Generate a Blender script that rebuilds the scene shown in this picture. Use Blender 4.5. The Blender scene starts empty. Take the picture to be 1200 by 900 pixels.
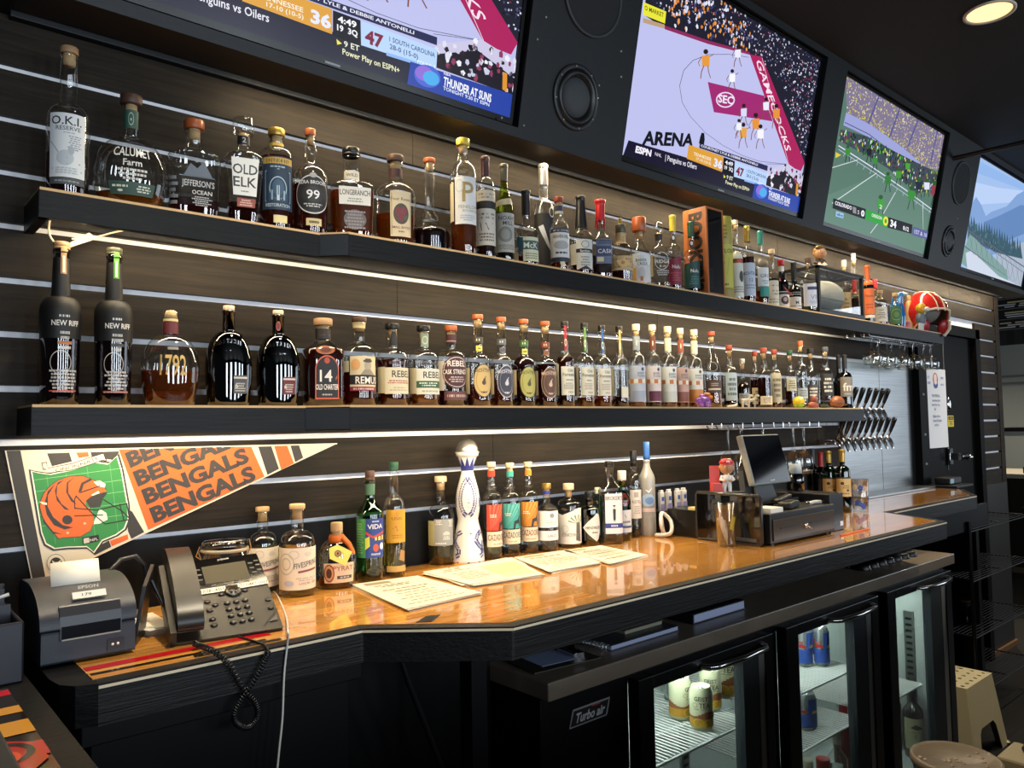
import bpy, math, random
from mathutils import Vector, Matrix
from math import sin, cos, pi, radians, atan2, sqrt, hypot
random.seed(11)
SC = bpy.context.scene
COL = SC.collection

# ---------------------------------------------------------------- camera
FPX = 905.44
CR = ((0.75385342, 0.02310883, 0.65663613), (-0.65683228, 0.05179176, 0.75225592), (-0.01662458, -0.9983905, 0.05422202))
CAM = (0.0, -1.76, 1.5)
camd = bpy.data.cameras.new('camera')
cam = bpy.data.objects.new('camera', camd)
COL.objects.link(cam)
camd.sensor_width = 36
camd.sensor_fit = 'HORIZONTAL'
camd.lens = 36 * FPX / 1200
camd.clip_start = .02
cam.matrix_world = Matrix(((CR[0][0], -CR[0][1], -CR[0][2], CAM[0]), (CR[1][0], -CR[1][1], -CR[1][2], CAM[1]), (CR[2][0], -CR[2][1], -CR[2][2], CAM[2]), (0, 0, 0, 1)))
SC.camera = cam


def ray(px, py):
    a, b = (px - 600) / FPX, (py - 450) / FPX
    return [CR[i][0] * a + CR[i][1] * b + CR[i][2] for i in range(3)]


def at(px, py, X=None, Y=None, Z=None):
    """the point seen at a spot of the photo, on a plane of constant X, Y or Z"""
    d = ray(px, py)
    k = (X - CAM[0]) / d[0] if X is not None else (Y - CAM[1]) / d[1] if Y is not None else (Z - CAM[2]) / d[2]
    return (CAM[0] + k * d[0], CAM[1] + k * d[1], CAM[2] + k * d[2])


def depth(P):
    return sum((P[i] - CAM[i]) * CR[i][2] for i in range(3))


# ---------------------------------------------------------------- materials
def lin(c):
    if isinstance(c, str):
        c = c.lstrip('#')
        if len(c) == 3:
            c = ''.join(k * 2 for k in c)
        c = [int(c[i:i + 2], 16) / 255 for i in (0, 2, 4)]
    return tuple((x / 12.92 if x <= .04045 else ((x + .055) / 1.055) ** 2.4) for x in c[:3])


MATS = {}


def new_mat(name):
    m = bpy.data.materials.new(name)
    m.use_nodes = True
    nt = m.node_tree
    nt.nodes.clear()
    out = nt.nodes.new('ShaderNodeOutputMaterial')
    return m, nt, out


def mat(name, col, rough=.5, metal=0, coat=0, emit=0, bump=0, bscale=200, spec=.5):
    if name in MATS:
        return MATS[name]
    m, nt, out = new_mat(name)
    b = nt.nodes.new('ShaderNodeBsdfPrincipled')
    b.inputs['Base Color'].default_value = (*lin(col), 1)
    b.inputs['Roughness'].default_value = rough
    b.inputs['Metallic'].default_value = metal
    b.inputs['Specular IOR Level'].default_value = spec
    if coat:
        b.inputs['Coat Weight'].default_value = coat
        b.inputs['Coat Roughness'].default_value = .04
    if emit:
        b.inputs['Emission Color'].default_value = (*lin(col), 1)
        b.inputs['Emission Strength'].default_value = emit
    if bump:
        tc = nt.nodes.new('ShaderNodeTexCoord')
        n = nt.nodes.new('ShaderNodeTexNoise')
        n.inputs['Scale'].default_value = bscale
        n.inputs['Detail'].default_value = 3
        bp = nt.nodes.new('ShaderNodeBump')
        bp.inputs['Strength'].default_value = bump
        bp.inputs['Distance'].default_value = .002
        nt.links.new(tc.outputs['Object'], n.inputs['Vector'])
        nt.links.new(n.outputs['Fac'], bp.inputs['Height'])
        nt.links.new(bp.outputs['Normal'], b.inputs['Normal'])
    nt.links.new(b.outputs[0], out.inputs[0])
    MATS[name] = m
    return m


def wood(name, c0, c1, scale=(1.2, 30, 30), rough=.5, coat=0, plank=None, bump=.3, spec=.5, knots=False):
    """streaky wood along X; plank = (length, width) adds boards of slightly different tone"""
    if name in MATS:
        return MATS[name]
    m, nt, out = new_mat(name)
    L = nt.links.new
    N = nt.nodes.new
    b = N('ShaderNodeBsdfPrincipled')
    tc = N('ShaderNodeTexCoord')
    mp = N('ShaderNodeMapping')
    mp.inputs['Scale'].default_value = scale
    L(tc.outputs['Object'], mp.inputs['Vector'])
    n = N('ShaderNodeTexNoise')
    n.inputs['Scale'].default_value = 3
    n.inputs['Detail'].default_value = 8
    n.inputs['Roughness'].default_value = .65
    n.inputs['Distortion'].default_value = .6
    L(mp.outputs[0], n.inputs['Vector'])
    r = N('ShaderNodeValToRGB')
    r.color_ramp.elements[0].position = .3
    r.color_ramp.elements[1].position = .72
    r.color_ramp.elements[0].color = (*lin(c0), 1)
    r.color_ramp.elements[1].color = (*lin(c1), 1)
    L(n.outputs['Fac'], r.inputs[0])
    src = r.outputs[0]
    if plank:
        br = N('ShaderNodeTexBrick')
        br.offset = .37
        br.inputs['Scale'].default_value = 1
        br.inputs['Brick Width'].default_value = plank[0]
        br.inputs['Row Height'].default_value = plank[1]
        br.inputs['Mortar Size'].default_value = .0006
        br.inputs['Color1'].default_value = (.78, .78, .78, 1)
        br.inputs['Color2'].default_value = (1.12, 1.08, 1.0, 1)
        br.inputs['Mortar'].default_value = (.45, .4, .35, 1)
        L(tc.outputs['Object'], br.inputs['Vector'])
        mx = N('ShaderNodeMix')
        mx.data_type = 'RGBA'
        mx.blend_type = 'MULTIPLY'
        mx.inputs[0].default_value = 1
        L(src, mx.inputs[6])
        L(br.outputs['Color'], mx.inputs[7])
        src = mx.outputs[2]
    if knots:
        n2 = N('ShaderNodeTexNoise')
        n2.inputs['Scale'].default_value = 4.5
        n2.inputs['Detail'].default_value = 2
        L(tc.outputs['Object'], n2.inputs['Vector'])
        r2 = N('ShaderNodeValToRGB')
        r2.color_ramp.elements[0].position = .3
        r2.color_ramp.elements[1].position = .7
        r2.color_ramp.elements[0].color = (.6, .58, .55, 1)
        r2.color_ramp.elements[1].color = (1.25, 1.2, 1.1, 1)
        L(n2.outputs['Fac'], r2.inputs[0])
        mx = N('ShaderNodeMix')
        mx.data_type = 'RGBA'
        mx.blend_type = 'MULTIPLY'
        mx.inputs[0].default_value = 1
        L(src, mx.inputs[6])
        L(r2.outputs[0], mx.inputs[7])
        src = mx.outputs[2]
    L(src, b.inputs['Base Color'])
    b.inputs['Roughness'].default_value = rough
    b.inputs['Specular IOR Level'].default_value = spec
    if coat:
        b.inputs['Coat Weight'].default_value = coat
        b.inputs['Coat Roughness'].default_value = .03
    if bump:
        bp = N('ShaderNodeBump')
        bp.inputs['Strength'].default_value = bump
        bp.inputs['Distance'].default_value = .002
        L(n.outputs['Fac'], bp.inputs['Height'])
        L(bp.outputs['Normal'], b.inputs['Normal'])
    L(b.outputs[0], out.inputs[0])
    MATS[name] = m
    return m


def glass(name, tint=(1, 1, 1), rough=.02, ior=1.5, frost=0, facmin=.0):
    """thin-walled glass: clear with a Fresnel reflection"""
    if name in MATS:
        return MATS[name]
    m, nt, out = new_mat(name)
    N = nt.nodes.new
    L = nt.links.new
    t = N('ShaderNodeBsdfTransparent')
    t.inputs[0].default_value = (*tint, 1)
    g = N('ShaderNodeBsdfGlossy')
    g.inputs['Roughness'].default_value = rough
    lw = N('ShaderNodeLayerWeight')
    lw.inputs['Blend'].default_value = .5
    pw = N('ShaderNodeMath')
    pw.operation = 'POWER'
    pw.inputs[1].default_value = 2.6
    L(lw.outputs['Facing'], pw.inputs[0])
    ma = N('ShaderNodeMath')
    ma.operation = 'MULTIPLY_ADD'
    ma.inputs[1].default_value = .75
    ma.inputs[2].default_value = .1 + facmin
    L(pw.outputs[0], ma.inputs[0])
    mx = N('ShaderNodeMixShader')
    L(ma.outputs[0], mx.inputs[0])
    L(t.outputs[0], mx.inputs[1])
    L(g.outputs[0], mx.inputs[2])
    last = mx
    if frost:
        d = N('ShaderNodeBsdfPrincipled')
        d.inputs['Base Color'].default_value = (*tint, 1)
        d.inputs['Roughness'].default_value = .45
        m2 = N('ShaderNodeMixShader')
        m2.inputs[0].default_value = frost
        L(mx.outputs[0], m2.inputs[1])
        L(d.outputs[0], m2.inputs[2])
        last = m2
    L(last.outputs[0], out.inputs[0])
    MATS[name] = m
    return m


def liquid(name, col, body=.3):
    if name in MATS:
        return MATS[name]
    m, nt, out = new_mat(name)
    N = nt.nodes.new
    L = nt.links.new
    c = (*lin(col), 1)
    rf = N('ShaderNodeBsdfRefraction')
    rf.inputs['Color'].default_value = c
    rf.inputs['IOR'].default_value = 1.25
    rf.inputs['Roughness'].default_value = .0
    d = N('ShaderNodeBsdfTranslucent')
    d.inputs[0].default_value = c
    d2 = N('ShaderNodeBsdfDiffuse')
    d2.inputs[0].default_value = c
    m1 = N('ShaderNodeMixShader')
    m1.inputs[0].default_value = .5
    L(d.outputs[0], m1.inputs[1])
    L(d2.outputs[0], m1.inputs[2])
    m2 = N('ShaderNodeMixShader')
    m2.inputs[0].default_value = body
    L(rf.outputs[0], m2.inputs[1])
    L(m1.outputs[0], m2.inputs[2])
    L(m2.outputs[0], out.inputs[0])
    MATS[name] = m
    return m


def print_mat(name, emit=0, rough=.55):
    m, nt, out = new_mat(name)
    a = nt.nodes.new('ShaderNodeAttribute')
    a.attribute_name = 'Col'
    if emit:
        e = nt.nodes.new('ShaderNodeEmission')
        e.inputs['Strength'].default_value = emit
        nt.links.new(a.outputs['Color'], e.inputs[0])
        g = nt.nodes.new('ShaderNodeBsdfGlossy')
        g.inputs['Roughness'].default_value = .25
        ad = nt.nodes.new('ShaderNodeMixShader')
        ad.inputs[0].default_value = .04
        nt.links.new(e.outputs[0], ad.inputs[1])
        nt.links.new(g.outputs[0], ad.inputs[2])
        nt.links.new(ad.outputs[0], out.inputs[0])
    else:
        b = nt.nodes.new('ShaderNodeBsdfPrincipled')
        b.inputs['Roughness'].default_value = rough
        nt.links.new(a.outputs['Color'], b.inputs['Base Color'])
        nt.links.new(b.outputs[0], out.inputs[0])
    MATS[name] = m
    return m


PRINT = print_mat('print')
SCREEN = print_mat('screen_picture', emit=1.0)
BLACK = mat('black_paint', '#07080a', .5, spec=.18)
SHELFW = wood('slate_stained_wood', '#060708', '#101215', (2.2, 40, 60), .42, bump=.4, spec=.22)
BLACKW = wood('black_stained_wood', '#050506', '#121214', (2.2, 40, 60), .42, bump=.5, spec=.28)
BOARD = wood('dark_stained_boards', '#0e0b08', '#2f271c', (1.1, 24, 24), .6, bump=.5, knots=True, spec=.2)
WHITE = mat('white_gap_paint', '#f4f4f8', .6)
FASCIA = mat('fascia_paint', '#101418', .5, bump=.2, bscale=60, spec=.4)
COUNTER = wood('orange_bar_wood', '#c0762a', '#e8b25e', (1.6, 22, 22), .16, coat=1, plank=(.5, .055), bump=.0)
PLY = mat('ply_edge', '#c9a877', .5)
CREAM = mat('cream_edge', '#d8cbb0', .4)
STEEL = wood('brushed_steel', '#8a8d8f', '#a9acae', (1, 1, 60), .28, bump=.05)
STEEL.node_tree.nodes['Principled BSDF'].inputs['Metallic'].default_value = 1
CHROME = mat('chrome', '#d8d8da', .12, 1)
BLKPL = mat('black_plastic', '#141519', .35)
GREYPL = mat('charcoal_plastic', '#33363c', .4, bump=.1, bscale=900)
PAPER = mat('paper', '#efe9da', .7)
CORK = mat('cork', '#c6a678', .7, bump=.5, bscale=400)
CLEAR = glass('clear_glass', (.97, .98, .97))
GLASS = {'clear': CLEAR, 'green': glass('green_glass', (.18, .5, .2)), 'dkgreen': glass('dark_green_glass', (.03, .12, .04)), 'olive': glass('olive_glass', (.55, .6, .12)),
         'black': glass('black_glass', (.015, .012, .012), facmin=.02), 'frost': glass('frosted_glass', (.84, .85, .82), .2, frost=.3), 'smoke': glass('smoked_glass', (.35, .35, .38)),
         'pane': glass('cooler_pane', (.93, .96, .95), facmin=-.03)}
LIQ = {'dk': liquid('whiskey_dark', '#7c2b0e', .1), 'rd': liquid('whiskey_red', '#a03a10', .14), 'am': liquid('whiskey_amber', '#c9701c', .17), 'or': liquid('whiskey_orange', '#d88a30', .18),
       'cl': liquid('clear_spirit', '#e9ecec', .03), 'pl': liquid('pale_spirit', '#e6dca0', .08), 'bk': liquid('dark_liquor', '#2a100a', .3)}


# ---------------------------------------------------------------- mesh builder
class MB:
    def __init__(s):
        s.v = []
        s.f = []
        s.m = []
        s.c = []
        s.s = []

    def add(s, vs, fs, m=0, col=None, smooth=False, M=None):
        o = len(s.v)
        s.v += [tuple(M @ Vector(p)) for p in vs] if M is not None else [tuple(p) for p in vs]
        for f in fs:
            s.f.append([i + o for i in f])
            s.m.append(m)
            s.c.append(col)
            s.s.append(smooth)
        return s

    def box(s, a, b, m=0, M=None, col=None):
        (x0, y0, z0), (x1, y1, z1) = a, b
        if x0 > x1: x0, x1 = x1, x0
        if y0 > y1: y0, y1 = y1, y0
        if z0 > z1: z0, z1 = z1, z0
        v = [(x0, y0, z0), (x1, y0, z0), (x1, y1, z0), (x0, y1, z0), (x0, y0, z1), (x1, y0, z1), (x1, y1, z1), (x0, y1, z1)]
        return s.add(v, [(0, 3, 2, 1), (4, 5, 6, 7), (0, 1, 5, 4), (1, 2, 6, 5), (2, 3, 7, 6), (3, 0, 4, 7)], m, col, False, M)

    def prism(s, poly, z0, z1, m=0, M=None, col=None, smooth=False):
        n = len(poly)
        ar = sum(poly[i][0] * poly[(i + 1) % n][1] - poly[(i + 1) % n][0] * poly[i][1] for i in range(n))
        if ar < 0:
            poly = poly[::-1]
        v = [(x, y, z0) for x, y in poly] + [(x, y, z1) for x, y in poly]
        s.add(v, [list(range(n))[::-1], list(range(n, 2 * n))], m, col, False, M)
        return s.add(v, [(i, (i + 1) % n, n + (i + 1) % n, n + i) for i in range(n)], m, col, smooth, M)

    def lathe(s, prof, seg=24, m=0, M=None, n=None, fy=1, col=None, smooth=True, close=True):
        """prof: (r, z); n: optional list of superellipse exponents per ring"""
        v = []
        for i, (r, z) in enumerate(prof):
            e = 2 if n is None else n[i]
            for k in range(seg):
                t = 2 * pi * k / seg
                c, q = sin(t), -cos(t)
                g = r if e == 2 else r / (abs(c) ** e + abs(q) ** e) ** (1 / e)
                v.append((g * c, g * q * fy, z))
        f = []
        for i in range(len(prof) - 1):
            for k in range(seg):
                a, b = i * seg + k, i * seg + (k + 1) % seg
                f.append((a, b, b + seg, a + seg))
        s.add(v, f, m, col, smooth, M)
        if close:
            o = len(v)
            if prof[0][0] > 1e-5:
                s.add(v[:seg], [list(range(seg))[::-1]], m, col, False, M)
            if prof[-1][0] > 1e-5:
                s.add(v[-seg:], [list(range(seg))], m, col, False, M)
        return s

    def tube(s, pts, r, seg=8, m=0, closed=False, col=None, M=None):
        P = [Vector(p) for p in pts]
        n = len(P)
        R = r if isinstance(r, (list, tuple)) else [r] * n
        v = []
        up = None
        for i in range(n):
            if closed:
                t = P[(i + 1) % n] - P[i - 1]
            else:
                t = P[min(i + 1, n - 1)] - P[max(i - 1, 0)]
            t.normalize()
            if up is None:
                up = Vector((0, 0, 1)) if abs(t.z) < .9 else Vector((1, 0, 0))
            a = t.cross(up)
            if a.length < 1e-6:
                a = t.cross(Vector((0, 1, .3)))
            a.normalize()
            up = a.cross(t)
            for k in range(seg):
                w = 2 * pi * k / seg
                v.append(P[i] + (a * cos(w) + up * sin(w)) * R[i])
        f = []
        for i in range(n if closed else n - 1):
            for k in range(seg):
                a, b = i * seg + k, i * seg + (k + 1) % seg
                c, d = ((i + 1) % n) * seg + (k + 1) % seg, ((i + 1) % n) * seg + k
                f.append((a, b, c, d))
        s.add(v, f, m, col, True, M)
        if not closed:
            s.add(v[:seg], [list(range(seg))[::-1]], m, col, False, M)
            s.add(v[-seg:], [list(range(seg))], m, col, False, M)
        return s

    def ball(s, c, r, m=0, seg=16, rings=10, col=None, M=None):
        if not isinstance(r, (list, tuple)):
            r = (r, r, r)
        v = []
        for i in range(rings + 1):
            a = pi * i / rings
            for k in range(seg):
                t = 2 * pi * k / seg
                v.append((c[0] + r[0] * sin(a) * cos(t), c[1] + r[1] * sin(a) * sin(t), c[2] - r[2] * cos(a)))
        f = [(i * seg + k, i * seg + (k + 1) % seg, (i + 1) * seg + (k + 1) % seg, (i + 1) * seg + k) for i in range(rings) for k in range(seg)]
        return s.add(v, f, m, col, True, M)

    def build(s, name, mats, parent=None, bevel=0, label=None, world=False, seg=2, weld=False):
        me = bpy.data.meshes.new(name)
        off = Vector((0, 0, 0))
        if world and parent is not None:
            off = Vector(parent.location)
            if parent.parent is not None:
                off = off + Vector(parent.parent.location)
        vv = [(p[0] - off[0], p[1] - off[1], p[2] - off[2]) for p in s.v] if world else s.v
        me.from_pydata(vv, [], s.f)
        if not isinstance(mats, (list, tuple)):
            mats = [mats]
        for m in mats:
            me.materials.append(m)
        me.polygons.foreach_set('material_index', s.m)
        me.polygons.foreach_set('use_smooth', s.s)
        if any(c is not None for c in s.c):
            ca = me.color_attributes.new('Col', 'FLOAT_COLOR', 'CORNER')
            arr = []
            for f, c in zip(s.f, s.c):
                q = (*lin(c), 1.0) if c is not None else (1., 1., 1., 1.)
                arr += list(q) * len(f)
            ca.data.foreach_set('color', arr)
        me.update()
        o = bpy.data.objects.new(name, me)
        COL.objects.link(o)
        if parent is not None:
            o.parent = parent
        if bevel:
            b = o.modifiers.new('bevel', 'BEVEL')
            b.width = bevel
            b.segments = seg
            b.limit_method = 'ANGLE'
            b.angle_limit = radians(40)
        if label:
            o['label'] = label
        return o


def thing(name, label, cat, loc=(0, 0, 0), rz=0, group=None, rot=None):
    o = bpy.data.objects.new(name, None)
    COL.objects.link(o)
    o.empty_display_size = .02
    o.location = loc
    o.rotation_euler = rot or (0, 0, rz)
    o['label'] = label
    o['category'] = cat
    if group:
        o['group'] = group
    return o


def tag(o, label, cat, group=None):
    o['label'] = label
    o['category'] = cat
    if group:
        o['group'] = group
    return o


def struct(o):
    o['kind'] = 'structure'
    return o


def basis(O, U, V):
    """matrix whose x runs along U, y along V, z along their normal"""
    U = Vector(U).normalized()
    V = Vector(V)
    W = U.cross(V).normalized()
    V = W.cross(U)
    return Matrix(((U[0], V[0], W[0], O[0]), (U[1], V[1], W[1], O[1]), (U[2], V[2], W[2], O[2]), (0, 0, 0, 1)))


# ---------------------------------------------------------------- flat artwork and lettering
_T = {}


def text_mesh(s, bold=0.):
    k = (s, bold)
    if k not in _T:
        cu = bpy.data.curves.new('lettering', 'FONT')
        cu.body = s
        cu.resolution_u = 3 if bold > .045 else 2
        cu.offset = bold
        ob = bpy.data.objects.new('lettering', cu)
        me = bpy.data.meshes.new_from_object(ob)
        vs = [(v.co.x, v.co.y) for v in me.vertices]
        fs = [tuple(p.vertices) for p in me.polygons]
        bpy.data.objects.remove(ob)
        bpy.data.meshes.remove(me)
        bpy.data.curves.remove(cu)
        if vs:
            x0 = min(v[0] for v in vs)
            x1 = max(v[0] for v in vs)
        else:
            x0, x1 = 0, 1
        cap = .7
        _T[k] = ([((x - x0) / cap, y / cap) for x, y in vs], fs, (x1 - x0) / cap)
    return _T[k]


def cut(P, u, s):
    out = []
    for i in range(len(P)):
        a, b = P[i], P[(i + 1) % len(P)]
        da, db = (a[0] - u) * s, (b[0] - u) * s
        if da >= 0:
            out.append(a)
        if (da >= 0) != (db >= 0):
            t = da / (da - db)
            out.append((a[0] + (b[0] - a[0]) * t, a[1] + (b[1] - a[1]) * t))
    return out


def art(mb, els, mapf, pw, ph, du=None, m=0, l0=0, dv=None):
    """els in u,v (0..1); mapf(u, v, layer) -> point; pw, ph: real width and height; du: widest strip in u"""
    lay = l0
    for e in els:
        lay += 1
        k = e[0]
        if k == 'r':
            _, u0, v0, u1, v1, c = e
            n = max(1, int(math.ceil((u1 - u0) / du))) if du else 1
            k = max(1, int(math.ceil((v1 - v0) / dv))) if dv else 1
            vs = [mapf(u0 + (u1 - u0) * i / n, v0 + (v1 - v0) * j / k, lay) for i in range(n + 1) for j in range(k + 1)]
            mb.add(vs, [(i * (k + 1) + j, (i + 1) * (k + 1) + j, (i + 1) * (k + 1) + j + 1, i * (k + 1) + j + 1) for i in range(n) for j in range(k)], m, c, bool(du))
        elif k == 'e':
            _, cu, cv, ru, rv, c = e
            n = 20
            vs = []
            for i in range(n + 1):
                a = -cos(pi * i / n)
                h = sqrt(max(0, 1 - a * a))
                vs += [mapf(cu + ru * a, cv - rv * h, lay), mapf(cu + ru * a, cv + rv * h, lay)]
            mb.add(vs, [(2 * i, 2 * i + 2, 2 * i + 3, 2 * i + 1) for i in range(n)], m, c, bool(du))
        elif k == 'ring':
            _, cu, cv, ru, rv, w, c = e
            n = 32
            vs = []
            for i in range(n):
                a = 2 * pi * i / n
                vs += [mapf(cu + ru * cos(a), cv + rv * sin(a), lay), mapf(cu + ru * (1 - w) * cos(a), cv + rv * (1 - w) * sin(a), lay)]
            mb.add(vs, [(2 * i, 2 * ((i + 1) % n), 2 * ((i + 1) % n) + 1, 2 * i + 1) for i in range(n)], m, c, bool(du))
        elif k == 'p':
            us = [q[0] for q in e[1]]
            n = max(1, int(math.ceil((max(us) - min(us)) / du))) if du else 1
            for i in range(n):
                q = e[1]
                if n > 1:
                    a, b = min(us) + (max(us) - min(us)) * i / n, min(us) + (max(us) - min(us)) * (i + 1) / n
                    q = cut(cut(q, a, 1), b, -1)
                if len(q) > 2:
                    mb.add([mapf(u, v, lay) for u, v in q], [list(range(len(q)))], m, e[2])
        elif k == 'g':
            _, u0, v0, u1, v1, n, c = e
            for i in range(n):
                b = v0 + (v1 - v0) * (i + .2) / n
                t = v0 + (v1 - v0) * (i + .75) / n
                w = (u1 - u0) * random.uniform(.55, 1)
                a = (u0 + u1 - w) / 2
                q = max(1, int(w / .05))
                u = a
                while u < a + w - .01:
                    x = min(a + w, u + random.uniform(.05, .12))
                    mb.add([mapf(u, b, lay), mapf(x, b, lay), mapf(x, t, lay), mapf(u, t, lay)], [(0, 1, 2, 3)], m, c)
                    u = x + .022
        elif k == 't':
            _, s, cu, cv, h, c = e[:6]
            xs = e[6] if len(e) > 6 else 1
            vs, fs, w = text_mesh(s, .012)
            H = h * ph
            if w * xs * H > .95 * pw:
                xs = .95 * pw / (w * H)
            uv = [(cu + (x - w / 2) * xs * H / pw, cv + (y - .5) * h) for x, y in vs]
            if du and xs * H / pw > du * .8:
                for f in fs:
                    us = [uv[i][0] for i in f]
                    n = max(1, int(math.ceil((max(us) - min(us)) / (du * .8))))
                    for i in range(n):
                        q = [uv[j] for j in f]
                        if n > 1:
                            a, b = min(us) + (max(us) - min(us)) * i / n, min(us) + (max(us) - min(us)) * (i + 1) / n
                            q = cut(cut(q, a, 1), b, -1)
                        if len(q) > 2:
                            mb.add([mapf(x, y, lay) for x, y in q], [list(range(len(q)))], m, c)
            else:
                mb.add([mapf(x, y, lay) for x, y in uv], fs, m, c)
        elif k == 'tq':
            _, s, p0, p1, hv, c = e[:6]
            vs, fs, w = text_mesh(s, e[6] if len(e) > 6 else .012)
            mb.add([mapf(p0[0] + (p1[0] - p0[0]) * x / w + hv[0] * y, p0[1] + (p1[1] - p0[1]) * x / w + hv[1] * y, lay) for x, y in vs], fs, m, c)
        elif k == 'ln':
            _, pts, w, c = e
            for a, b in zip(pts, pts[1:]):
                dx, dy = b[0] - a[0], b[1] - a[1]
                q = hypot(dx, dy) or 1
                nx, ny = -dy / q * w / 2, dx / q * w / 2
                mb.add([mapf(a[0] + nx, a[1] + ny, lay), mapf(a[0] - nx, a[1] - ny, lay), mapf(b[0] - nx, b[1] - ny, lay), mapf(b[0] + nx, b[1] + ny, lay)], [(0, 1, 2, 3)], m, c)
        elif k == 'blobs':
            # (pts, size lo, size hi, colours): one small irregular patch at each point
            for (u, v) in e[1]:
                su, sv = random.uniform(e[2], e[3]), random.uniform(e[2], e[3]) * (e[5] if len(e) > 5 else 1.6)
                o = random.uniform(0, pi)
                q = [(u + su * cos(o + a) * random.uniform(.6, 1.1), v + sv * sin(o + a) * random.uniform(.6, 1.1)) for a in (0, 1.26, 2.5, 3.77, 5.03)]
                mb.add([mapf(x, y, lay) for x, y in q], [list(range(5))], m, random.choice(e[4]))
    return lay


def flat(O, U, V, step=.0003):
    """art mapping: O + u U + v V, lifted along the normal U x V"""
    O, U, V = Vector(O), Vector(U), Vector(V)
    N = U.cross(V).normalized()
    return lambda u, v, l: tuple(O + U * u + V * v + N * (l * step))


def inside(poly, x, y):
    r = False
    j = len(poly) - 1
    for i in range(len(poly)):
        if (poly[i][1] > y) != (poly[j][1] > y) and x < (poly[j][0] - poly[i][0]) * (y - poly[i][1]) / (poly[j][1] - poly[i][1]) + poly[i][0]:
            r = not r
        j = i
    return r


def scatter(poly, n):
    xs = [p[0] for p in poly]
    ys = [p[1] for p in poly]
    out = []
    while len(out) < n:
        x, y = random.uniform(min(xs), max(xs)), random.uniform(min(ys), max(ys))
        if inside(poly, x, y):
            out.append((x, y))
    return out
# ---------------------------------------------------------------- the room
ZU, ZL, ZC, ZW = 1.951, 1.553, 1.13, .95      # top shelf, lower shelf, bar counter, cooler worktop
GAPS = [2.221, 2.117, 2.011, 1.906, 1.799, 1.694, 1.588, 1.484, 1.38, 1.277]
GW = .0065


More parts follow.
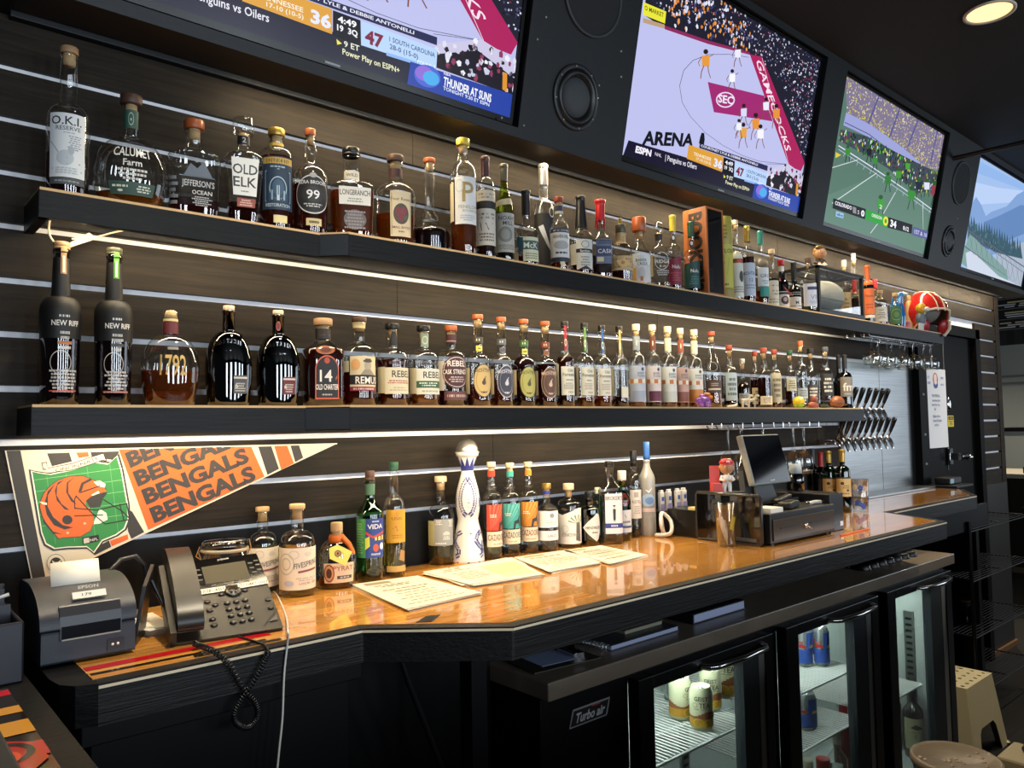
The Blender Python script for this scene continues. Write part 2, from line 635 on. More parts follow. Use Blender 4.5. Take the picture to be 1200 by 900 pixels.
def wall():
    mb = MB()
    zs = [2.33] + GAPS
    rows = []
    for i in range(len(GAPS)):
        top = 2.335 if i == 0 else GAPS[i - 1] - GW
        rows.append((GAPS[i] + GW, top))
    rr = random.Random(5)
    for (z0, z1) in rows:
        xr = 5.86 if z0 > 2.05 else 4.46 if z0 > 1.785 else 3.62
        x = -.6
        while x < xr:
            x1 = x + rr.uniform(1.1, 2.2)
            if x1 > xr - .3:
                x1 = xr
            mb.box((x, 0, z0), (x1 - .0015, .014, z1), 0)
            x = x1
        if z0 < 2.05:
            mb.box((5.48, 0, z0), (5.86, .014, z1), 0)
    for i in range(10, 13):
        z1 = GAPS[9] - GW - .1055 * (i - 10)
        if z1 > 1.1:
            mb.box((5.48, 0, z1 - .1055 + 2 * GW), (5.86, .014, z1), 0)
    mb.box((5.86, -.004, 1.072), (5.935, .16, 2.335), 0)               # end board of the wall
    mb.box((5.46, -.004, 0), (5.935, .16, 1.072), 1)                   # plain panel below the boards
    mb.box((-.6, .014, 1.0), (5.93, .02, 2.34), 2)                    # white paint that shows in the gaps
    mb.box((-.6, .002, 0), (3.62, .014, GAPS[9] - .004), 3)           # flat black panel behind the counter
    mb.box((5.455, -.02, 0), (5.95, .0, .03), 4)
    o = mb.build('wall_back', [BOARD, mat('brown_panel', '#1d1a17', .5), WHITE, BLACK, mat('oak_base', '#7a5634', .5)])
    struct(o)
    f = MB().box((-3, -8, -.05), (12, 3, 0)).build('floor', mat('dark_floor', '#0d0b0a', .45, bump=.2, bscale=8))
    struct(f)
    c = MB().box((-3, -8, 3.035), (12, 3, 3.1)).build('ceiling', mat('black_ceiling', '#060607', .75))
    struct(c)
    w = MB()
    w.box((9, -8, 2.24), (9.1, 3, 3.04), 0)
    w.box((9, -8, 0), (9.1, 3, 2.24), 1)
    for z in (1.92, 1.85):
        w.box((8.985, -8, z - .01), (9, 3, z + .01), 2)
    w.box((8.97, -8, 1.36), (9, 3, 1.4), 3)
    w.box((8.98, -8, 0), (9, 3, .9), 3)
    struct(w.build('wall_right', [wood('dark_brick', '#141416', '#26262a', (6, 6, 30), .8, plank=(.2, .07)), mat('grey_wall', '#8e9392', .5), mat('grey_seam', '#5b5f60', .6), BLACK]))
    struct(MB().box((-3, 2.9, 0), (12, 3, 3.04)).build('wall_far', BLACK))
    # beer-tap backsplash of steel and the cold-room door beside it
    s = MB()
    s.box((3.62, -.012, ZC - .01), (4.03, 0, 1.785))
    s.box((4.032, -.012, ZC - .01), (4.44, 0, 1.785))
    s.box((3.62, -.11, ZC + .0005), (4.44, -.012, ZC + .012))
    tag(s.build('steel_backsplash', [STEEL], bevel=.002), 'brushed stainless steel wall panel behind the rows of beer taps', 'wall panel')
    d = MB()
    d.box((4.44, -.05, 0), (4.545, .16, 2.06), 0)
    d.box((5.40, -.03, 0), (5.47, .16, 2.06), 0)
    d.box((4.44, -.03, 2.0), (5.47, .16, 2.06), 0)
    d.box((4.545, -.012, .02), (4.905, .05, 1.965), 0)
    d.box((4.915, .005, .02), (5.40, .05, 2.0), 0)
    d.box((4.545, -.016, 1.94), (4.9, -.012, 1.945), 1)
    d.box((4.895, -.016, 1.2), (4.9, -.012, 1.945), 1)
    for z in (1.63, 1.41, 1.25):
        d.box((4.475, -.052, z), (4.5, -.05, z + .012), 1)
    d.build('door_1', [mat('black_door', '#050607', .5, spec=.08), mat('worn_edge', '#6b6e70', .5)], bevel=.003)['kind'] = 'structure'
    h = thing('door_latch', 'chrome lever latch on the black cold room door below the yellow sticker', 'latch', (4.93, -.02, 1.28))
    MB().box((-.05, -.012, -.05), (.0, .0, .05)).build('latch_plate', CHROME, h, bevel=.004)
    MB().box((-.04, -.05, -.02), (.0, -.012, .02)).tube([(-.02, -.05, 0), (.06, -.06, .0), (.13, -.05, -.01)], [.022, .018, .012], 10).ball((.14, -.05, -.01), .02).build('lever', CHROME, h)
    k = thing('door_lock', 'small chrome oval lock fitting on the black cold room door above the yellow sticker', 'lock', (4.95, -.008, 1.585))
    MB().lathe([(.0, 0), (.03, 0), (.026, .012), (.012, .016), (0, .017)], 18, 0, basis((0, 0, 0), (1, 0, 0), (0, 0, 1)) @ Matrix.Diagonal((1, 1.5, 1, 1))).build('escutcheon', CHROME, k)
    MB().box((-.06, -.012, .02), (-.02, 0, .035)).build('bolt', CHROME, k)
    st = MB()
    art(st, [('r', 0, 0, 1, 1, '#d9c22a'), ('r', .08, .62, .92, .93, '#1d1a10'), ('t', 'CAUTION', .5, .78, .14, '#d9c22a', .75), ('g', .12, .12, .88, .55, 4, '#3a3410')], flat((4.925, -.0135, 1.452), (.088, 0, 0), (0, 0, .066)), .088, .066)
    st.box((4.925, -.013, 1.452), (5.013, -.0121, 1.518), 0, None, '#d9c22a')
    tag(st.build('warning_sticker', [PRINT]), 'yellow and black warning sticker on the black cold room door', 'sticker')
    # white board with marker writing
    wb = MB()
    O, U, V = (4.592, -.0205, 1.335), (.305, 0, 0), (0, 0, .452)
    wb.box((4.592, -.019, 1.335), (4.897, -.0125, 1.787), 0, None, '#e2e4ea')
    els = [('r', 0, 0, 1, 1, '#e2e4ea'), ('e', .5, .865, .12, .085, '#b23a44'), ('e', .5, .885, .075, .05, '#ecd9cf'), ('e', .5, .8, .11, .05, '#3b4f8e'), ('e', .5, .835, .07, .035, '#ecd9cf'),
           ('t', 'LET', .18, .89, .03, '#5a6ea8'), ('t', 'BEER', .2, .82, .03, '#5a6ea8'), ('t', 'OUR', .82, .89, .03, '#5a6ea8'), ('t', 'special', .82, .81, .03, '#6f9ad0'),
           ('t', 'THE SPECIAL', .48, .66, .032, '#56628c'), ('t', 'bourbon & bar', .5, .6, .03, '#56628c'), ('t', 'New Pour Tap', .46, .545, .03, '#56628c'), ('t', '$6', .42, .49, .03, '#56628c'),
           ('t', 'Flights of four', .48, .4, .03, '#56628c'), ('t', 'Sample Tray Best', .5, .345, .028, '#56628c'), ('t', 'and Fun', .46, .29, .03, '#56628c')]
    art(wb, els, flat(O, U, V, .0001), .305, .452)
    tag(wb.build('whiteboard', [PRINT]), 'white board with blue handwriting hung on the black cold room door', 'whiteboard')
    # menu board on the far wall
    mbd = MB()
    O, U, V = (8.972, 1.0, 2.40), (0, -1.6, 0), (0, 0, .42)
    mbd.box((8.974, 1.0, 2.40), (8.999, -.6, 2.82), 0, None, '#16181c')
    els = [('r', 0, 0, 1, 1, '#16181c')]
    for r in range(4):
        for c in range(3):
            u, v = .03 + c * .33, .77 - r * .25
            els += [('g', u + .04, v + .1, u + .28, v + .16, 1, '#c7b98a'), ('g', u + .03, v, u + .29, v + .1, 2, '#c9ccd0'), ('r', u - .005, v + .04, u + .012, v + .09, '#d5d8da')]
        els.append(('r', 0, .735 - r * .25, 1, .742 - r * .25, '#9aa0a6'))
    art(mbd, els, flat(O, U, V), 1.6, .42)
    tag(mbd.build('menu_board', [PRINT]), 'black menu board with rows of white lettering on the far brick wall', 'menu board')
    t = thing('high_table', 'pale topped table by the far grey wall past the end of the bar', 'table', (8.0, .75, 0))
    MB().box((-.4, -1.2, .98), (.4, .3, 1.02)).build('table_top', mat('pale_top', '#b5b0a2', .5), t, bevel=.005)
    for y in (-1.1, .2):
        MB().box((-.03, y - .03, 0), (.03, y + .03, .98)).build('leg', BLACK, t)
    for i, (x, y) in enumerate(((7.3, .62), (7.45, .1))):
        q = thing('bar_chair', ['black slatted bar chair nearest the end of the back wall', 'black slatted bar chair further out from the end of the back wall'][i], 'chair', (x, y, 0), .2, 'black chairs by the far table')
        MB().box((-.2, -.2, .7), (.2, .2, .74)).build('seat', BLACK, q, bevel=.01)
        for sx in (-1, 1):
            for sy in (-1, 1):
                MB().box((sx * .18 - .018, sy * .18 - .018, 0), (sx * .18 + .018, sy * .18 + .018, .7)).build('leg', BLACK, q)
        b = MB()
        for y2 in (-.18, 0, .18):
            b.box((-.2, y2 - .015, .74), (-.175, y2 + .015, 1.08))
        b.box((-.2, -.2, 1.05), (-.175, .2, 1.1))
        b.build('backrest', BLACK, q)


wall()

# ---------------------------------------------------------------- fascia above the wall, televisions, speakers
TA = radians(12)
FM = basis((0, -.132, 2.33), (1, 0, 0), (0, -sin(TA), cos(TA)))
FMI = FM.inverted()
FS = .735


def fplane(px, py, off=0):
    d = FMI.to_3x3() @ Vector(ray(px, py))
    c = FMI @ Vector(CAM)
    k = (off - c[2]) / d[2]
    return c[0] + k * d[0], c[1] + k * d[1]


OPEN = [(.285, 1.462), (1.898, 3.078), (3.242, 4.41), (4.862, 6.05)]


def fascia():
    mb = MB()
    cols = [(.235, OPEN[0][0])] + [(OPEN[i][1], OPEN[i + 1][0]) for i in range(3)] + [(6.05, 6.16)]
    for a, b in cols:
        mb.box((a, .027, -.02), (b, .695, 0), 0, FM)
    mb.box((.235, 0, -.02), (6.16, .027, 0), 0, FM)
    mb.box((.235, .695, -.02), (6.16, FS, 0), 0, FM)
    mb.box((.235, 0, -.11), (6.16, FS, -.1), 1, FM)                    # back of the recesses
    mb.box((6.15, 0, -.11), (6.16, FS, 0), 0, FM)
    for a, b in OPEN:
        mb.box((a, .027, -.1), (a + .006, .695, 0), 0, FM)
        mb.box((b - .006, .027, -.1), (b, .695, 0), 0, FM)
    rr = random.Random(3)
    for px, py in ((640, 20), (630, 46), (728, 60), (728, 90), (614, 147), (675, 20), (1150, 150), (1122, 256), (588, 138), (702, 100)):
        x, s = fplane(px, py)
        mb.lathe([(.004, 0), (.003, .002), (0, .0022)], 8, 2, FM @ Matrix.Translation((x, s, 0)))
    o = mb.build('trim_1', [FASCIA, BLACK, mat('screw_heads', '#9a9da0', .3, .8)])
    struct(o)
    so = MB()
    so.box((.235, -.132, 2.33), (6.12, .0, 2.338), 0)
    so.box((.235, -.02, 2.316), (5.93, .0, 2.33), 1)
    so.box((-.8, -.16, 2.325), (.235, .0, 3.04), 1)
    so.box((.235, -.005, 2.338), (6.12, .005, 3.04), 0)
    struct(so.build('trim_2', [mat('soffit_brown', '#2c2620', .6), FASCIA], bevel=.002))


fascia()


def tv(x0, x1, label, els, logo=None):
    s0, s1 = .034, .69
    t = thing('television', label, 'television', tuple(FM @ Vector(((x0 + x1) / 2, s0, -.02))), 0, 'televisions in the fascia over the bar')
    b = .011
    f = MB()
    f.box((x0, s0, -.06), (x1, s1, -.022), 0, FM)
    f.box((x0, s0, -.022), (x1, s0 + .017, -.016), 0, FM)
    f.box((x0, s1 - b, -.022), (x1, s1, -.016), 0, FM)
    f.box((x0, s0 + .017, -.022), (x0 + b, s1 - b, -.016), 0, FM)
    f.box((x1 - b, s0 + .017, -.022), (x1, s1 - b, -.016), 0, FM)
    bz = f.build('bezel', mat('tv_bezel', '#0b0b0d', .25), t, world=True)
    ux0, ux1, uy0, uy1 = x0 + b, x1 - b, s0 + .017, s1 - b
    sc = MB()
    mapf = lambda u, v, l: tuple(FM @ Vector((ux0 + (ux1 - ux0) * min(1, max(0, u)), uy0 + (uy1 - uy0) * min(1, max(0, v)), -.0215 + l * .00004)))
    art(sc, els, mapf, ux1 - ux0, uy1 - uy0)
    sc.build('screen', SCREEN, t, world=True)
    lg = MB()
    cx = (x0 + x1) / 2
    lg.box((cx - .02, s0 + .004, -.016), (cx + .02, s0 + .009, -.0155), 0, FM)
    lg.build('bezel_badge', mat('grey_mark', '#a9acb0', .4), bz, world=True)
    return t


def tvmap(x0, x1):
    ux0, ux1, uy0, uy1 = x0 + .011, x1 - .011, .034 + .017, .69 - .011

    def f(px, py):
        x, s = fplane(px, py, -.021)
        return ((x - ux0) / (ux1 - ux0), (s - uy0) / (uy1 - uy0))
    return f


TVX = [(.302, 1.446), (1.913, 3.064), (3.258, 4.396), (4.88, 6.03)]


def game_picture():
    f = tvmap(*TVX[1])
    k = lambda x, y: f(620 + x * .3, y * .3)
    K = lambda pts: [k(*p) for p in pts]

    def ell(cx, cy, rx, ry, n=20):
        return [k(cx + rx * cos(2 * pi * i / n), cy + ry * sin(2 * pi * i / n)) for i in range(n)]
    E = [('r', 0, 0, 1, 1, '#b9bce6')]
    crowd = K([(452, 60), (452, -300), (800, -250), (1340, 0), (1240, 200), (1110, 790), (1075, 640), (910, 226), (862, 212), (700, 165), (530, 112)])
    E.append(('p', crowd, '#20202f'))
    back = scatter(K([(455, -20), (470, -280), (800, -230), (1300, 0), (1180, 240), (1080, 620), (960, 290), (870, 200), (700, 100), (545, 50)]), 2000)
    E.append(('blobs', back, .0025, .0055, ['#dcdcee', '#c9cbe6', '#8f93b8', '#3a3c58', '#14141e', '#5a5f86', '#a05868', '#2c2c40', '#e6e6f2', '#6a78b0']))
    bench = scatter(K([(540, 0), (800, 10), (880, 150), (860, 205), (700, 150), (545, 95)]), 170)
    E.append(('blobs', bench, .004, .008, ['#e08a34', '#d97f2c', '#e3e3f0', '#c9ccea', '#1c1c2c', '#3c3f70', '#e59a50'], 2.4))
    right = scatter(K([(1000, 250), (1160, 230), (1110, 560), (1060, 600)]), 260)
    E.append(('blobs', right, .003, .006, ['#e4e4f2', '#b9bbd8', '#20202e', '#15151e', '#7c2c44', '#4a4c6c', '#50486a']))
    E += [('p', K([(447, 8), (536, 45), (531, 92), (446, 58)]), '#e3e03a'), ('tq', 'O MARKET', k(452, 38), k(526, 68), (k(452, 20)[0] - k(452, 38)[0], k(452, 20)[1] - k(452, 38)[1]), '#4d4a18'),
          ('p', K([(446, 70), (530, 96), (530, 112), (445, 88)]), '#b79a78'),
          ('p', K([(530, 100), (700, 158), (862, 204), (862, 214), (700, 172), (530, 114)]), '#8c2a5a'),
          ('p', K([(862, 212), (910, 222), (1078, 636), (1062, 668), (1016, 650)]), '#a8215a'),
          ('p', K([(698, 320), (918, 374), (952, 474), (722, 438)]), '#9c2a6e'),
          ('p', ell(767, 390, 37, 31), '#e2d6ee'), ('p', ell(767, 390, 32, 26), '#9c2a6e'),
          ('tq', 'SEC', k(738, 398), k(797, 408), (k(740, 368)[0] - k(738, 398)[0], k(740, 368)[1] - k(738, 398)[1]), '#e8def2', .03),
          ('tq', 'GAMECOCKS', k(884, 235), k(1003, 590), (k(908, 236)[0] - k(884, 235)[0], k(908, 236)[1] - k(884, 235)[1]), '#f0dbe8')]
    arc = [(858, 224), (780, 212), (700, 213), (640, 236), (604, 275), (588, 335), (598, 400), (630, 455), (690, 520), (760, 570), (830, 606), (900, 630), (1012, 642)]
    E.append(('ln', K(arc), .0022, '#3a3a52'))
    E += [('ln', K([(910, 226), (1016, 650)]), .002, '#e9e2f2'), ('ln', K([(1016, 650), (1012, 642), (925, 640)]), .002, '#3a3a52')]
    E.append(('tq', 'ARENA', k(440, 563), k(640, 572), (k(447, 512)[0] - k(440, 563)[0], k(447, 512)[1] - k(440, 563)[1]), '#14141c', .04))
    E += [('p', K([(663, 560), (668, 535), (674, 518), (684, 520), (686, 545), (683, 566)]), '#14141c')]

    def player(cx, cy, h, c, s='#7a4a36'):
        w = h * .13
        return [('p', K([(cx - w, cy - h * .22), (cx + w, cy - h * .25), (cx + w * .9, cy + h * .12), (cx - w * .9, cy + h * .12)]), c),
                ('p', ell(cx, cy - h * .36, w * .62, h * .085, 10), '#2a1c1a'),
                ('ln', K([(cx - w * .5, cy + h * .1), (cx - w * 1.1, cy + h * .3), (cx - w * 1.3, cy + h * .52)]), .0042, s), ('ln', K([(cx + w * .5, cy + h * .1), (cx + w * .7, cy + h * .3), (cx + w * 1.2, cy + h * .5)]), .0042, s),
                ('ln', K([(cx - w, cy - h * .2), (cx - w * 1.9, cy), (cx - w * 1.5, cy + h * .12)]), .003, s), ('ln', K([(cx + w, cy - h * .2), (cx + w * 2, cy - h * .28)]), .003, s)]
    for a in ((690, 245, 120, '#e0963c'), (815, 215, 90, '#e4e4f4'), (793, 310, 90, '#eef0fa'), (838, 445, 90, '#cfd6f2'), (925, 420, 90, '#e4e4f4'), (965, 450, 100, '#e0913a'), (884, 490, 110, '#e0913a'), (835, 525, 105, '#dfa044'), (818, 500, 80, '#e9ecfa'), (902, 530, 100, '#eceefa')):
        E += player(*a)
    # courtside people under the basket end
    cs = K([(925, 665), (1010, 640), (1085, 690), (1075, 775), (920, 715)])
    E.append(('p', cs, '#c6c2de'))
    E.append(('p', K([(925, 690), (1000, 668), (1080, 735), (1072, 778), (918, 722)]), '#1a1520'))
    E.append(('blobs', scatter(cs, 80), .005, .011, ['#e8e8f4', '#d8d8ea', '#1c1822', '#2a1a20', '#8a3a5c', '#1c1822', '#c4c4dc'], 2.0))
    E += [('p', K([(1042, 715), (1050, 718), (1046, 765), (1038, 760)]), '#d8902c')]
    # score strip
    E += [('p', K([(386, 548), (620, 618), (880, 712), (866, 790), (360, 640)]), '#17132a'),
          ('tq', 'ESPN', k(412, 594), k(473, 611), (k(416, 570)[0] - k(412, 594)[0], k(416, 570)[1] - k(412, 594)[1]), '#ece8f4', .05),
          ('tq', 'NHL', k(489, 607), k(514, 615), (k(490, 594)[0] - k(489, 607)[0], k(490, 594)[1] - k(489, 607)[1]), '#d6d4e4'),
          ('tq', '| Penguins vs Oilers', k(529, 625), k(651, 662), (k(531, 604)[0] - k(529, 625)[0], k(531, 604)[1] - k(529, 625)[1]), '#e6e4f0'),
          ('p', K([(664, 560), (930, 648), (928, 668), (662, 578)]), '#23264c'),
          ('tq', 'COURTNEY LYLE & DEBBIE ANTONELLI', k(668, 573), k(890, 648), (k(669, 564)[0] - k(668, 573)[0], k(669, 564)[1] - k(668, 573)[1]), '#e6e6f4', .02),
          ('p', K([(621, 565), (756, 612), (751, 672), (613, 620)]), '#d89c36'),
          ('tq', 'TENNESSEE', k(640, 606), k(708, 629), (k(641, 594)[0] - k(640, 606)[0], k(641, 594)[1] - k(640, 606)[1]), '#f6ecd8'),
          ('tq', '17-10 (10-5)', k(650, 625), k(707, 645), (k(651, 614)[0] - k(650, 625)[0], k(651, 614)[1] - k(650, 625)[1]), '#f6ecd8'),
          ('tq', '36', k(718, 648), k(750, 660), (k(721, 618)[0] - k(718, 648)[0], k(721, 618)[1] - k(718, 648)[1]), '#dfe4ff', .04),
          ('p', K([(757, 614), (801, 630), (797, 690), (752, 673)]), '#0c0a14'),
          ('tq', '4:49', k(763, 640), k(793, 650), (k(764, 625)[0] - k(763, 640)[0], k(764, 625)[1] - k(763, 640)[1]), '#f2f2fa', .03),
          ('tq', '19  3Q', k(760, 660), k(793, 671), (k(761, 646)[0] - k(760, 660)[0], k(761, 646)[1] - k(760, 660)[1]), '#f2f2fa', .03),
          ('p', K([(802, 631), (928, 678), (922, 728), (797, 690)]), '#b4d0f4'), ('p', K([(838, 700), (922, 724), (921, 732), (838, 708)]), '#8cb2ea'),
          ('tq', '47', k(804, 681), k(834, 692), (k(807, 650)[0] - k(804, 681)[0], k(807, 650)[1] - k(804, 681)[1]), '#7c1c3c', .04),
          ('tq', '1 SOUTH CAROLINA', k(846, 672), k(922, 699), (k(847, 660)[0] - k(846, 672)[0], k(847, 660)[1] - k(846, 672)[1]), '#3a4a7c'),
          ('tq', '28-0 (15-0)', k(845, 690), k(892, 708), (k(846, 678)[0] - k(845, 690)[0], k(846, 678)[1] - k(845, 690)[1]), '#3a4a7c'),
          ('tq', 'FOULS: 3', k(890, 718), k(920, 727), (k(891, 710)[0] - k(890, 718)[0], k(891, 710)[1] - k(890, 718)[1]), '#eef2ff'),
          ('p', K([(757, 682), (757, 696), (765, 692)]), '#e8e04a'),
          ('tq', '9 ET', k(768, 698), k(793, 706), (k(769, 684)[0] - k(768, 698)[0], k(769, 684)[1] - k(768, 698)[1]), '#eef0d8'),
          ('tq', 'Power Play on ESPN+', k(764, 717), k(857, 748), (k(765, 703)[0] - k(764, 717)[0], k(765, 703)[1] - k(764, 717)[1]), '#f0f0c4'),
          ('p', K([(878, 716), (1078, 778), (1068, 850), (865, 792)]), '#243f9e'),
          ('p', ell(905, 748, 23, 28), '#4a63cc'), ('p', ell(900, 742, 16, 19), '#8a6ad0'), ('p', ell(911, 752, 14, 18), '#4aa8e4'),
          ('tq', 'NBA', k(934, 739), k(946, 743), (k(935, 733)[0] - k(934, 739)[0], k(935, 733)[1] - k(934, 739)[1]), '#e6ecfa'),
          ('tq', 'THUNDER AT SUNS', k(931, 765), k(1014, 797), (k(934, 744)[0] - k(931, 765)[0], k(934, 744)[1] - k(931, 765)[1]), '#f2f4fc', .03),
          ('tq', 'TONIGHT 9:30 ET ESPN', k(930, 777), k(1010, 808), (k(931, 768)[0] - k(930, 777)[0], k(931, 768)[1] - k(930, 777)[1]), '#e6ecfa')]
    return E


def football_picture():
    f = tvmap(*TVX[2])
    k = lambda x, y: f(940 + x / 3, 40 + y / 3)
    K = lambda pts: [k(*p) for p in pts]
    E = [('r', 0, 0, 1, 1, '#57776a')]
    E.append(('p', K([(60, 560), (300, 480), (500, 640), (500, 820), (40, 700)]), '#5f8072'))
    st = K([(150, 90), (560, 330), (520, 500), (440, 470), (330, 385), (230, 318), (158, 275)])
    E.append(('p', st, '#7d7590'))
    E.append(('blobs', scatter(st, 1500), .003, .006, ['#d6c58a', '#c9b46a', '#e0d6b0', '#b7a460', '#8c8494', '#d9cf6a', '#a5a0b8', '#eae2c4', '#9a8a5c']))
    E.append(('blobs', scatter(K([(165, 245), (240, 295), (345, 375), (450, 440), (448, 468), (340, 402), (230, 330), (160, 280)]), 150), .003, .006, ['#e0d23a', '#d2c23c', '#8a7a2c', '#a0a040']))
    for a, b in (((272, 205), (233, 315)), ((345, 250), (305, 370)), ((410, 285), (372, 395)), ((477, 330), (452, 455))):
        E.append(('ln', [k(*a), k(*b)], .014, '#5a5890'))
    E.append(('p', K([(155, 275), (240, 318), (340, 388), (440, 472), (500, 500), (490, 530), (420, 500), (330, 430), (230, 360), (145, 320)]), '#9aa0d4'))
    E.append(('ln', K([(150, 310), (235, 352), (330, 425), (430, 500)]), .006, '#46497a'))
    side = K([(135, 335), (230, 360), (330, 415), (480, 490), (490, 560), (400, 560), (300, 470), (225, 425), (130, 375)])
    E.append(('p', side, '#3c4a50'))
    E.append(('blobs', scatter(side, 330), .004, .008, ['#3f9a36', '#5ab43c', '#d8d23c', '#1a2220', '#e4e6f2', '#20262a', '#7c3a4a', '#3c4a8c', '#161a1c'], 2.6))
    E += [('ln', K([(128, 392), (250, 470), (360, 545), (470, 622)]), .008, '#d8def0'), ('ln', K([(128, 405), (250, 484), (360, 560), (465, 632)]), .004, '#c4cce4'),
          ('ln', K([(105, 595), (262, 488)]), .006, '#cfd8dc'), ('ln', K([(285, 632), (328, 556)]), .006, '#cfd8dc'), ('ln', K([(104, 470), (196, 442)]), .005, '#cfd8dc'), ('ln', K([(424, 590), (430, 790)]), .006, '#cfd8dc'), ('ln', K([(240, 700), (270, 660)]), .006, '#cfd8dc'),
          ('p', K([(118, 415), (137, 425), (117, 436)]), '#d8c83c')]
    for i in range(14):
        t = i / 13
        E.append(('ln', K([(150 + 300 * t, 418 + 200 * t), (145 + 300 * t, 430 + 200 * t)]), .002, '#d8def0'))

    def pl(cx, cy, h, c):
        w = h * .16
        return [('p', K([(cx - w, cy - h * .3), (cx + w, cy - h * .28), (cx + w * .8, cy + h * .1), (cx - w * .8, cy + h * .1)]), c), ('p', [k(cx + w * .6 * cos(a), cy - h * .4 + h * .1 * sin(a)) for a in [i * .63 for i in range(10)]], '#2c5a2c'),
                ('ln', K([(cx - w * .4, cy + h * .1), (cx - w, cy + h * .5)]), .006, '#1c2a20'), ('ln', K([(cx + w * .4, cy + h * .1), (cx + w * .7, cy + h * .5)]), .006, '#1c2a20')]
    for a in ((160, 420, 60, '#3c8a3c'), (256, 450, 56, '#3c8a3c'), (301, 520, 72, '#357a3a'), (338, 500, 64, '#46903c'), (383, 575, 84, '#3c8a3c'), (410, 540, 72, '#22303c'), (370, 470, 56, '#4f9a3c'), (437, 540, 64, '#d8dcec'), (275, 605, 80, '#3c9c3c'), (234, 420, 60, '#20262a'), (465, 560, 90, '#8c3a4a')):
        E += pl(*a)
    E += [('tq', '2', k(269, 612), k(279, 616), (k(270, 598)[0] - k(269, 612)[0], k(270, 598)[1] - k(269, 612)[1]), '#e6ecd0'),
          ('p', K([(108, 577), (222, 615), (219, 651), (105, 612)]), '#14141c'), ('p', K([(222, 615), (301, 643), (298, 680), (219, 651)]), '#2c9c3c'), ('p', K([(301, 643), (386, 670), (383, 702), (298, 680)]), '#14141c'), ('p', K([(388, 676), (441, 693), (438, 722), (385, 706)]), '#585c90'),
          ('tq', 'COLORADO', k(113, 599), k(172, 618), (k(114, 586)[0] - k(113, 599)[0], k(114, 586)[1] - k(113, 599)[1]), '#eaeaf2', .03),
          ('p', K([(176, 606), (188, 610), (188, 632), (176, 628)]), '#8c8a90'), ('tq', '5', k(192, 632), k(198, 634), (k(193, 618)[0] - k(192, 632)[0], k(193, 618)[1] - k(192, 632)[1]), '#d0d0da'),
          ('tq', '0', k(204, 638), k(216, 642), (k(206, 618)[0] - k(204, 638)[0], k(206, 618)[1] - k(204, 638)[1]), '#f2f2fa', .04),
          ('tq', 'OREGON', k(242, 641), k(278, 653), (k(243, 630)[0] - k(242, 641)[0], k(243, 630)[1] - k(242, 641)[1]), '#d6ecd0', .03),
          ('tq', 'O', k(281, 668), k(299, 674), (k(284, 640)[0] - k(281, 668)[0], k(284, 640)[1] - k(281, 668)[1]), '#e6dc3c', .06),
          ('tq', '34', k(307, 675), k(328, 682), (k(309, 652)[0] - k(307, 675)[0], k(309, 652)[1] - k(307, 675)[1]), '#f2f2fa', .04),
          ('tq', '0:12', k(352, 687), k(372, 694), (k(353, 673)[0] - k(352, 687)[0], k(353, 673)[1] - k(352, 687)[1]), '#f2f2fa', .03),
          ('tq', '1ST & 10', k(392, 700), k(436, 715), (k(393, 686)[0] - k(392, 700)[0], k(393, 686)[1] - k(392, 700)[1]), '#c4c8ea', .02),
          ('p', K([(117, 622), (144, 631), (142, 648), (115, 640)]), '#9ac0e0'), ('tq', 'abc', k(119, 636), k(141, 644), (k(120, 626)[0] - k(119, 636)[0], k(120, 626)[1] - k(119, 636)[1]), '#35609a', .03)]
    return E


def mountain_picture():
    f = tvmap(*TVX[3])
    k = lambda x, y: f(1070 + x / 3, 40 + y / 3)
    K = lambda pts: [k(*p) for p in pts]
    E = [('r', 0, 0, 1, 1, '#9fbbe6')]
    E += [('p', K([(120, 430), (420, 560), (420, 520), (120, 380)]), '#8fb2e4'), ('p', K([(215, 520), (300, 540), (460, 560), (460, 600), (215, 600)]), '#b5cbee')]
    E += [('p', K([(190, 660), (205, 600), (222, 572), (240, 600), (256, 640), (275, 625), (330, 605), (365, 565), (410, 540), (760, 520), (760, 900), (190, 800)]), '#7f9fd0'),
          ('p', K([(250, 660), (300, 640), (380, 600), (420, 610), (760, 640), (760, 860), (250, 760)]), '#6486b8'),
          ('p', K([(290, 760), (420, 730), (760, 830), (760, 1100), (300, 900)]), '#a8b4c4')]
    tr = [(192, 720)]
    x = 192
    rr = random.Random(8)
    while x < 380:
        h = 640 + (x - 192) * .45 + rr.uniform(-10, 10)
        tr += [(x + 4, h), (x + 9, h + rr.uniform(30, 45))]
        x += 9
    tr += [(385, 790), (300, 770)]
    E.append(('p', K(tr), '#3d5a68'))
    E.append(('blobs', scatter(K([(195, 690), (210, 660), (300, 710), (375, 760), (320, 780), (210, 730)]), 120), .004, .009, ['#2f4c58', '#486878', '#567a84', '#3a5666'], 3))
    E.append(('p', K([(160, 800), (200, 700), (260, 760), (330, 830), (330, 900), (200, 860)]), '#7fa09c'))
    E.append(('p', K([(185, 770), (205, 760), (300, 850), (420, 960), (300, 900), (190, 830)]), '#c9d2e2'))
    for a, b, w in (((192, 688), (420, 830), .012), ((195, 700), (420, 850), .006), ((180, 745), (400, 905), .01), ((190, 690), (178, 745), .008)):
        E.append(('ln', K([a, b]), w, '#5a6274'))
    for i in range(12):
        x = 198 + i * 18
        E += [('ln', K([(x, 694 + (x - 192) * .64), (x + 14, 772 + (x - 192) * .64)]), .004, '#636c80'), ('ln', K([(x + 14, 702 + (x - 192) * .64), (x, 762 + (x - 192) * .64)]), .004, '#6d7688')]
    return E


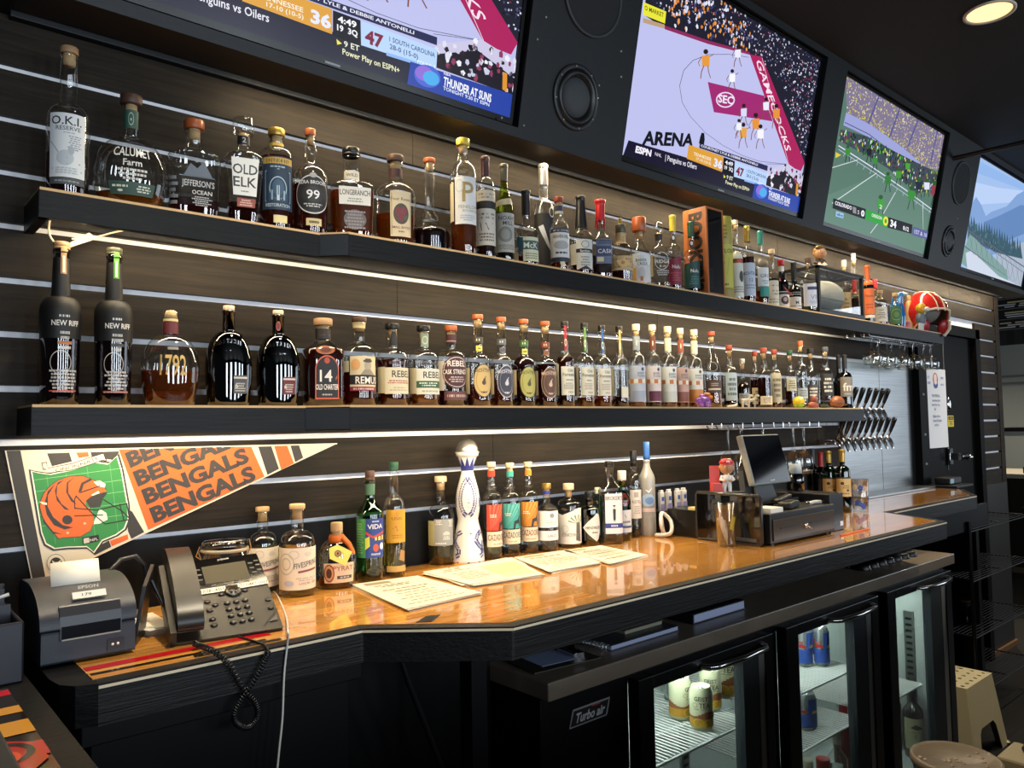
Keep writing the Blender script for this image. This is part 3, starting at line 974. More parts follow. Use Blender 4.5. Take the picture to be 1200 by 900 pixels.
G = game_picture()
tv(*TVX[0], 'wall television cut off by the picture top showing a basketball score strip', G)
tv(*TVX[1], 'large wall television showing a basketball court with maroon lane', G)
tv(*TVX[2], 'wall television showing a football game on a green field', football_picture())
tv(*TVX[3], 'wall television at the far right showing blue mountains and a bridge', mountain_picture())


def speaker(x, s, r, label, flush=False):
    o = FM @ Vector((x, s, 0))
    t = thing('wall_speaker', label, 'speaker', tuple(o), 0, 'round speakers in the fascia')
    M = Matrix.Translation(-Vector(o)) @ FM @ Matrix.Translation((x, s, 0))
    if flush:
        MB().lathe([(r, .0005), (r, .006), (r * .93, .008), (r * .92, .0045)], 48, 0, M, close=False).build('ring', mat('speaker_ring', '#2a2e33', .5), t)
        MB().lathe([(r * .92, .0045), (r * .5, .007), (0, .008)], 48, 0, M, close=False).build('grille', mat('speaker_cloth', '#16181b', .8, bump=.6, bscale=700), t)
        return
    m = MB().lathe([(r, .0005), (r, .005), (r * .97, .007), (r * .86, .008), (r * .84, .002)], 48, 0, M, close=False)
    for i in range(8):
        a = 2 * pi * (i + .3) / 8
        m.lathe([(.0035, .008), (.003, .0095), (0, .0098)], 8, 1, M @ Matrix.Translation((r * .92 * cos(a), r * .92 * sin(a), 0)))
    m.build('frame_ring', [mat('speaker_frame', '#191c1f', .45), mat('screw_heads', '#9a9da0', .3, .8)], t)
    MB().lathe([(r * .84, .002), (r * .8, .011), (r * .72, .013), (r * .64, .006), (r * .6, .001)], 48, 0, M, close=False).build('surround', mat('speaker_rubber', '#0e0f11', .4), t)
    MB().lathe([(r * .6, .001), (r * .56, .006), (r * .4, .013), (r * .2, .017), (0, .018)], 48, 0, M, close=False).build('cone', mat('speaker_cone', '#3a3f43', .5, bump=.8, bscale=900), t)


speaker(1.686, .475, .125, 'large flush round speaker high in the fascia, cut off by the picture top', True)
speaker(1.668, .166, .097, 'round woofer with a grey cone in the fascia left of the court television')
speaker(4.655, .48, .118, 'large flush round speaker between the football and mountain televisions', True)
speaker(4.625, .158, .085, 'small round woofer below the flush speaker beside the mountain television')

# ceiling rod and recessed light
a, b = at(1122, 172, X=4.6), at(1200, 152, X=4.62)
q = thing('ceiling_rod', 'thin black rod running out from the fascia by the mountain television', 'rod', (4.5, -.3, 2.93))
MB().tube([(4.5, -.24, 2.9), (4.62, -1.0, 2.92), (4.72, -2.2, 2.95)], .012, 10).build('pole', BLKPL, q, world=True)
MB().tube([(4.72, -2.2, 2.94), (4.72, -2.2, 3.035)], .008, 8).build('hanger', BLKPL, q, world=True)
q = thing('ceiling_light', 'round recessed ceiling light glowing warm at the upper right corner', 'light', (3.25, -.82, 3.035))
MB().lathe([(.088, -.0005), (.088, -.006), (.078, -.006), (.074, .0), ], 32, 0, close=False).build('trim_ring', mat('light_trim', '#c9bfae', .4), q)
MB().lathe([(.075, -.002), (.05, -.0012), (0, -.001)], 32, 0, close=False).build('lens', mat('lamp_glow', '#ffdca0', .5, emit=1.2), q)
# ---------------------------------------------------------------- shelves
def shelf(z, pts, xe, label, plate):
    t = thing('wall_shelf', label, 'shelf', (pts[0][0], 0, z))
    poly = [(pts[0][0], -.001)] + pts + [(xe, -.001)]
    sb = MB()
    sb.prism(poly, z - .036, z - .005)
    for (xa, ya), (xb, yb) in zip(poly[:-1], poly[1:]):
        dv = Vector((xb - xa, yb - ya, 0)).normalized() * .016
        nx, ny = -dv.y, dv.x
        e = .004 if ya < -.1 and yb < -.1 else 0
        ox, oy = nx * .06, ny * .06
        sb.prism([(xa - ox, ya - oy), (xb - ox, yb - oy), (xb + nx, yb + ny), (xa + nx, ya + ny)], z - .056, z - .004)
    sb.build('shelf_body', SHELFW, t, world=True)
    inn = [(x, y - .001 if y < -.01 else y) for x, y in poly]
    MB().prism(inn, z - .005, z).build('plywood_top', PLY, t, world=True)
    (x0, y0), (x1, y1) = plate
    n = Vector((y1 - y0, x0 - x1, 0)).normalized() * .0025
    MB().prism([(x0, y0), (x1, y1), (x1 + n.x, y1 + n.y), (x0 + n.x, y0 + n.y)], z - .054, z - .006).build('corner_block', mat('slate_paint', '#2a3038', .4), t, world=True)
    return t


shelf(ZU, [(.268, -.15), (.826, -.15), (.874, -.198), (4.4, -.198)], 4.4, 'upper black wall shelf with a plywood edge, holding bottles under the televisions', ((.826, -.15), (.874, -.198)))
shelf(ZL, [(.262, -.15), (.79, -.15), (.862, -.22), (3.385, -.22)], 3.385, 'lower black wall shelf at eye height above the orange and black pennant', ((.79, -.15), (.862, -.22)))

# ---------------------------------------------------------------- bar counter
ct = thing('bar_counter', 'orange lacquered wood bar counter with a black front edge along the slatted wall', 'counter', (.25, 0, 0))
front = [(.25, -.40), (.256, -.44), (.272, -.462), (.30, -.474), (.743, -.474), (.952, -.661), (3.04, -.661), (3.19, -.40), (4.15, -.40), (4.47, -.235)]
MB().prism([(.25, -.003)] + front + [(4.47, -.003)], ZC - .063, ZC - .001).build('edge_band', BLACKW, ct, world=True, bevel=.003)
MB().prism([(.298, -.004), (.298, -.447), (.753, -.447), (.963, -.634), (3.024, -.634), (3.174, -.373), (4.14, -.373), (4.43, -.225), (4.43, -.004)], ZC - .02, ZC).build('wood_top', COUNTER, ct, world=True)
ln = MB()
ff = front[3:]
for a, b in zip(ff, ff[1:]):
    d = (Vector(b) - Vector(a)).normalized()
    n = Vector((d.y, -d.x)) * .0012
    ln.prism([a, b, (b[0] + n.x, b[1] + n.y), (a[0] + n.x, a[1] + n.y)], ZC - .0085, ZC - .0045)
ln.build('cream_line', CREAM, ct, world=True)
st = MB()
PG = print_mat('print_gloss', rough=.12)
art(st, [('r', 0, .62, 1, .92, '#b01520'), ('r', 0, .22, .93, .36, '#1a1712'), ('r', .5, .0, 1, .16, '#1a1712')], flat((.30, -.446, ZC + .0004), (.30, 0, 0), (0, .075, 0)), .3, .075)
st.build('painted_stripes', PG, ct, world=True, label='red and black painted stripes')
def under(nm, a, b):
    MB().box(a, b).build(nm, BLACK, ct, world=True, bevel=.002)


under('panel', (.30, -.43, .35), (.74, -.40, ZC - .063))
under('apron', (.28, -.462, 1.035), (.75, -.43, ZC - .063))
under('post', (.955, -.53, 0), (.995, -.49, ZC - .063))
under('panel', (.72, -.35, 0), (1.15, -.33, ZC - .063))
under('panel', (3.2, -.35, .95), (4.45, -.33, ZC - .063))
under('post', (4.42, -.3, 0), (4.46, -.05, ZC - .063))
br = MB()
br.tube([(.80, -.52, ZC - .064), (.812, -.52, 1.03), (.95, -.5, .72)], .006, 8)
br.build('brace', BLACK, ct, world=True)
tp = MB()
tp.prism([(.836, -.514), (.862, -.53), (.905, -.497), (.878, -.487)], ZC + .0002, ZC + .0012)
tag(tp.build('tape_patch', BLKPL), 'small black tape patch on the orange counter near its angled edge', 'tape')

rt = thing('bar_return', 'black edged bar top with red and yellow stripes at the lower left corner', 'counter', (-.2, -.6, 0))
MB().prism([(-.6, -.12), (.19, -.12), (.218, -.14), (.226, -.17), (.226, -1.25), (-.6, -1.25)], ZC - .063, ZC).build('edge_band', BLACKW, rt, world=True, bevel=.004)
sm = MB()
els = [('r', 0, 0, 1, 1, '#221a12')]
for v0, v1, c in ((.94, .985, '#b01520'), (.80, .85, '#c98f35'), (.66, .745, '#c98f35'), (.52, .60, '#a3202a')):
    els.append(('r', 0, v0, 1, v1, c))
els += [('p', [(.75, .60), (.84, .72), (.86, .70), (.80, .60)], '#d9b66a'), ('p', [(.6, .45), (.72, .64), (.86, .66), (.97, .60), (.99, .5), (.9, .42)], '#a3281c'), ('ring', .88, .56, .09, .06, .25, '#2a1612'), ('ring', .88, .54, .05, .035, .3, '#d0502a'), ('r', 0, .2, 1, .3, '#c98f35'), ('r', 0, .05, 1, .12, '#a3202a')]
art(sm, els, flat((-.2, -1.05, ZC + .0004), (.395, 0, 0), (0, .645, 0)), .395, .645)
sm.build('striped_inlay', PG, rt, world=True, label='red, yellow and black striped inlay')
MB().box((-.6, -1.2, 0), (.15, -.15, ZC - .063)).build('base_cabinet', BLACK, rt, world=True)
MB().box((-.2, -1.1, ZC), (.155, -.58, ZC + .02)).build('drip_tray', mat('dark_rubber', '#2a2c2e', .6), thing('bar_tray', 'grey edged flat tray on the striped bar top at the bottom left corner', 'tray', (-.02, -.8, ZC)), world=True, bevel=.004)

# black bins standing at the left end
q = thing('organizer_bin', 'black plastic bin with dividers at the left edge beside the receipt printer', 'bin', (.13, -.3, ZC))
m = MB()
m.box((-.12, -.09, 0), (.088, .1, .006))
m.box((-.12, -.09, 0), (.088, -.084, .09))
m.box((.082, -.09, 0), (.088, .1, .09))
m.box((-.12, .094, 0), (.088, .1, .12))
m.box((-.12, -.09, 0), (-.114, .1, .09))
m.build('tub', mat('navy_plastic', '#181c28', .4), q, bevel=.003)
m = MB()
m.box((-.11, -.02, .006), (.08, -.016, .105))
m.box((-.11, .04, .006), (.08, .044, .12))
m.build('divider', mat('navy_plastic', '#181c28', .4), q)
MB().tube([(.03, .01, .01), (.05, .0, .11), (.08, -.005, .118)], .003, 6).build('pen', mat('pale_pen', '#c9ccd0', .3), q)

# ---------------------------------------------------------------- cooler under the counter
cl = thing('back_bar_cooler', 'black three-door glass bar cooler with steel-edged worktop under the counter', 'cooler', (2.3, -.3, 0))
CX0, CX1, CF, CBK = 1.165, 3.43, -.50, -.03
wt = MB()
wt.box((1.155, -.538, ZW - .04), (3.447, -.02, ZW))
wt.build('worktop', wood('reflection_toned_steel', '#5f554a', '#857868', (.6, 2, 2), .3, bump=0), cl, world=True, bevel=.003)  # brown of the bar wood mirrored in the steel, put into the base colour
cl_in = mat('cooler_lining', '#c3ccca', .4, .1)
m = MB()
m.box((CX0, CF, .08), (1.457, CBK, ZW - .04), 0)
m.box((3.40, CF, .08), (CX1, CBK, ZW - .04), 0)
m.box((1.45, CBK - .03, .08), (3.40, CBK, ZW - .04), 0)
m.box((1.45, CF, .08), (3.40, CBK, .13), 0)
m.box((1.45, CF, .872), (3.40, CBK, ZW - .04), 0)
for x in (2.095, 2.78):
    m.box((x - .04, CF, .13), (x + .04, CF + .05, .872), 0)
m.box((CX0 + .02, CF + .04, 0), (CX1 - .02, CBK, .08), 0)
m.build('cabinet', mat('cooler_black', '#08080a', .35), cl, world=True, bevel=.003)
m = MB()
m.box((1.4572, -.067, .13), (3.3995, -.061, .872))
m.box((1.4572, -.45, .131), (1.462, -.067, .872))
m.box((3.394, -.45, .131), (3.3995, -.067, .872))
m.box((1.4575, -.45, .1301), (3.394, -.067, .134))
m.build('lining', cl_in, cl, world=True)
DOORS = [(1.455, 2.055, 1.512, 1.905, 1.982, 2.012), (2.132, 2.745, 2.20, 2.565, 2.655, 2.69), (2.818, 3.41, 2.885, 3.205, 3.31, 3.352)]
gas = mat('door_gasket', '#2c3238', .5)
for a, b, g0, g1, s0, s1 in DOORS:
    d = MB()
    Y0, Y1 = -.535, -.50
    d.box((a, Y0, .10), (g0, Y1, .888))
    d.box((s1, Y0, .10), (b, Y1, .888))
    d.box((g0, Y0, .856), (s1, Y1, .888))
    d.box((g0, Y0, .10), (s1, Y1, .15))
    dd = d.build('door', mat('cooler_black', '#08080a', .35), cl, world=True, bevel=.002)
    MB().box((g1, Y0 + .004, .15), (s0, Y1, .856)).build('gasket', gas, dd, world=True)
    MB().box((s0, Y0 + .003, .15), (s1, Y1, .856)).build('edge_strip', mat('brushed_strip', '#b5b5ae', .35, .6), dd, world=True)
    MB().box((g0, Y0 + .016, .15), (g1, Y0 + .02, .856)).build('glass_pane', GLASS['pane'], dd, world=True)
    hx0, hx1 = a + .26, b - .07
    h = MB()
    h.tube([(hx0 - .01, Y0, .868), (hx0, Y0 - .02, .868), (hx0 + .015, Y0 - .03, .868), ((hx0 + hx1) / 2, Y0 - .038, .867), (hx1 - .015, Y0 - .03, .868), (hx1, Y0 - .02, .868), (hx1 + .01, Y0, .868)], .008, 10)
    h.build('handle', CHROME, dd, world=True, label='chrome handle')
m = MB()
O, U, V = (1.252, -.5005, .818), (.138, 0, .0), (0, 0, .04)
els = [('p', [(.0, 0), (.08, .85), (.1, 1), (1, 1), (.93, .12), (.9, 0)], '#9a9a9a'), ('p', [(.03, .08), (.115, .9), (.965, .9), (.885, .08)], '#0a0a0c'), ('tq', 'Turbo air', (.13, .22), (.84, .22), (.05, .5), '#c9c9c9', .03), ('p', [(.55, .9), (.75, .9), (.74, .82), (.55, .82)], '#b03030')]
art(m, els, flat(O, U, V), .138, .04)
m.build('maker_plate', PRINT, cl, world=True)


def wire_shelf(x0, x1, z, y0=-.455, y1=-.085):
    m = MB()
    n = int((x1 - x0) / .0165)
    for i in range(n + 1):
        x = x0 + (x1 - x0) * i / n
        m.tube([(x, y0, z), (x, y1, z)], .0026, 6)
    for y in (y0, (y0 * 2 + y1) / 3, (y0 + 2 * y1) / 3, y1):
        m.tube([(x0 - .004, y, z - .005), (x1 + .004, y, z - .005)], .0042, 8)
    return m.build('wire_shelf', mat('white_wire', '#dfe3e0', .35), cl, world=True)


SZ = {1: .622, 2: .632, 3: .452, 4: .45}
wire_shelf(1.475, 2.05, SZ[1])
wire_shelf(1.475, 2.05, .38)
wire_shelf(2.145, 2.735, SZ[2])
wire_shelf(2.145, 2.735, SZ[3])
wire_shelf(2.825, 3.27, SZ[4])
m = MB()
m.box((3.386, -.39, .30), (3.3935, -.35, .70), 0)
for i in range(15):
    m.box((3.3855, -.382, .315 + i * .025), (3.386, -.358, .325 + i * .025), 1)
m.build('shelf_standard', [mat('zinc', '#6f7775', .4, .6), BLACK], cl, world=True)
for x in (2.075, 2.76):
    m = MB()
    m.box((x - .02, -.2, .14), (x + .02, -.19, .86), 0)
    for i in range(26):
        z = .2 + i * .025
        m.box((x - .012, -.2005, z), (x + .012, -.2, z + .01), 1)
    m.build('shelf_standard', [mat('zinc', '#6f7775', .4, .6), BLACK], cl, world=True)

# ---------------------------------------------------------------- lights
def area(name, loc, rot, sx, sy, power, col=(1, 1, 1), spread=None):
    l = bpy.data.lights.new(name, 'AREA')
    l.shape = 'RECTANGLE'
    l.size, l.size_y = sx, sy
    l.energy = power
    l.color = col
    if spread:
        l.spread = radians(spread)
    o = bpy.data.objects.new(name, l)
    COL.objects.link(o)
    o.location = loc
    o.rotation_euler = rot
    return o


WARM = (1, .79, .5)
COOL = (.80, .90, 1)
# led strips along the undersides of soffit and shelves
area('strip_under_soffit', (3.3, -.105, 2.318), (radians(12), 0, 0), 5.2, .012, 24, WARM)
area('strip_under_upper_shelf', (2.2, -.172, ZU - .043), (radians(25), 0, 0), 2.6, .01, 11, WARM)
area('strip_under_upper_shelf', (.56, -.126, ZU - .043), (radians(25), 0, 0), .5, .01, 1.5, WARM)
area('strip_under_lower_shelf', (1.68, -.192, ZL - .045), (radians(18), 0, 0), 1.55, .01, 7, WARM)
area('strip_under_lower_shelf', (.53, -.126, ZL - .045), (radians(18), 0, 0), .48, .01, 1.6, WARM)
# recessed ceiling lamps over the bar; last two added to brighten the far wall
for x, y in ((3.25, -.82), (.75, -.85), (5.4, -.82), (7.9, -.3), (7.9, .9)):
    l = bpy.data.lights.new('ceiling_or_fill_lamp', 'SPOT')
    l.energy = 140
    l.color = (1, .85, .62)
    l.spot_size = radians(95)
    l.spot_blend = .7
    l.shadow_soft_size = .07
    o = bpy.data.objects.new('ceiling_or_fill_lamp', l)
    COL.objects.link(o)
    o.location = (x, y, 3.02)
# daylight through the front windows of the room, behind the bar's guests
for i, x in enumerate((-2.2, -.5, 1.2, 2.9, 4.6)):
    area('front_window', (x, -6.8, 1.75), (radians(90), 0, 0), 0.6, 2.0, 54, COOL)
area('end_window', (8.8, -3.6, 1.8), (radians(90), 0, radians(90)), 3.2, 2.0, 45, COOL)
for (a, b, g0, g1, s0, s1), pw in zip(DOORS, (2.2, 2.2, 2.6)):
    area('cooler_lamp', ((g0 + g1) / 2 + .05, -.36, .868), (radians(10), 0, 0), .42, .03, pw, (.88, 1, .93))
W = bpy.data.worlds.new('world')
SC.world = W
W.use_nodes = True
W.node_tree.nodes['Background'].inputs[0].default_value = (.75, .85, 1, 1)
W.node_tree.nodes['Background'].inputs[1].default_value = .02
SC.view_settings.view_transform = 'Standard'
SC.view_settings.look = 'None'
SC.view_settings.exposure = .2
SC.view_settings.gamma = 1
SC.view_settings.use_curve_mapping = False
cy = SC.cycles
cy.use_denoising = True
cy.max_bounces = 10
cy.transparent_max_bounces = 32
cy.transmission_bounces = 10
cy.glossy_bounces = 5
cy.diffuse_bounces = 3
cy.caustics_reflective = False
cy.caustics_refractive = False
cy.sample_clamp_indirect = 6
# ---------------------------------------------------------------- bottles
def profile(sh):
    """normalized (r, z) outline: hb shoulder start, hs neck start, rn neck radius; kind of shoulder"""
    hb, hs, rn = sh[0], sh[1], sh[2]
    kind = sh[3] if len(sh) > 3 else 'round'
    rb = sh[4] if len(sh) > 4 else 1
    rt = sh[5] if len(sh) > 5 else rn * .92
    p = [(0, .004), (rb * .8, 0), (rb * .95, .004), (rb, .018)]
    if kind == 'globe':
        p = [(0, .004), (rb * .8, 0), (rb * .96, .01)]
        for i in range(1, 15):
            a = pi * i / 15
            t = (1 - cos(a)) / 2
            z = .01 + (hs - .01) * t
            lo = rb + (1 - rb) * sin(min(1, t / hb) * pi / 2)
            p.append((lo if t < hb else rn + (1 - rn) * sqrt(max(0, 1 - ((t - hb) / (1 - hb)) ** 2)), z))
        p.append((rn, hs))
        body = hs
    else:
        for i in range(1, 6):
            t = i / 5
            p.append((rb + (1 - rb) * t, .018 + (hb - .018) * t))
        n = 9
        for i in range(1, n + 1):
            t = i / n
            if kind == 'round':
                a = t * pi / 2
                p.append((rn + (1 - rn) * cos(a), hb + (hs - hb) * sin(a)))
            elif kind == 'slope':
                w = .5 + .5 * cos(pi * t)
                p.append((rn + (1 - rn) * w, hb + (hs - hb) * t))
            else:
                p.append((1 + (rn - 1) * t, hb + (hs - hb) * t))
        body = hb
    return p, body, rt


def rad(prof, z):
    for (r0, z0), (r1, z1) in zip(prof, prof[1:]):
        if z0 <= z <= z1 and z1 > z0:
            return r0 + (r1 - r0) * (z - z0) / (z1 - z0)
    return prof[-1][0]


COLS = {'cork': CORK, 'wood': mat('stopper_wood', '#a5825c', .5), 'palewood': mat('pale_stopper_wood', '#dcc4a0', .5), 'copper': mat('copper_stopper', '#a0522a', .4), 'dkwood': mat('dark_stopper_wood', '#4a3226', .5), 'redwood': mat('red_stopper_wood', '#8c3a28', .5), 'black': mat('black_cap', '#121214', .35),
        'gold': mat('gold_cap', '#b99a4c', .3, .7), 'silver': mat('silver_cap', '#b9b9b4', .3, .8), 'red': mat('red_wax', '#b01820', .35), 'redcap': mat('red_cap', '#b3252c', .4), 'yellow': mat('yellow_cap', '#d2bb3c', .4), 'green': mat('green_cap', '#1f4a34', .4),
        'teal': mat('teal_foil', '#1f7a72', .4), 'purple': mat('plum_foil', '#4a2a2e', .4), 'olivefoil': mat('olive_foil', '#4a4a3a', .4), 'white': mat('white_cap', '#dedad0', .4), 'orange': mat('orange_foil', '#d9622a', .45), 'blue': mat('blue_cap', '#2a5aa0', .4),
        'cream': mat('cream_foil', '#d9d2b8', .5), 'brownfoil': mat('brown_foil', '#7a3f2c', .45), 'grey': mat('grey_foil', '#8c949a', .35, .5), 'mauve': mat('mauve_foil', '#8c4a3c', .45), 'slate': mat('slate_foil', '#3c4048', .4), 'clear': CLEAR}


def bottle(name, P, H, R, label, group, sh, liq=None, cap=('wood', .94, 1.15, 'cork'), gl='clear', n=2, fy=1., rz=0, labs=(), seg=32, cat='bottle', matte=None, neck=None):
    t = thing(name, label, cat, P, rz, group)
    prof, body, rt = profile(sh)
    hs = sh[1]
    ck, cz, cr, cc = cap
    gtop = cz if ck in ('wood', 'screw') else .985
    rn = sh[2]
    gp = prof + ([(rn, min(hs + .02, gtop))] if hs + .02 < gtop - .03 else []) + [(rt, gtop - .028), (rt * 1.14, gtop - .024), (rt * 1.14, gtop - .006), (rt, gtop)]
    if neck:
        gp = prof + [(r, z) for r, z in neck]
        rt = neck[-1][0]
    ex = lambda z: 2 if n == 2 or z >= hs else (n if z <= body else n + (2 - n) * (z - body) / (hs - body + 1e-6))
    fyz = lambda z: fy
    mb = MB()
    seg = seg if n == 2 else 40

    def ring(pr, m):
        o = []
        for r, z in pr:
            e = ex(z)
            f = fy if z <= body else (fy + (1 - fy) * min(1, (z - body) / (hs - body + 1e-6)) if fy != 1 else 1)
            for k in range(seg):
                a = 2 * pi * k / seg
                c, q = sin(a), -cos(a)
                g = r * R if e == 2 else r * R / (abs(c) ** e + abs(q) ** e) ** (1 / e)
                o.append((g * c, g * q * f, z * H))
        fs = [(i * seg + k, i * seg + (k + 1) % seg, (i + 1) * seg + (k + 1) % seg, (i + 1) * seg + k) for i in range(len(pr) - 1) for k in range(seg)]
        return o, fs
    v, f = ring(gp, 0)
    mb.add(v, f, 0, None, True)
    if not neck or ck != 'open':
        mb.add(v[-seg:], [list(range(seg))], 0)
    mb.build('bottle_glass', matte or GLASS[gl], t)
    if liq:
        lk, lv = liq
        th = .0022 / R
        lp = [(0, .016 + .004)] + [(max(.02, r - th), max(z, .02)) for r, z in gp[2:] if .02 < z < lv]
        lp[0] = (0, .02)
        lp.insert(1, (lp[1][0] if len(lp) > 1 else .9, .02))
        lp.append((max(.02, rad(gp, lv) - th), lv))
        v, f = ring(lp, 0)
        lm = MB()
        lm.add(v, f, 0, None, True)
        lm.add(v[-seg:], [list(range(seg))], 0)
        lm.build('liquid', LIQ[lk], t)
    m = MB()
    cr_ = rt * R * cr
    CM = COLS[cc]
    if ck == 'wood':
        z0, z1 = cz * H, H
        m.lathe([(0, z0), (cr_ * .96, z0), (cr_, z0 + .0015), (cr_, z1 - .002), (cr_ * .94, z1), (0, z1)], 22, 0)
        m.lathe([(0, z0 - .022), (rt * R * .8, z0 - .022), (rt * R * .8, z0), (0, z0)], 16, 1)
        m.build('stopper', [CM, CORK], t)
    elif ck == 'screw':
        z0, z1 = cz * H, H
        m.lathe([(rt * R * .98, z0), (cr_, z0 + .001), (cr_, z0 + (z1 - z0) * .3), (cr_ * .97, z0 + (z1 - z0) * .32), (cr_, z0 + (z1 - z0) * .35), (cr_, z1 - .0015), (cr_ * .92, z1), (0, z1)], 22, 0)
        m.build('screw_cap', CM, t)
    elif ck in ('foil', 'wax'):
        pts = [(0, H), (rt * R * cr * .9, H), (rt * R * cr * 1.1, H * .993), (rt * R * cr * 1.1, H * .965), (rt * R * cr, H * .958)]
        z = .94
        while z > cz:
            pts.append((max(rad(gp, z) * R * 1.04 + .0006, rt * R * cr * .9), z * H))
            z -= .02
        pts.append((rad(gp, cz) * R * 1.03 + .0005, cz * H))
        m.lathe(pts[::-1], 22, 0)
        if ck == 'wax':
            rr = random.Random(len(label))
            for i in range(7):
                a = 2 * pi * i / 7
                z1 = cz - rr.uniform(.02, .1)
                m.tube([((rad(gp, z) * R + .0008) * sin(a), -(rad(gp, z) * R + .0008) * cos(a), z * H) for z in (cz + .02, (cz + z1) / 2, z1)], [.0035, .003, .0026], 6)
        m.build('wax_seal' if ck == 'wax' else 'foil_capsule', CM, t)
    elif ck == 'dome':
        m.lathe([(0, cz * H), (cr_, cz * H), (cr_, cz * H + .004), (cr_ * .93, (cz + (1 - cz) * .5) * H), (cr_ * .7, (cz + (1 - cz) * .85) * H), (0, H)], 24, 0)
        m.build('stopper', CM, t)
    # printed labels
    for lb in labs:
        th0, W, z0, z1, els = lb[:5]
        nm = lb[5] if len(lb) > 5 else 'front_label'
        th0, W = radians(th0), radians(W)
        lm = MB()

        def mapf(u, v_, l, th0=th0, W=W, z0=z0, z1=z1):
            a = th0 + (u - .5) * W
            z = z0 + (z1 - z0) * v_
            e = ex(z)
            c, q = sin(a), -cos(a)
            r = rad(gp, z) * R
            g = r if e == 2 else r / (abs(c) ** e + abs(q) ** e) ** (1 / e)
            d = .0003 + l * .00009
            ff = fy if z <= body else (fy + (1 - fy) * min(1, (z - body) / (hs - body + 1e-6)) if fy != 1 else 1)
            return ((g + d) * c, (g * ff + d) * q, z * H)
        pw = R * W * (rad(gp, (z0 + z1) / 2)) * (1 if fy == 1 else .9)
        art(lm, els, mapf, pw, (z1 - z0) * H, du=radians(9) / W, dv=.045 / (z1 - z0))
        lm.build(nm, PRINT, t)
    return t


def B(name, pos, label, group, sh, o=.2, scale=1, rzx=0, **kw):
    """pos: (cx, ytop, width, Y, Z) on a shelf, or (cx, ytop, width, ybase) on the counter, all read off the photo"""
    cx, yt, w = pos[:3]
    if len(pos) == 5:
        Y, Z = pos[3], pos[4]
        P = at(cx, yt + 90 if yt < 240 else yt + 60, Y=Y)
        P = (P[0], Y, Z)
    else:
        P = at(cx, pos[3], Z=ZC)
        # the base seen in the photo is the near rim: step back by a radius
        d0 = depth(P)
        r0 = w * d0 / FPX / 2
        P = (P[0] + r0 * .45, P[1] + r0 * .85, ZC)
    d = depth(P)
    cph = 1 / sqrt(1 + ((cx - 600) / FPX) ** 2)
    R = w * d * cph / (2 * FPX) * scale
    top = at(cx, yt + 1.0, Y=P[1])
    H = top[2] - P[2]
    th = -atan2(P[0] - CAM[0], P[1] - CAM[1]) + math.asin(o) + rzx
    return bottle(name, P, H, R, label, group, sh, rz=th, **kw)


UG, LG_, CG = 'bottles on the upper shelf', 'bottles on the lower shelf', 'bottles on the bar counter'
YU, YU2 = -.085, -.12
W_ = '#e9e6dc'
INK = '#26262a'
A = 'whiskey_bottle'
# ---- upper shelf, left to right
B(A, (80, 55, 53, YU, ZU), 'tall clear bottle with cork top and big white label, leftmost on the upper shelf', UG, (.52, .61, .42, 'round', 1, .37), -.03, liq=('dk', .285), cap=('wood', .955, 1.15, 'wood'),
  labs=[(0, 98, .115, .525, [('r', 0, 0, 1, 1, '#dfe3e6'), ('t', 'O.K.I.', .47, .885, .13, INK, 1.0), ('t', 'RESERVE', .52, .765, .065, '#5a5f66'), ('g', .3, .68, .8, .71, 1, '#a9b0b6'), ('g', .5, .42, .9, .66, 7, '#9aa3ab'), ('e', .45, .3, .22, .12, '#b9c2c8'), ('e', .6, .42, .08, .07, '#aab3ba'), ('ln', [(.05, .55), (.25, .4), (.5, .2), (.9, .1)], .02, '#a3adb5'), ('ln', [(.1, .12), (.5, .3), (.85, .22)], .02, '#9ca6ae'), ('g', .08, .05, .9, .16, 3, '#b3bcc2')]),
        (0, 96, .07, .112, [('r', 0, 0, 1, 1, '#4b5054'), ('g', .15, .3, .85, .7, 1, '#8c9296')], 'lower_label')])
B(A, (153, 111.5, 90, YU, ZU), 'round-bellied clear decanter bottle with dark flat stopper and white lettering', UG, (.45, .62, .19, 'globe', .76, .2), 0, liq=('or', .12), cap=('wood', .915, 1.5, 'dkwood'), fy=.72, seg=40,
  labs=[(3, 66, .40, .50, [('t', 'CALUMET', .5, .5, .8, '#e0e0da', 1.05)]), (3, 30, .32, .39, [('t', 'Farm', .5, .5, .8, '#e0e0da')], 'script_label'), (3, 56, .20, .31, [('g', .1, 0, .9, 1, 3, '#c9c9c4')], 'text_label'),
        (3, 76, .085, .19, [('r', 0, 0, 1, 1, '#39584d'), ('r', .02, .06, .98, .94, '#2f4a42'), ('g', .06, .5, .42, .8, 1, '#cdd6c6'), ('g', .55, .2, .95, .8, 3, '#cdd6c6'), ('e', .24, .3, .06, .1, '#cdd6c6')], 'green_label'),
        (0, 150, .70, .86, [('r', 0, 0, 1, 1, '#34564a'), ('ring', .5, .5, .14, .35, .15, '#a8bfae'), ('g', .44, .35, .56, .6, 1, '#a8bfae')], 'neck_label')])
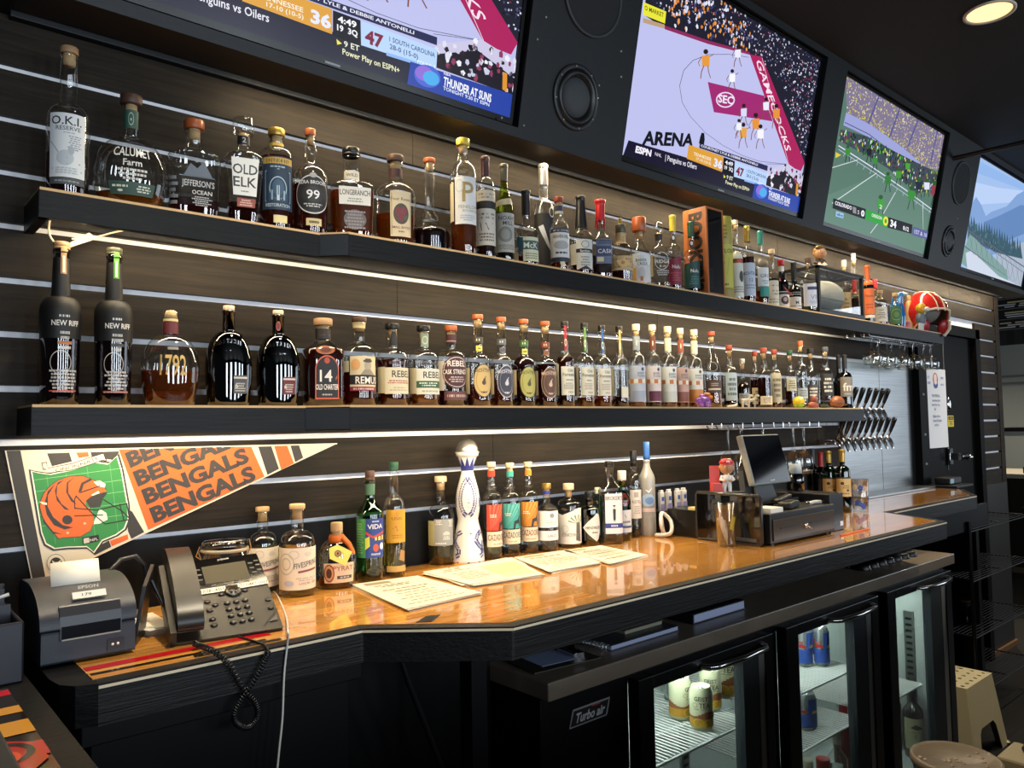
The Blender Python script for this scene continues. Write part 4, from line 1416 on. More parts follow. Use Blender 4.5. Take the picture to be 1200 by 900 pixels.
B(A, (227, 141, 63, YU, ZU), 'squat square-shouldered clear bottle with copper stopper and pale lettering', UG, (.60, .69, .3, 'round', .94, .29), .15, liq=('dk', .19), cap=('wood', .91, 1.35, 'copper'), n=4, fy=.62,
  labs=[(4, 70, .29, .37, [('t', "JEFFERSON'S", .5, .5, .75, '#b9bcc0', .8)]), (12, 44, .10, .28, [('t', 'OCEAN', .5, .8, .22, '#d0d2d4'), ('g', 0, .05, 1, .6, 5, '#a9acb0')], 'text_label'), (2, 70, .38, .56, [('p', [(.1, .1), (.3, .8), (.5, .55), (.7, .95), (.95, .1)], '#5f6a78'), ('ln', [(.0, .1), (1, .1)], .04, '#8c97a5')], 'ship_label'), (-50, 30, .1, .4, [('g', 0, 0, 1, 1, 5, '#7f868f')], 'side_label')])
B(A, (285, 139, 46, -.1, ZU), 'clear bottle narrowing to its base with faceted glass stopper and white name label', UG, (.60, .69, .32, 'round', .72, .32), .15, liq=('dk', .2), cap=('wood', .86, 1.75, 'clear'), n=5, fy=.7,
  labs=[(0, 72, .26, .6, [('r', 0, 0, 1, 1, '#e4e6e3'), ('t', 'OLD', .5, .7, .26, '#33363a', .9), ('t', 'ELK', .5, .36, .26, '#33363a', .9), ('g', .3, .08, .7, .14, 1, '#7d8288')]), (4, 60, .155, .235, [('r', 0, 0, 1, 1, '#8d4a3f'), ('g', .05, .1, .95, .9, 3, '#d6b3a8')], 'red_label'), (0, 150, .75, .83, [('r', 0, 0, 1, 1, '#17181a'), ('t', '2', .5, .5, .6, '#b0b3b6')], 'neck_label')])
B(A, (324, 151, 41, -.06, ZU), 'amber bottle with fat gold stopper and dark blue arch label', UG, (.74, .82, .42, 'round', 1, .4), .1, liq=('rd', .72), cap=('wood', .93, 1.25, 'gold'),
  labs=[(0, 112, .21, .70, [('r', 0, 0, 1, 1, '#223850'), ('r', .03, .86, .97, .98, '#c8a64e'), ('t', 'CASTLE & KEY', .5, .92, .055, '#2a2a1c', .9), ('g', .2, .78, .8, .83, 1, '#9fb4c4'), ('ring', .5, .4, .26, .22, .1, '#a9c0cf'), ('r', .22, .16, .78, .4, '#2a4560'), ('e', .5, .42, .18, .15, '#3a5a76'), ('r', .46, .17, .54, .45, '#b9cdd8'), ('r', .3, .18, .35, .36, '#8fa9bb'), ('r', .65, .18, .7, .36, '#8fa9bb'), ('ln', [(.12, .72), (.5, .76), (.88, .72)], .015, '#a9c0cf'), ('ln', [(.12, .72), (.12, .15), (.88, .15), (.88, .72)], .015, '#a9c0cf'), ('t', 'RESTORATION', .5, .08, .06, '#b9cdd8', .8)]),
        (8, 46, .09, .16, [('r', 0, 0, 1, 1, '#d9cf9c')], 'small_label'), (0, 360, .83, .86, [('r', 0, 0, 1, 1, '#c0a24e')], 'neck_band')])
B(A, (364, 151, 41, YU, ZU), 'round-shouldered whiskey bottle with black oval label marked 99', UG, (.53, .66, .36, 'round', 1, .25), .2, liq=('rd', .48), cap=('wood', .94, 1.25, 'copper'), neck=[(.36, .66), (.30, .72), (.36, .76), (.38, .81), (.3, .87), (.25, .9), (.25, .94)],
  labs=[(-3, 120, .17, .56, [('e', .5, .5, .5, .45, '#c9ccd0'), ('e', .5, .5, .48, .42, '#1d1f22'), ('t', 'EZRA BROOKS', .5, .78, .08, '#d8dadc', .9), ('e', .5, .5, .34, .18, '#2a2d31'), ('t', '99', .5, .5, .2, '#e8e9ea', 1.1), ('g', .2, .2, .8, .3, 2, '#b9bcc0'), ('e', .5, .94, .1, .06, '#9da0a4')]), (0, 52, .085, .15, [('r', 0, 0, 1, 1, '#c4b889'), ('g', .1, .2, .9, .8, 1, '#3a3628')], 'small_label')])
B(A, (412, 173.5, 52, YU, ZU), 'square clear bottle of amber whiskey with wide white band label and black cap', UG, (.56, .645, .36, 'round', .92, .36), .12, liq=('am', .52), cap=('screw', .91, 1.15, 'black'), n=5, fy=.85,
  labs=[(3, 74, .37, .55, [('r', 0, 0, 1, 1, '#dcdcd6'), ('t', 'LONGBRANCH', .5, .68, .3, '#2c2c2e', .78), ('g', .2, .12, .8, .4, 2, '#8d8f90')]), (3, 66, .1, .34, [('e', .5, .5, .42, .42, '#5c5a60'), ('g', .1, .1, .9, .9, 6, '#85838a')], 'engraved_panel'), (0, 140, .66, .75, [('r', 0, 0, 1, 1, '#d9d4c6'), ('t', 'WILD', .5, .5, .35, '#3a3a3a')], 'neck_label')])
B(A, (464, 182, 49, YU, ZU), 'dome-shouldered bottle of brown whiskey with tall cream label bearing dark roses', UG, (.56, .70, .33, 'round', .95, .33), .22, liq=('am', .37), cap=('wood', .93, 1.25, 'dkwood'), fy=.75,
  labs=[(6, 62, .13, .59, [('r', 0, 0, 1, 1, '#d6c9a8'), ('ln', [(.06, .04), (.94, .04), (.94, .96), (.06, .96), (.06, .04)], .025, '#9a8450'), ('t', 'Four Roses', .5, .83, .07, '#6a5a3a', .9), ('e', .5, .5, .36, .23, '#4a4640'), ('e', .36, .55, .14, .09, '#74343a'), ('e', .62, .57, .14, .09, '#7c3a40'), ('e', .5, .42, .15, .09, '#74343a'), ('e', .7, .42, .09, .06, '#4d5a48'), ('t', 'SMALL BATCH', .5, .2, .05, '#6a2a2c', .85), ('g', .25, .08, .75, .14, 1, '#8a7a56')]), (0, 180, .76, .85, [('r', 0, 0, 1, 1, '#3f2226')], 'neck_label')])
B(A, (504, 185.5, 47, YU, ZU), 'long-necked glass decanter with round knob and domed dark base', UG, (.22, .31, .25, 'round', .92, .26), 0, liq=('bk', .27), cap=('wood', .955, 1.25, 'copper'), neck=[(.22, .30), (.4, .34), (.46, .38), (.38, .43), (.26, .46), (.24, .7), (.25, .955)])
B(A, (543.5, 163, 31, YU2, ZU), 'tallest slim bottle on the upper shelf with yellow top and white P label', UG, (.69, .80, .42, 'round', 1, .4), .28, liq=('am', .54), cap=('wood', .945, 1.3, 'yellow'),
  labs=[(-2, 108, .27, .66, [('r', 0, 0, 1, 1, '#e3e6e8'), ('t', 'P', .56, .68, .42, '#a8965c', .95), ('t', 'PENELOPE', .6, .36, .07, '#a9a48c'), ('t', 'BOURBON', .65, .28, .05, '#a9a48c'), ('g', .2, .06, .9, .2, 3, '#b4b9bd'), ('ring', .2, .8, .16, .14, .2, '#cdd2d6')]), (-85, 44, .3, .62, [('r', 0, 0, 1, 1, '#e6dcb8')], 'back_label')])
B(A, (569.5, 183, 22.5, YU2, ZU), 'slim bottle with plum foil neck and two handwritten white labels', UG, (.66, .80, .40, 'round', 1, .4), .15, liq=('dk', .64), cap=('foil', .81, 1.08, 'purple'),
  labs=[(0, 170, .15, .49, [('r', 0, 0, 1, 1, '#cfc9be'), ('g', .1, .7, .9, .9, 2, '#5a5450'), ('ln', [(.1, .5), (.25, .62), (.3, .4), (.45, .6), (.55, .42), (.7, .6), (.9, .45)], .03, '#4a4442'), ('g', .1, .1, .9, .35, 3, '#6a6460')]), (0, 160, .56, .66, [('r', 0, 0, 1, 1, '#c6bfae'), ('g', .1, .2, .9, .8, 2, '#7a7264')], 'upper_label'), (0, 160, .49, .555, [('r', 0, 0, 1, 1, '#22201e')], 'dark_band')])
B(A, (591.5, 192, 22.5, YU2, ZU), 'olive green glass bottle with slanting paper neck band beside the plum foil bottle', UG, (.52, .82, .36, 'slope', 1, .4), .1, gl='olive', liq=('dk', .45), cap=('foil', .83, 1.05, 'olivefoil'),
  labs=[(0, 175, .12, .5, [('r', 0, 0, 1, 1, '#a9aaa4'), ('t', "NOAH'S", .6, .87, .1, '#3a3a38'), ('t', 'MILL', .6, .74, .1, '#3a3a38'), ('e', .5, .45, .26, .2, '#7c7d78'), ('e', .5, .45, .16, .13, '#93948e'), ('g', .15, .06, .85, .2, 3, '#6c6d68')]), (0, 165, .56, .66, [('p', [(0, 0), (1, .4), (1, 1), (0, .6)], '#b9b193')], 'neck_band')])
B(A, (617.5, 222.5, 29, YU2, ZU), 'short bottle with black shrink cap and cream label with blue side strip', UG, (.42, .54, .32, 'round', 1, .32), .15, liq=('rd', .15), cap=('foil', .68, 1.15, 'black'),
  labs=[(18, 85, .08, .38, [('r', 0, 0, 1, 1, '#d3d5b8'), ('r', 0, .48, 1, .85, '#3a5a5c'), ('t', 'McK', .45, .66, .24, '#dfe2c8'), ('g', .1, .08, .9, .36, 3, '#7d8a72')]), (-42, 32, .2, .38, [('r', 0, 0, 1, 1, '#2c5468')], 'blue_strip'), (-70, 40, .08, .26, [('r', 0, 0, 1, 1, '#d9cfb4')], 'back_label'), (10, 110, .73, .92, [('r', 0, 0, 1, 1, '#a9bdb0'), ('g', .2, .2, .8, .5, 2, '#4a5a50')], 'neck_label')])
B(A, (638, 192, 24, -.075, ZU), 'tall bottle with silver capsule and black label with white swirl script', UG, (.56, .68, .42, 'round', 1, .42), .1, liq=('dk', .2), cap=('foil', .81, 1.06, 'silver'),
  labs=[(-10, 150, .08, .54, [('r', 0, 0, 1, 1, '#191a1e'), ('p', [(.3, .75), (.62, .4), (.85, .2), (.7, .45), (.5, .78)], '#c9ced6')]), (45, 60, .45, .66, [('ring', .5, .5, .34, .22, .25, '#e6e6e4'), ('ring', .7, .8, .22, .18, .3, '#e6e6e4')], 'script_label')])
B(A, (656.5, 231, 22.5, YU2 - .03, ZU), 'whiskey bottle with wood stopper and white label under a dark blue name band', UG, (.55, .68, .42, 'round', 1, .42), .2, liq=('am', .12), cap=('wood', .93, 1.2, 'redwood'),
  labs=[(0, 160, .12, .56, [('r', 0, 0, 1, 1, '#d9dbd8'), ('r', 0, .88, 1, 1, '#27324c'), ('g', .1, .9, .9, .98, 1, '#b9bfcc'), ('t', 'HEAVEN HILL', .5, .76, .1, '#23283a', .62), ('e', .5, .5, .3, .13, '#a9adb0'), ('g', .15, .22, .85, .32, 1, '#3a3f50'), ('r', 0, 0, 1, .13, '#2a3040')]), (5, 30, .06, .16, [('e', .5, .5, .5, .5, '#d9d2ac')], 'round_seal'), (0, 170, .76, .88, [('r', 0, 0, 1, 1, '#232c48'), ('r', 0, .1, 1, .4, '#c9c6b0')], 'neck_label')])
B(A, (682, 229.5, 27, YU2, ZU), 'whiskey bottle with tall black shrink neck and narrow black and white label', UG, (.46, .58, .5, 'round', 1, .34), .35, liq=('rd', .2), cap=('foil', .6, 1.15, 'black'),
  labs=[(0, 92, .09, .45, [('r', 0, 0, 1, 1, '#cfd0ca'), ('ring', .5, .83, .22, .12, .15, '#5a5c58'), ('r', -.02, .55, 1.02, .68, '#1a1a1c'), ('t', 'Bernheim', .5, .61, .08, '#e0e0da', .8), ('g', .2, .1, .8, .45, 4, '#8a8c86'), ('p', [(.1, 0), (.5, .12), (.9, 0)], '#2a2222')]), (-70, 60, .15, .4, [('r', 0, 0, 1, 1, '#b9b9b0')], 'back_label')])
B(A, (705, 234, 24, YU2, ZU), 'bottle with bright red dripping wax neck and blue label', UG, (.48, .62, .42, 'slope', 1, .42), .15, liq=('dk', .3), cap=('wax', .74, 1.2, 'red'), n=4,
  labs=[(15, 95, .2, .5, [('r', 0, 0, 1, 1, '#5f6c88'), ('r', 0, .3, 1, .7, '#2c3a5c'), ('t', 'CASK', .5, .5, .16, '#c9cfdc'), ('g', .1, .78, .9, .95, 2, '#2a3450'), ('r', .05, .08, .4, .26, '#c9c49a')]), (-75, 40, .1, .5, [('r', 0, 0, 1, 1, '#9aa6b8')], 'side_label')])
t = B(A, (728.5, 263, 27.5, YU2 - .015, ZU), 'squat rounded bottle with paper neck wrap, diamond hang tag and small figure on its stopper', UG, (.5, .68, .42, 'globe', .86, .42), .1, liq=('dk', .26), cap=('wood', .86, 1.05, 'olivefoil'), n=2.6, seg=32,
      labs=[(0, 165, .2, .44, [('r', 0, 0, 1, 1, '#bfa77c'), ('g', .1, .15, .9, .85, 4, '#6a5636')]), (0, 359, .66, .85, [('r', 0, 0, 1, 1, '#c0a677'), ('g', .4, .2, .6, .7, 2, '#7a6644')], 'neck_wrap')])
MB().box((-.004, -.003, 0), (.004, .003, .012)).ball((0, -.002, .014), (.006, .004, .004), 0, 8, 6).tube([(.003, 0, .008), (.006, 0, .0)], .0013, 5).tube([(-.003, 0, .008), (-.007, 0, .001)], .0013, 5).build('stopper_figure', COLS['gold'], t).location = (0, 0, (at(728, 264, Y=YU2)[2] - ZU))
tg = MB()
tg.prism([(-.024, 0), (0, -.016), (.024, 0), (0, .016)], 0, .0012, 0, None, '#d9b87c')
art(tg, [('g', .3, .35, .7, .65, 3, '#6a5030')], flat((-.024, -.016, .0014), (.048, 0, 0), (0, .032, 0)), .048, .032)
tgo = tg.build('hang_tag', PRINT, t)
tgo.matrix_local = basis((.002, -.0385, .062), (1, 0, -.25), (.2, -.15, 1))
B(A, (750, 254.7, 24.5, YU2, ZU), 'bottle with wide gold and wood stopper and yellow and white picture label', UG, (.46, .72, .36, 'slope', 1, .42), .15, liq=('or', .1), cap=('wood', .80, 1.6, 'copper'),
  labs=[(0, 150, .06, .47, [('r', 0, 0, 1, 1, '#c9cdd0'), ('r', 0, 0, .3, .5, '#d0a24c'), ('e', .5, .78, .5, .22, '#dfe3e4'), ('t', 'BAKER', .5, .76, .1, '#3a4448', .9), ('t', 'CREEK', .55, .63, .1, '#3a4448', .9), ('e', .5, .3, .14, .22, '#b3bac0'), ('r', .45, .05, .55, .2, '#a8623a')])])
B(A, (773, 261.7, 22.5, YU2, ZU), 'clear bottle with faceted glass stopper, black neck band and white line lettering', UG, (.58, .68, .36, 'round', 1, .36), .2, liq=('pl', .1), cap=('wood', .86, 1.4, 'clear'), n=4,
  labs=[(8, 84, .2, .56, [('ring', .45, .62, .48, .36, .07, '#c9ccd0'), ('t', 'RIDGE', .5, .6, .14, '#d6d9dc', .95), ('t', '& co', .5, .42, .09, '#d6d9dc'), ('g', .05, .02, .95, .26, 3, '#aeb2b6')]), (-65, 40, .2, .52, [('r', 0, 0, 1, 1, '#d3cba6')], 'back_label'), (0, 200, .74, .84, [('r', 0, 0, 1, 1, '#161618')], 'neck_label')])
for cx, yt, w, lbl, cc, c1, c2 in ((789.5, 252, 17.5, 'slim bottle with yellow foil top and slanting maroon label', 'yellow', '#7c2438', '#b04a5c'), (811, 259.6, 18, 'slim bottle with green foil top and slanting dark green label before the crate', 'green', '#1f4a4a', '#4a7c7c')):
    B(A, (cx, yt, w, YU2 - .02, ZU), lbl, UG, (.52, .62, .42, 'round', 1, .4), .15, liq=('dk', .42), cap=('foil', .79, 1.1, cc),
      labs=[(0, 175, .08, .46, [('p', [(0, 0), (.25, 0), (.25, .86), (0, .78)], c1), ('p', [(.25, 0), (.5, 0), (.5, .92), (.25, .86)], c1), ('p', [(.5, 0), (.75, 0), (.75, .98), (.5, .92)], c1), ('p', [(.75, 0), (1, 0), (1, 1), (.75, .98)], c1), ('t', 'Nulu', .58, .62, .12, '#e6dcd8', .9), ('g', .3, .12, .9, .45, 4, c2)]), (0, 130, .64, .76, [('e', .5, .5, .32, .4, '#23262a'), ('e', .5, .5, .18, .22, '#c9ccd0')], 'neck_seal')])
B(A, (863.5, 258, 13, -.13, ZU), 'slim bottle with white and orange label behind the yellow carton', UG, (.50, .62, .4, 'round', 1, .36), .2, liq=('am', .06), cap=('wood', .95, 1.2, 'palewood'), scale=1.15,
  labs=[(0, 170, .06, .62, [('r', 0, 0, 1, 1, '#d6d8d0'), ('r', 0, .74, 1, .83, '#7a4a3a'), ('e', .6, .78, .16, .04, '#d0502a'), ('e', .7, .45, .14, .12, '#3a3c3a'), ('g', .1, .1, .9, .25, 3, '#8d8f88')])])
B(A, (877, 265, 16, -.14, ZU), 'whiskey bottle with gold paper neck and pale blue-white label', UG, (.6, .74, .42, 'round', 1, .42), .15, liq=('dk', .6), cap=('foil', .80, 1.1, 'gold'),
  labs=[(0, 175, .1, .52, [('r', 0, 0, 1, 1, '#bcc9dc'), ('t', 'MICHTER', .5, .68, .1, '#4a5670', .7), ('t', '12', .6, .48, .1, '#4a5670'), ('g', .3, .2, .9, .36, 2, '#8494ac')])])
B(A, (892.5, 270.5, 17, -.14, ZU), 'whiskey bottle with teal foil neck and white label with teal block', UG, (.5, .62, .36, 'round', 1, .36), .3, liq=('am', .2), cap=('foil', .82, 1.1, 'teal'),
  labs=[(8, 110, .12, .5, [('r', 0, .36, 1, 1, '#d3dde2'), ('r', .15, 0, 1, .35, '#2c8a84'), ('t', 'GRO', .6, .72, .12, '#55626a'), ('g', .3, .42, .9, .58, 2, '#8fa0a8')])])
B('bitters_bottle', (906, 292, 14, -.14, ZU), 'dark small bottle with cork and off-white lettered label', UG, (.5, .62, .42, 'round', 1, .42), .15, liq=('bk', .5), cap=('wood', .92, 1.3, 'palewood'), gl='clear',
  labs=[(0, 185, .04, .46, [('r', 0, 0, 1, 1, '#c9c6b8'), ('g', .15, .75, .9, .85, 1, '#4a4a44'), ('g', .3, .4, .9, .65, 2, '#7a7a70'), ('g', .2, .08, .9, .3, 2, '#8a8a80')])])
t = B('rum_bottle', (917, 304, 17, -.15, ZU), 'dark bottle with red cap and red string beside the white lettered bottle', UG, (.48, .7, .36, 'slope', 1, .38), .2, liq=('bk', .6), cap=('screw', .88, 1.25, 'redcap'), gl='smoke',
      labs=[(10, 120, .02, .34, [('r', 0, 0, 1, 1, '#cfc9c2'), ('r', 0, .82, 1, .95, '#2a2426'), ('e', .55, .45, .3, .26, '#3a3034'), ('e', .55, .5, .14, .14, '#c0a09c')]), (0, 170, .76, .86, [('r', 0, 0, 1, 1, '#e0d8d0')], 'neck_label')])
MB().tube([(-.012, -.016, .125), (.004, -.026, .085), (.02, -.03, .065), (.034, -.03, .05)], .0022, 6).build('red_string', COLS['redcap'], t)
B('wine_bottle', (932, 307, 15, -.15, ZU), 'black shouldered bottle with low white label next to the red-capped bottle', UG, (.42, .56, .42, 'slope', 1, .42), .1, liq=None, cap=('foil', .62, 1.08, 'black'), gl='black',
  labs=[(0, 180, .05, .28, [('r', 0, 0, 1, 1, '#c6c6c2'), ('t', 'M', .6, .5, .3, '#3a3a3a'), ('g', .1, .1, .9, .3, 1, '#6a6a68')]), (0, 180, .31, .39, [('g', .1, 0, .9, 1, 2, '#8c8c88')], 'upper_label')])
B('gin_bottle', (949, 302, 20, -.15, ZU), 'clear shouldered bottle with cork and white label left of the football display case', UG, (.62, .72, .3, 'round', 1, .3), .2, liq=('pl', .12), cap=('wood', .90, 1.3, 'dkwood'), n=3,
  labs=[(5, 105, .12, .52, [('r', 0, 0, 1, 1, '#c9d0e0'), ('r', .25, .72, 1, .86, '#2f3a66'), ('t', 'VI', .6, .4, .2, '#7f8cb0'), ('g', .3, .1, .9, .24, 2, '#9aa6c4')])])
B('rum_bottle', (1018.7, 311, 13.5, -.14, ZU), 'green bottle with orange foil top and orange label right of the football case', UG, (.62, .74, .4, 'round', 1, .42), .2, cap=('foil', .66, 1.15, 'orange'), gl='dkgreen',
  labs=[(0, 170, .1, .6, [('r', 0, .12, 1, 1, '#d8703a'), ('r', 0, 0, 1, .1, '#d9cfc2'), ('t', 'Veuve', .5, .75, .1, '#7a2a1a', .8), ('g', .2, .3, .8, .5, 2, '#a84a24')])])
B('rum_bottle', (1027.5, 327, 10, -.06, ZU), 'bottle with bright red cap standing behind the orange labelled bottle', UG, (.5, .6, .45, 'round', 1, .5), .2, liq=('cl', .4), cap=('screw', .80, 1.2, 'redcap'))
B('rye_bottle', (1033.5, 340, 17, -.15, ZU), 'squat clear bottle with white label left of the green labelled bottle', UG, (.58, .76, .34, 'round', 1, .34), .15, liq=('am', .2), cap=('wood', .9, 1.3, 'cork'), fy=.7,
  labs=[(0, 110, .1, .52, [('r', 0, 0, 1, 1, '#cfcdc2'), ('t', 'rye', .5, .8, .14, '#4a4640'), ('g', .2, .2, .9, .65, 4, '#7a766c')])])
B('rum_bottle', (1051.5, 343, 14, -.15, ZU), 'squat bottle with cork and round-topped green label', UG, (.62, .76, .36, 'round', 1, .36), .1, liq=('bk', .15), cap=('wood', .9, 1.5, 'cork'),
  labs=[(0, 150, .1, .64, [('r', 0, 0, 1, .6, '#3f6a44'), ('e', .5, .6, .5, .38, '#3f6a44'), ('ring', .5, .5, .38, .3, .1, '#7fa078'), ('e', .5, .5, .18, .14, '#5a8458')])])
B('vodka_bottle', (1067.5, 346, 9, -.08, ZU), 'tan ceramic bottle behind the red helmet', UG, (.7, .86, .5, 'round', 1, .5), 0, cap=('wood', .9, 1.2, 'cork'), matte=mat('tan_ceramic', '#b99a68', .35))
for cx, yt, lbl, cc in ((991, 305, 'bottle with pale stopper behind the football case, left of its pair', 'cream'), (1002, 297, 'taller bottle with white stopper behind the football case, right of its pair', 'white')):
    B('tequila_bottle', (cx, yt, 15, -.05, ZU), lbl, UG, (.56, .66, .34, 'round', 1, .34), .2, liq=('cl', .4), cap=('wood', .9, 1.2, cc), labs=[(0, 120, .1, .5, [('r', 0, 0, 1, 1, '#b8a27c'), ('g', .2, .2, .8, .8, 4, '#6a5a40')])])
B('liqueur_bottle', (1003.5, 328, 9, -.07, ZU), 'red glass bottle showing through the football case', UG, (.62, .74, .5, 'round', 1, .5), 0, liq=('rd', .6), cap=('foil', .72, 1.1, 'redcap'))
# ---- lower shelf, left to right
YL = -.085
matte = mat('matte_black_glass', '#0c0c0d', .38)


def tall_black(cx, yt, w, lbl, c1, c2, t3):
    H0 = B(A, (cx, yt, w, YL, ZL), lbl, LG_, (.56, .665, .46, 'round', .93, .38), .05, liq=('rd', .43), cap=('screw', .955, 1.1, 'wood' if c1 != '#5fae3c' else 'olivefoil'), gl='smoke',
           labs=[(0, 359, .40, .56, [('r', 0, 0, 1, 1, '#08090a')], 'black_coat'), (0, 359, .56, .665, [('r', 0, i / 8, 1, (i + 1) / 8, '#08090a') for i in range(8)], 'black_shoulder'), (0, 359, .665, .90, [('r', 0, 0, 1, 1, '#08090a')], 'black_neck'),
                 (8, 84, .455, .55, [('g', .3, .72, .7, .98, 1, '#c9c9c6'), ('t', 'NEW RIFF', .55, .4, .34, '#dcdad6', 1.0)], 'front_label'), (10, 50, .33, .45, [('g', .1, .0, .9, 1, 4, '#b9b6b2'), ('r', .1, .28, .9, .44, c2)], 'text_label'),
                 (8, 90, .06, .32, [('ring', .4, .75, .34, .28, .06, '#b9b6b0'), ('g', .04, .05, .96, .6, 7, '#b4b0aa'), ('r', .04, .08, .96, .11, '#b04a3a')], 'engraved_text'),
                 (14, 40, .80, .985, [('r', 0, 0, 1, 1, c1), ('r', .3, .05, .7, .6, '#e6dcc0')], 'tax_strip')])
    return H0


tall_black(71.5, 283, 50, 'tall matte black bottle with tan neck strip at the left end of the lower shelf', '#b48a5c', '#a8663f', 0)
tall_black(133.5, 290, 46, 'tall matte black bottle with green neck strip, second on the lower shelf', '#5fae3c', '#3a3c3a', 0)
B(A, (199.7, 362, 70, YL, ZL), 'wide squat faceted decanter with maroon neck and tall cork stopper', LG_, (.5, .735, .26, 'globe', .82, .24), 0, liq=('am', .36), cap=('dome', .90, .95, 'cork'), fy=.7, seg=40,
  labs=[(6, 56, .28, .55, [('t', '1792', .5, .5, .75, '#c4a35c', .95)], 'gold_numerals'), (6, 24, .56, .61, [('g', 0, 0, 1, 1, 1, '#8d8a80')], 'text_label'), (0, 359, .745, .875, [('r', 0, 0, 1, 1, '#5a1f26')], 'neck_wrap'), (0, 359, .872, .9, [('r', 0, 0, 1, 1, '#c9b98a')], 'cork_rim')])
for cx, yt, w, lbl, c in ((268, 357.5, 56, 'black embossed flask bottle with grey side label', '#4a4d50'), (326, 363, 52, 'black embossed flask bottle with dark red side label', '#6a262a')):
    t = B(A, (cx, yt, w, YL, ZL), lbl, LG_, (.5, .745, .27, 'globe', .86, .26), .05, cap=('wood', .955, .95, 'palewood'), gl='black', fy=.62, seg=40, liq=('bk', .7),
          labs=[(30, 38, .12, .3, [('r', 0, 0, 1, 1, c), ('g', .08, .1, .92, .62, 4, '#b9b6b2'), ('r', 0, .82, 1, .92, '#cfc9c0'), ('t', '6', .2, .45, .24, '#e0dcd4')], 'side_label')] + ([(0, 60, .78, .88, [('e', .5, .5, .4, .5, '#8a4a40'), ('e', .5, .5, .28, .35, '#5a2a2a')], 'neck_seal')] if cx > 300 else []))
    m = MB()
    rr = random.Random(int(cx))
    Hh = at(cx, yt, Y=YL)[2] - ZL
    Rr = .042
    for j, (z, wd, s) in enumerate(((.58, .6, 'BIB & TUCKER'), (.47, .7, 'SMALL BATCH'), (.36, .72, 'BOURBON WHISKEY'), (.24, .7, 'SIX YEARS'))):
        vs, fs, tw = text_mesh(s, .02)
        q = .055 / tw
        vv = []
        for x, y in vs:
            X = (x - tw / 2) * q
            Z = z * Hh + y * q * 1.5 + .012 * (1 - (X / .03) ** 2) * .6
            r_ = min(.99, abs(X) / Rr)
            vv.append((X, -.62 * Rr * sqrt(1 - r_ * r_) - .0018, Z))
        m.add(vv, fs, 0)
        vv2 = [(x, y + .003, z_) for x, y, z_ in vv]
    m.build('embossed_lettering', mat('embossed_black', '#1a1816', .12, coat=1), t)
B(A, (378.7, 372.7, 48, YL, ZL), 'trapezoid-shouldered bottle of red-brown whiskey with arched black label outlined in red', LG_, (.64, .75, .37, 'cone', 1, .36), .15, liq=('dk', .66), cap=('wood', .92, 1.3, 'wood'), n=3.5, fy=.8,
  labs=[(4, 62, .08, .58, [('r', 0, 0, 1, .65, '#c2593f'), ('e', .5, .65, .5, .33, '#c2593f'), ('r', .04, .03, .96, .65, '#16161a'), ('e', .5, .65, .46, .3, '#16161a'), ('e', .5, .86, .12, .07, '#a8462f'), ('t', '14', .45, .52, .26, '#e0dcd8', .8), ('t', 'OLD CHARTER', .5, .27, .12, '#e6e2dc', .7), ('g', .15, .07, .85, .13, 1, '#a8a29a')]), (0, 50, .58, .68, [('e', .5, .5, .5, .5, '#a8623f'), ('e', .5, .5, .3, .3, '#6a3424')], 'round_seal'), (0, 359, .76, .88, [('r', 0, 0, 1, 1, '#1a1618'), ('g', .3, .3, .7, .5, 1, '#8a4a3a')], 'neck_label')])
B(A, (421, 371, 40, YL, ZL), 'round-shouldered bottle with portrait label above a black name band', LG_, (.56, .71, .36, 'round', 1, .36), .1, liq=('rd', .38), cap=('wood', .945, 1.25, 'dkwood'),
  labs=[(12, 100, .17, .55, [('r', 0, 0, 1, 1, '#cdbf9c'), ('r', 0, .18, 1, .46, '#1c1d22'), ('r', 0, 0, 1, .12, '#7c2c3a'), ('g', .05, .02, .95, .1, 1, '#d8b8b8'), ('t', 'REMUS', .62, .31, .2, '#e4e0d6', .85), ('e', .2, .76, .16, .16, '#cf9c64'), ('e', .62, .72, .13, .15, '#a59a88'), ('p', [(.36, .46), (.5, .62), (.72, .62), (.9, .46)], '#8d8576'), ('e', .62, .86, .17, .045, '#4a453e'), ('r', .52, .84, .74, .93, '#4a453e')]), (-62, 40, .38, .5, [('r', 0, 0, 1, 1, '#d9cfae')], 'back_label'), (0, 359, .875, .94, [('r', 0, 0, 1, 1, '#d3c18c')], 'neck_band')])
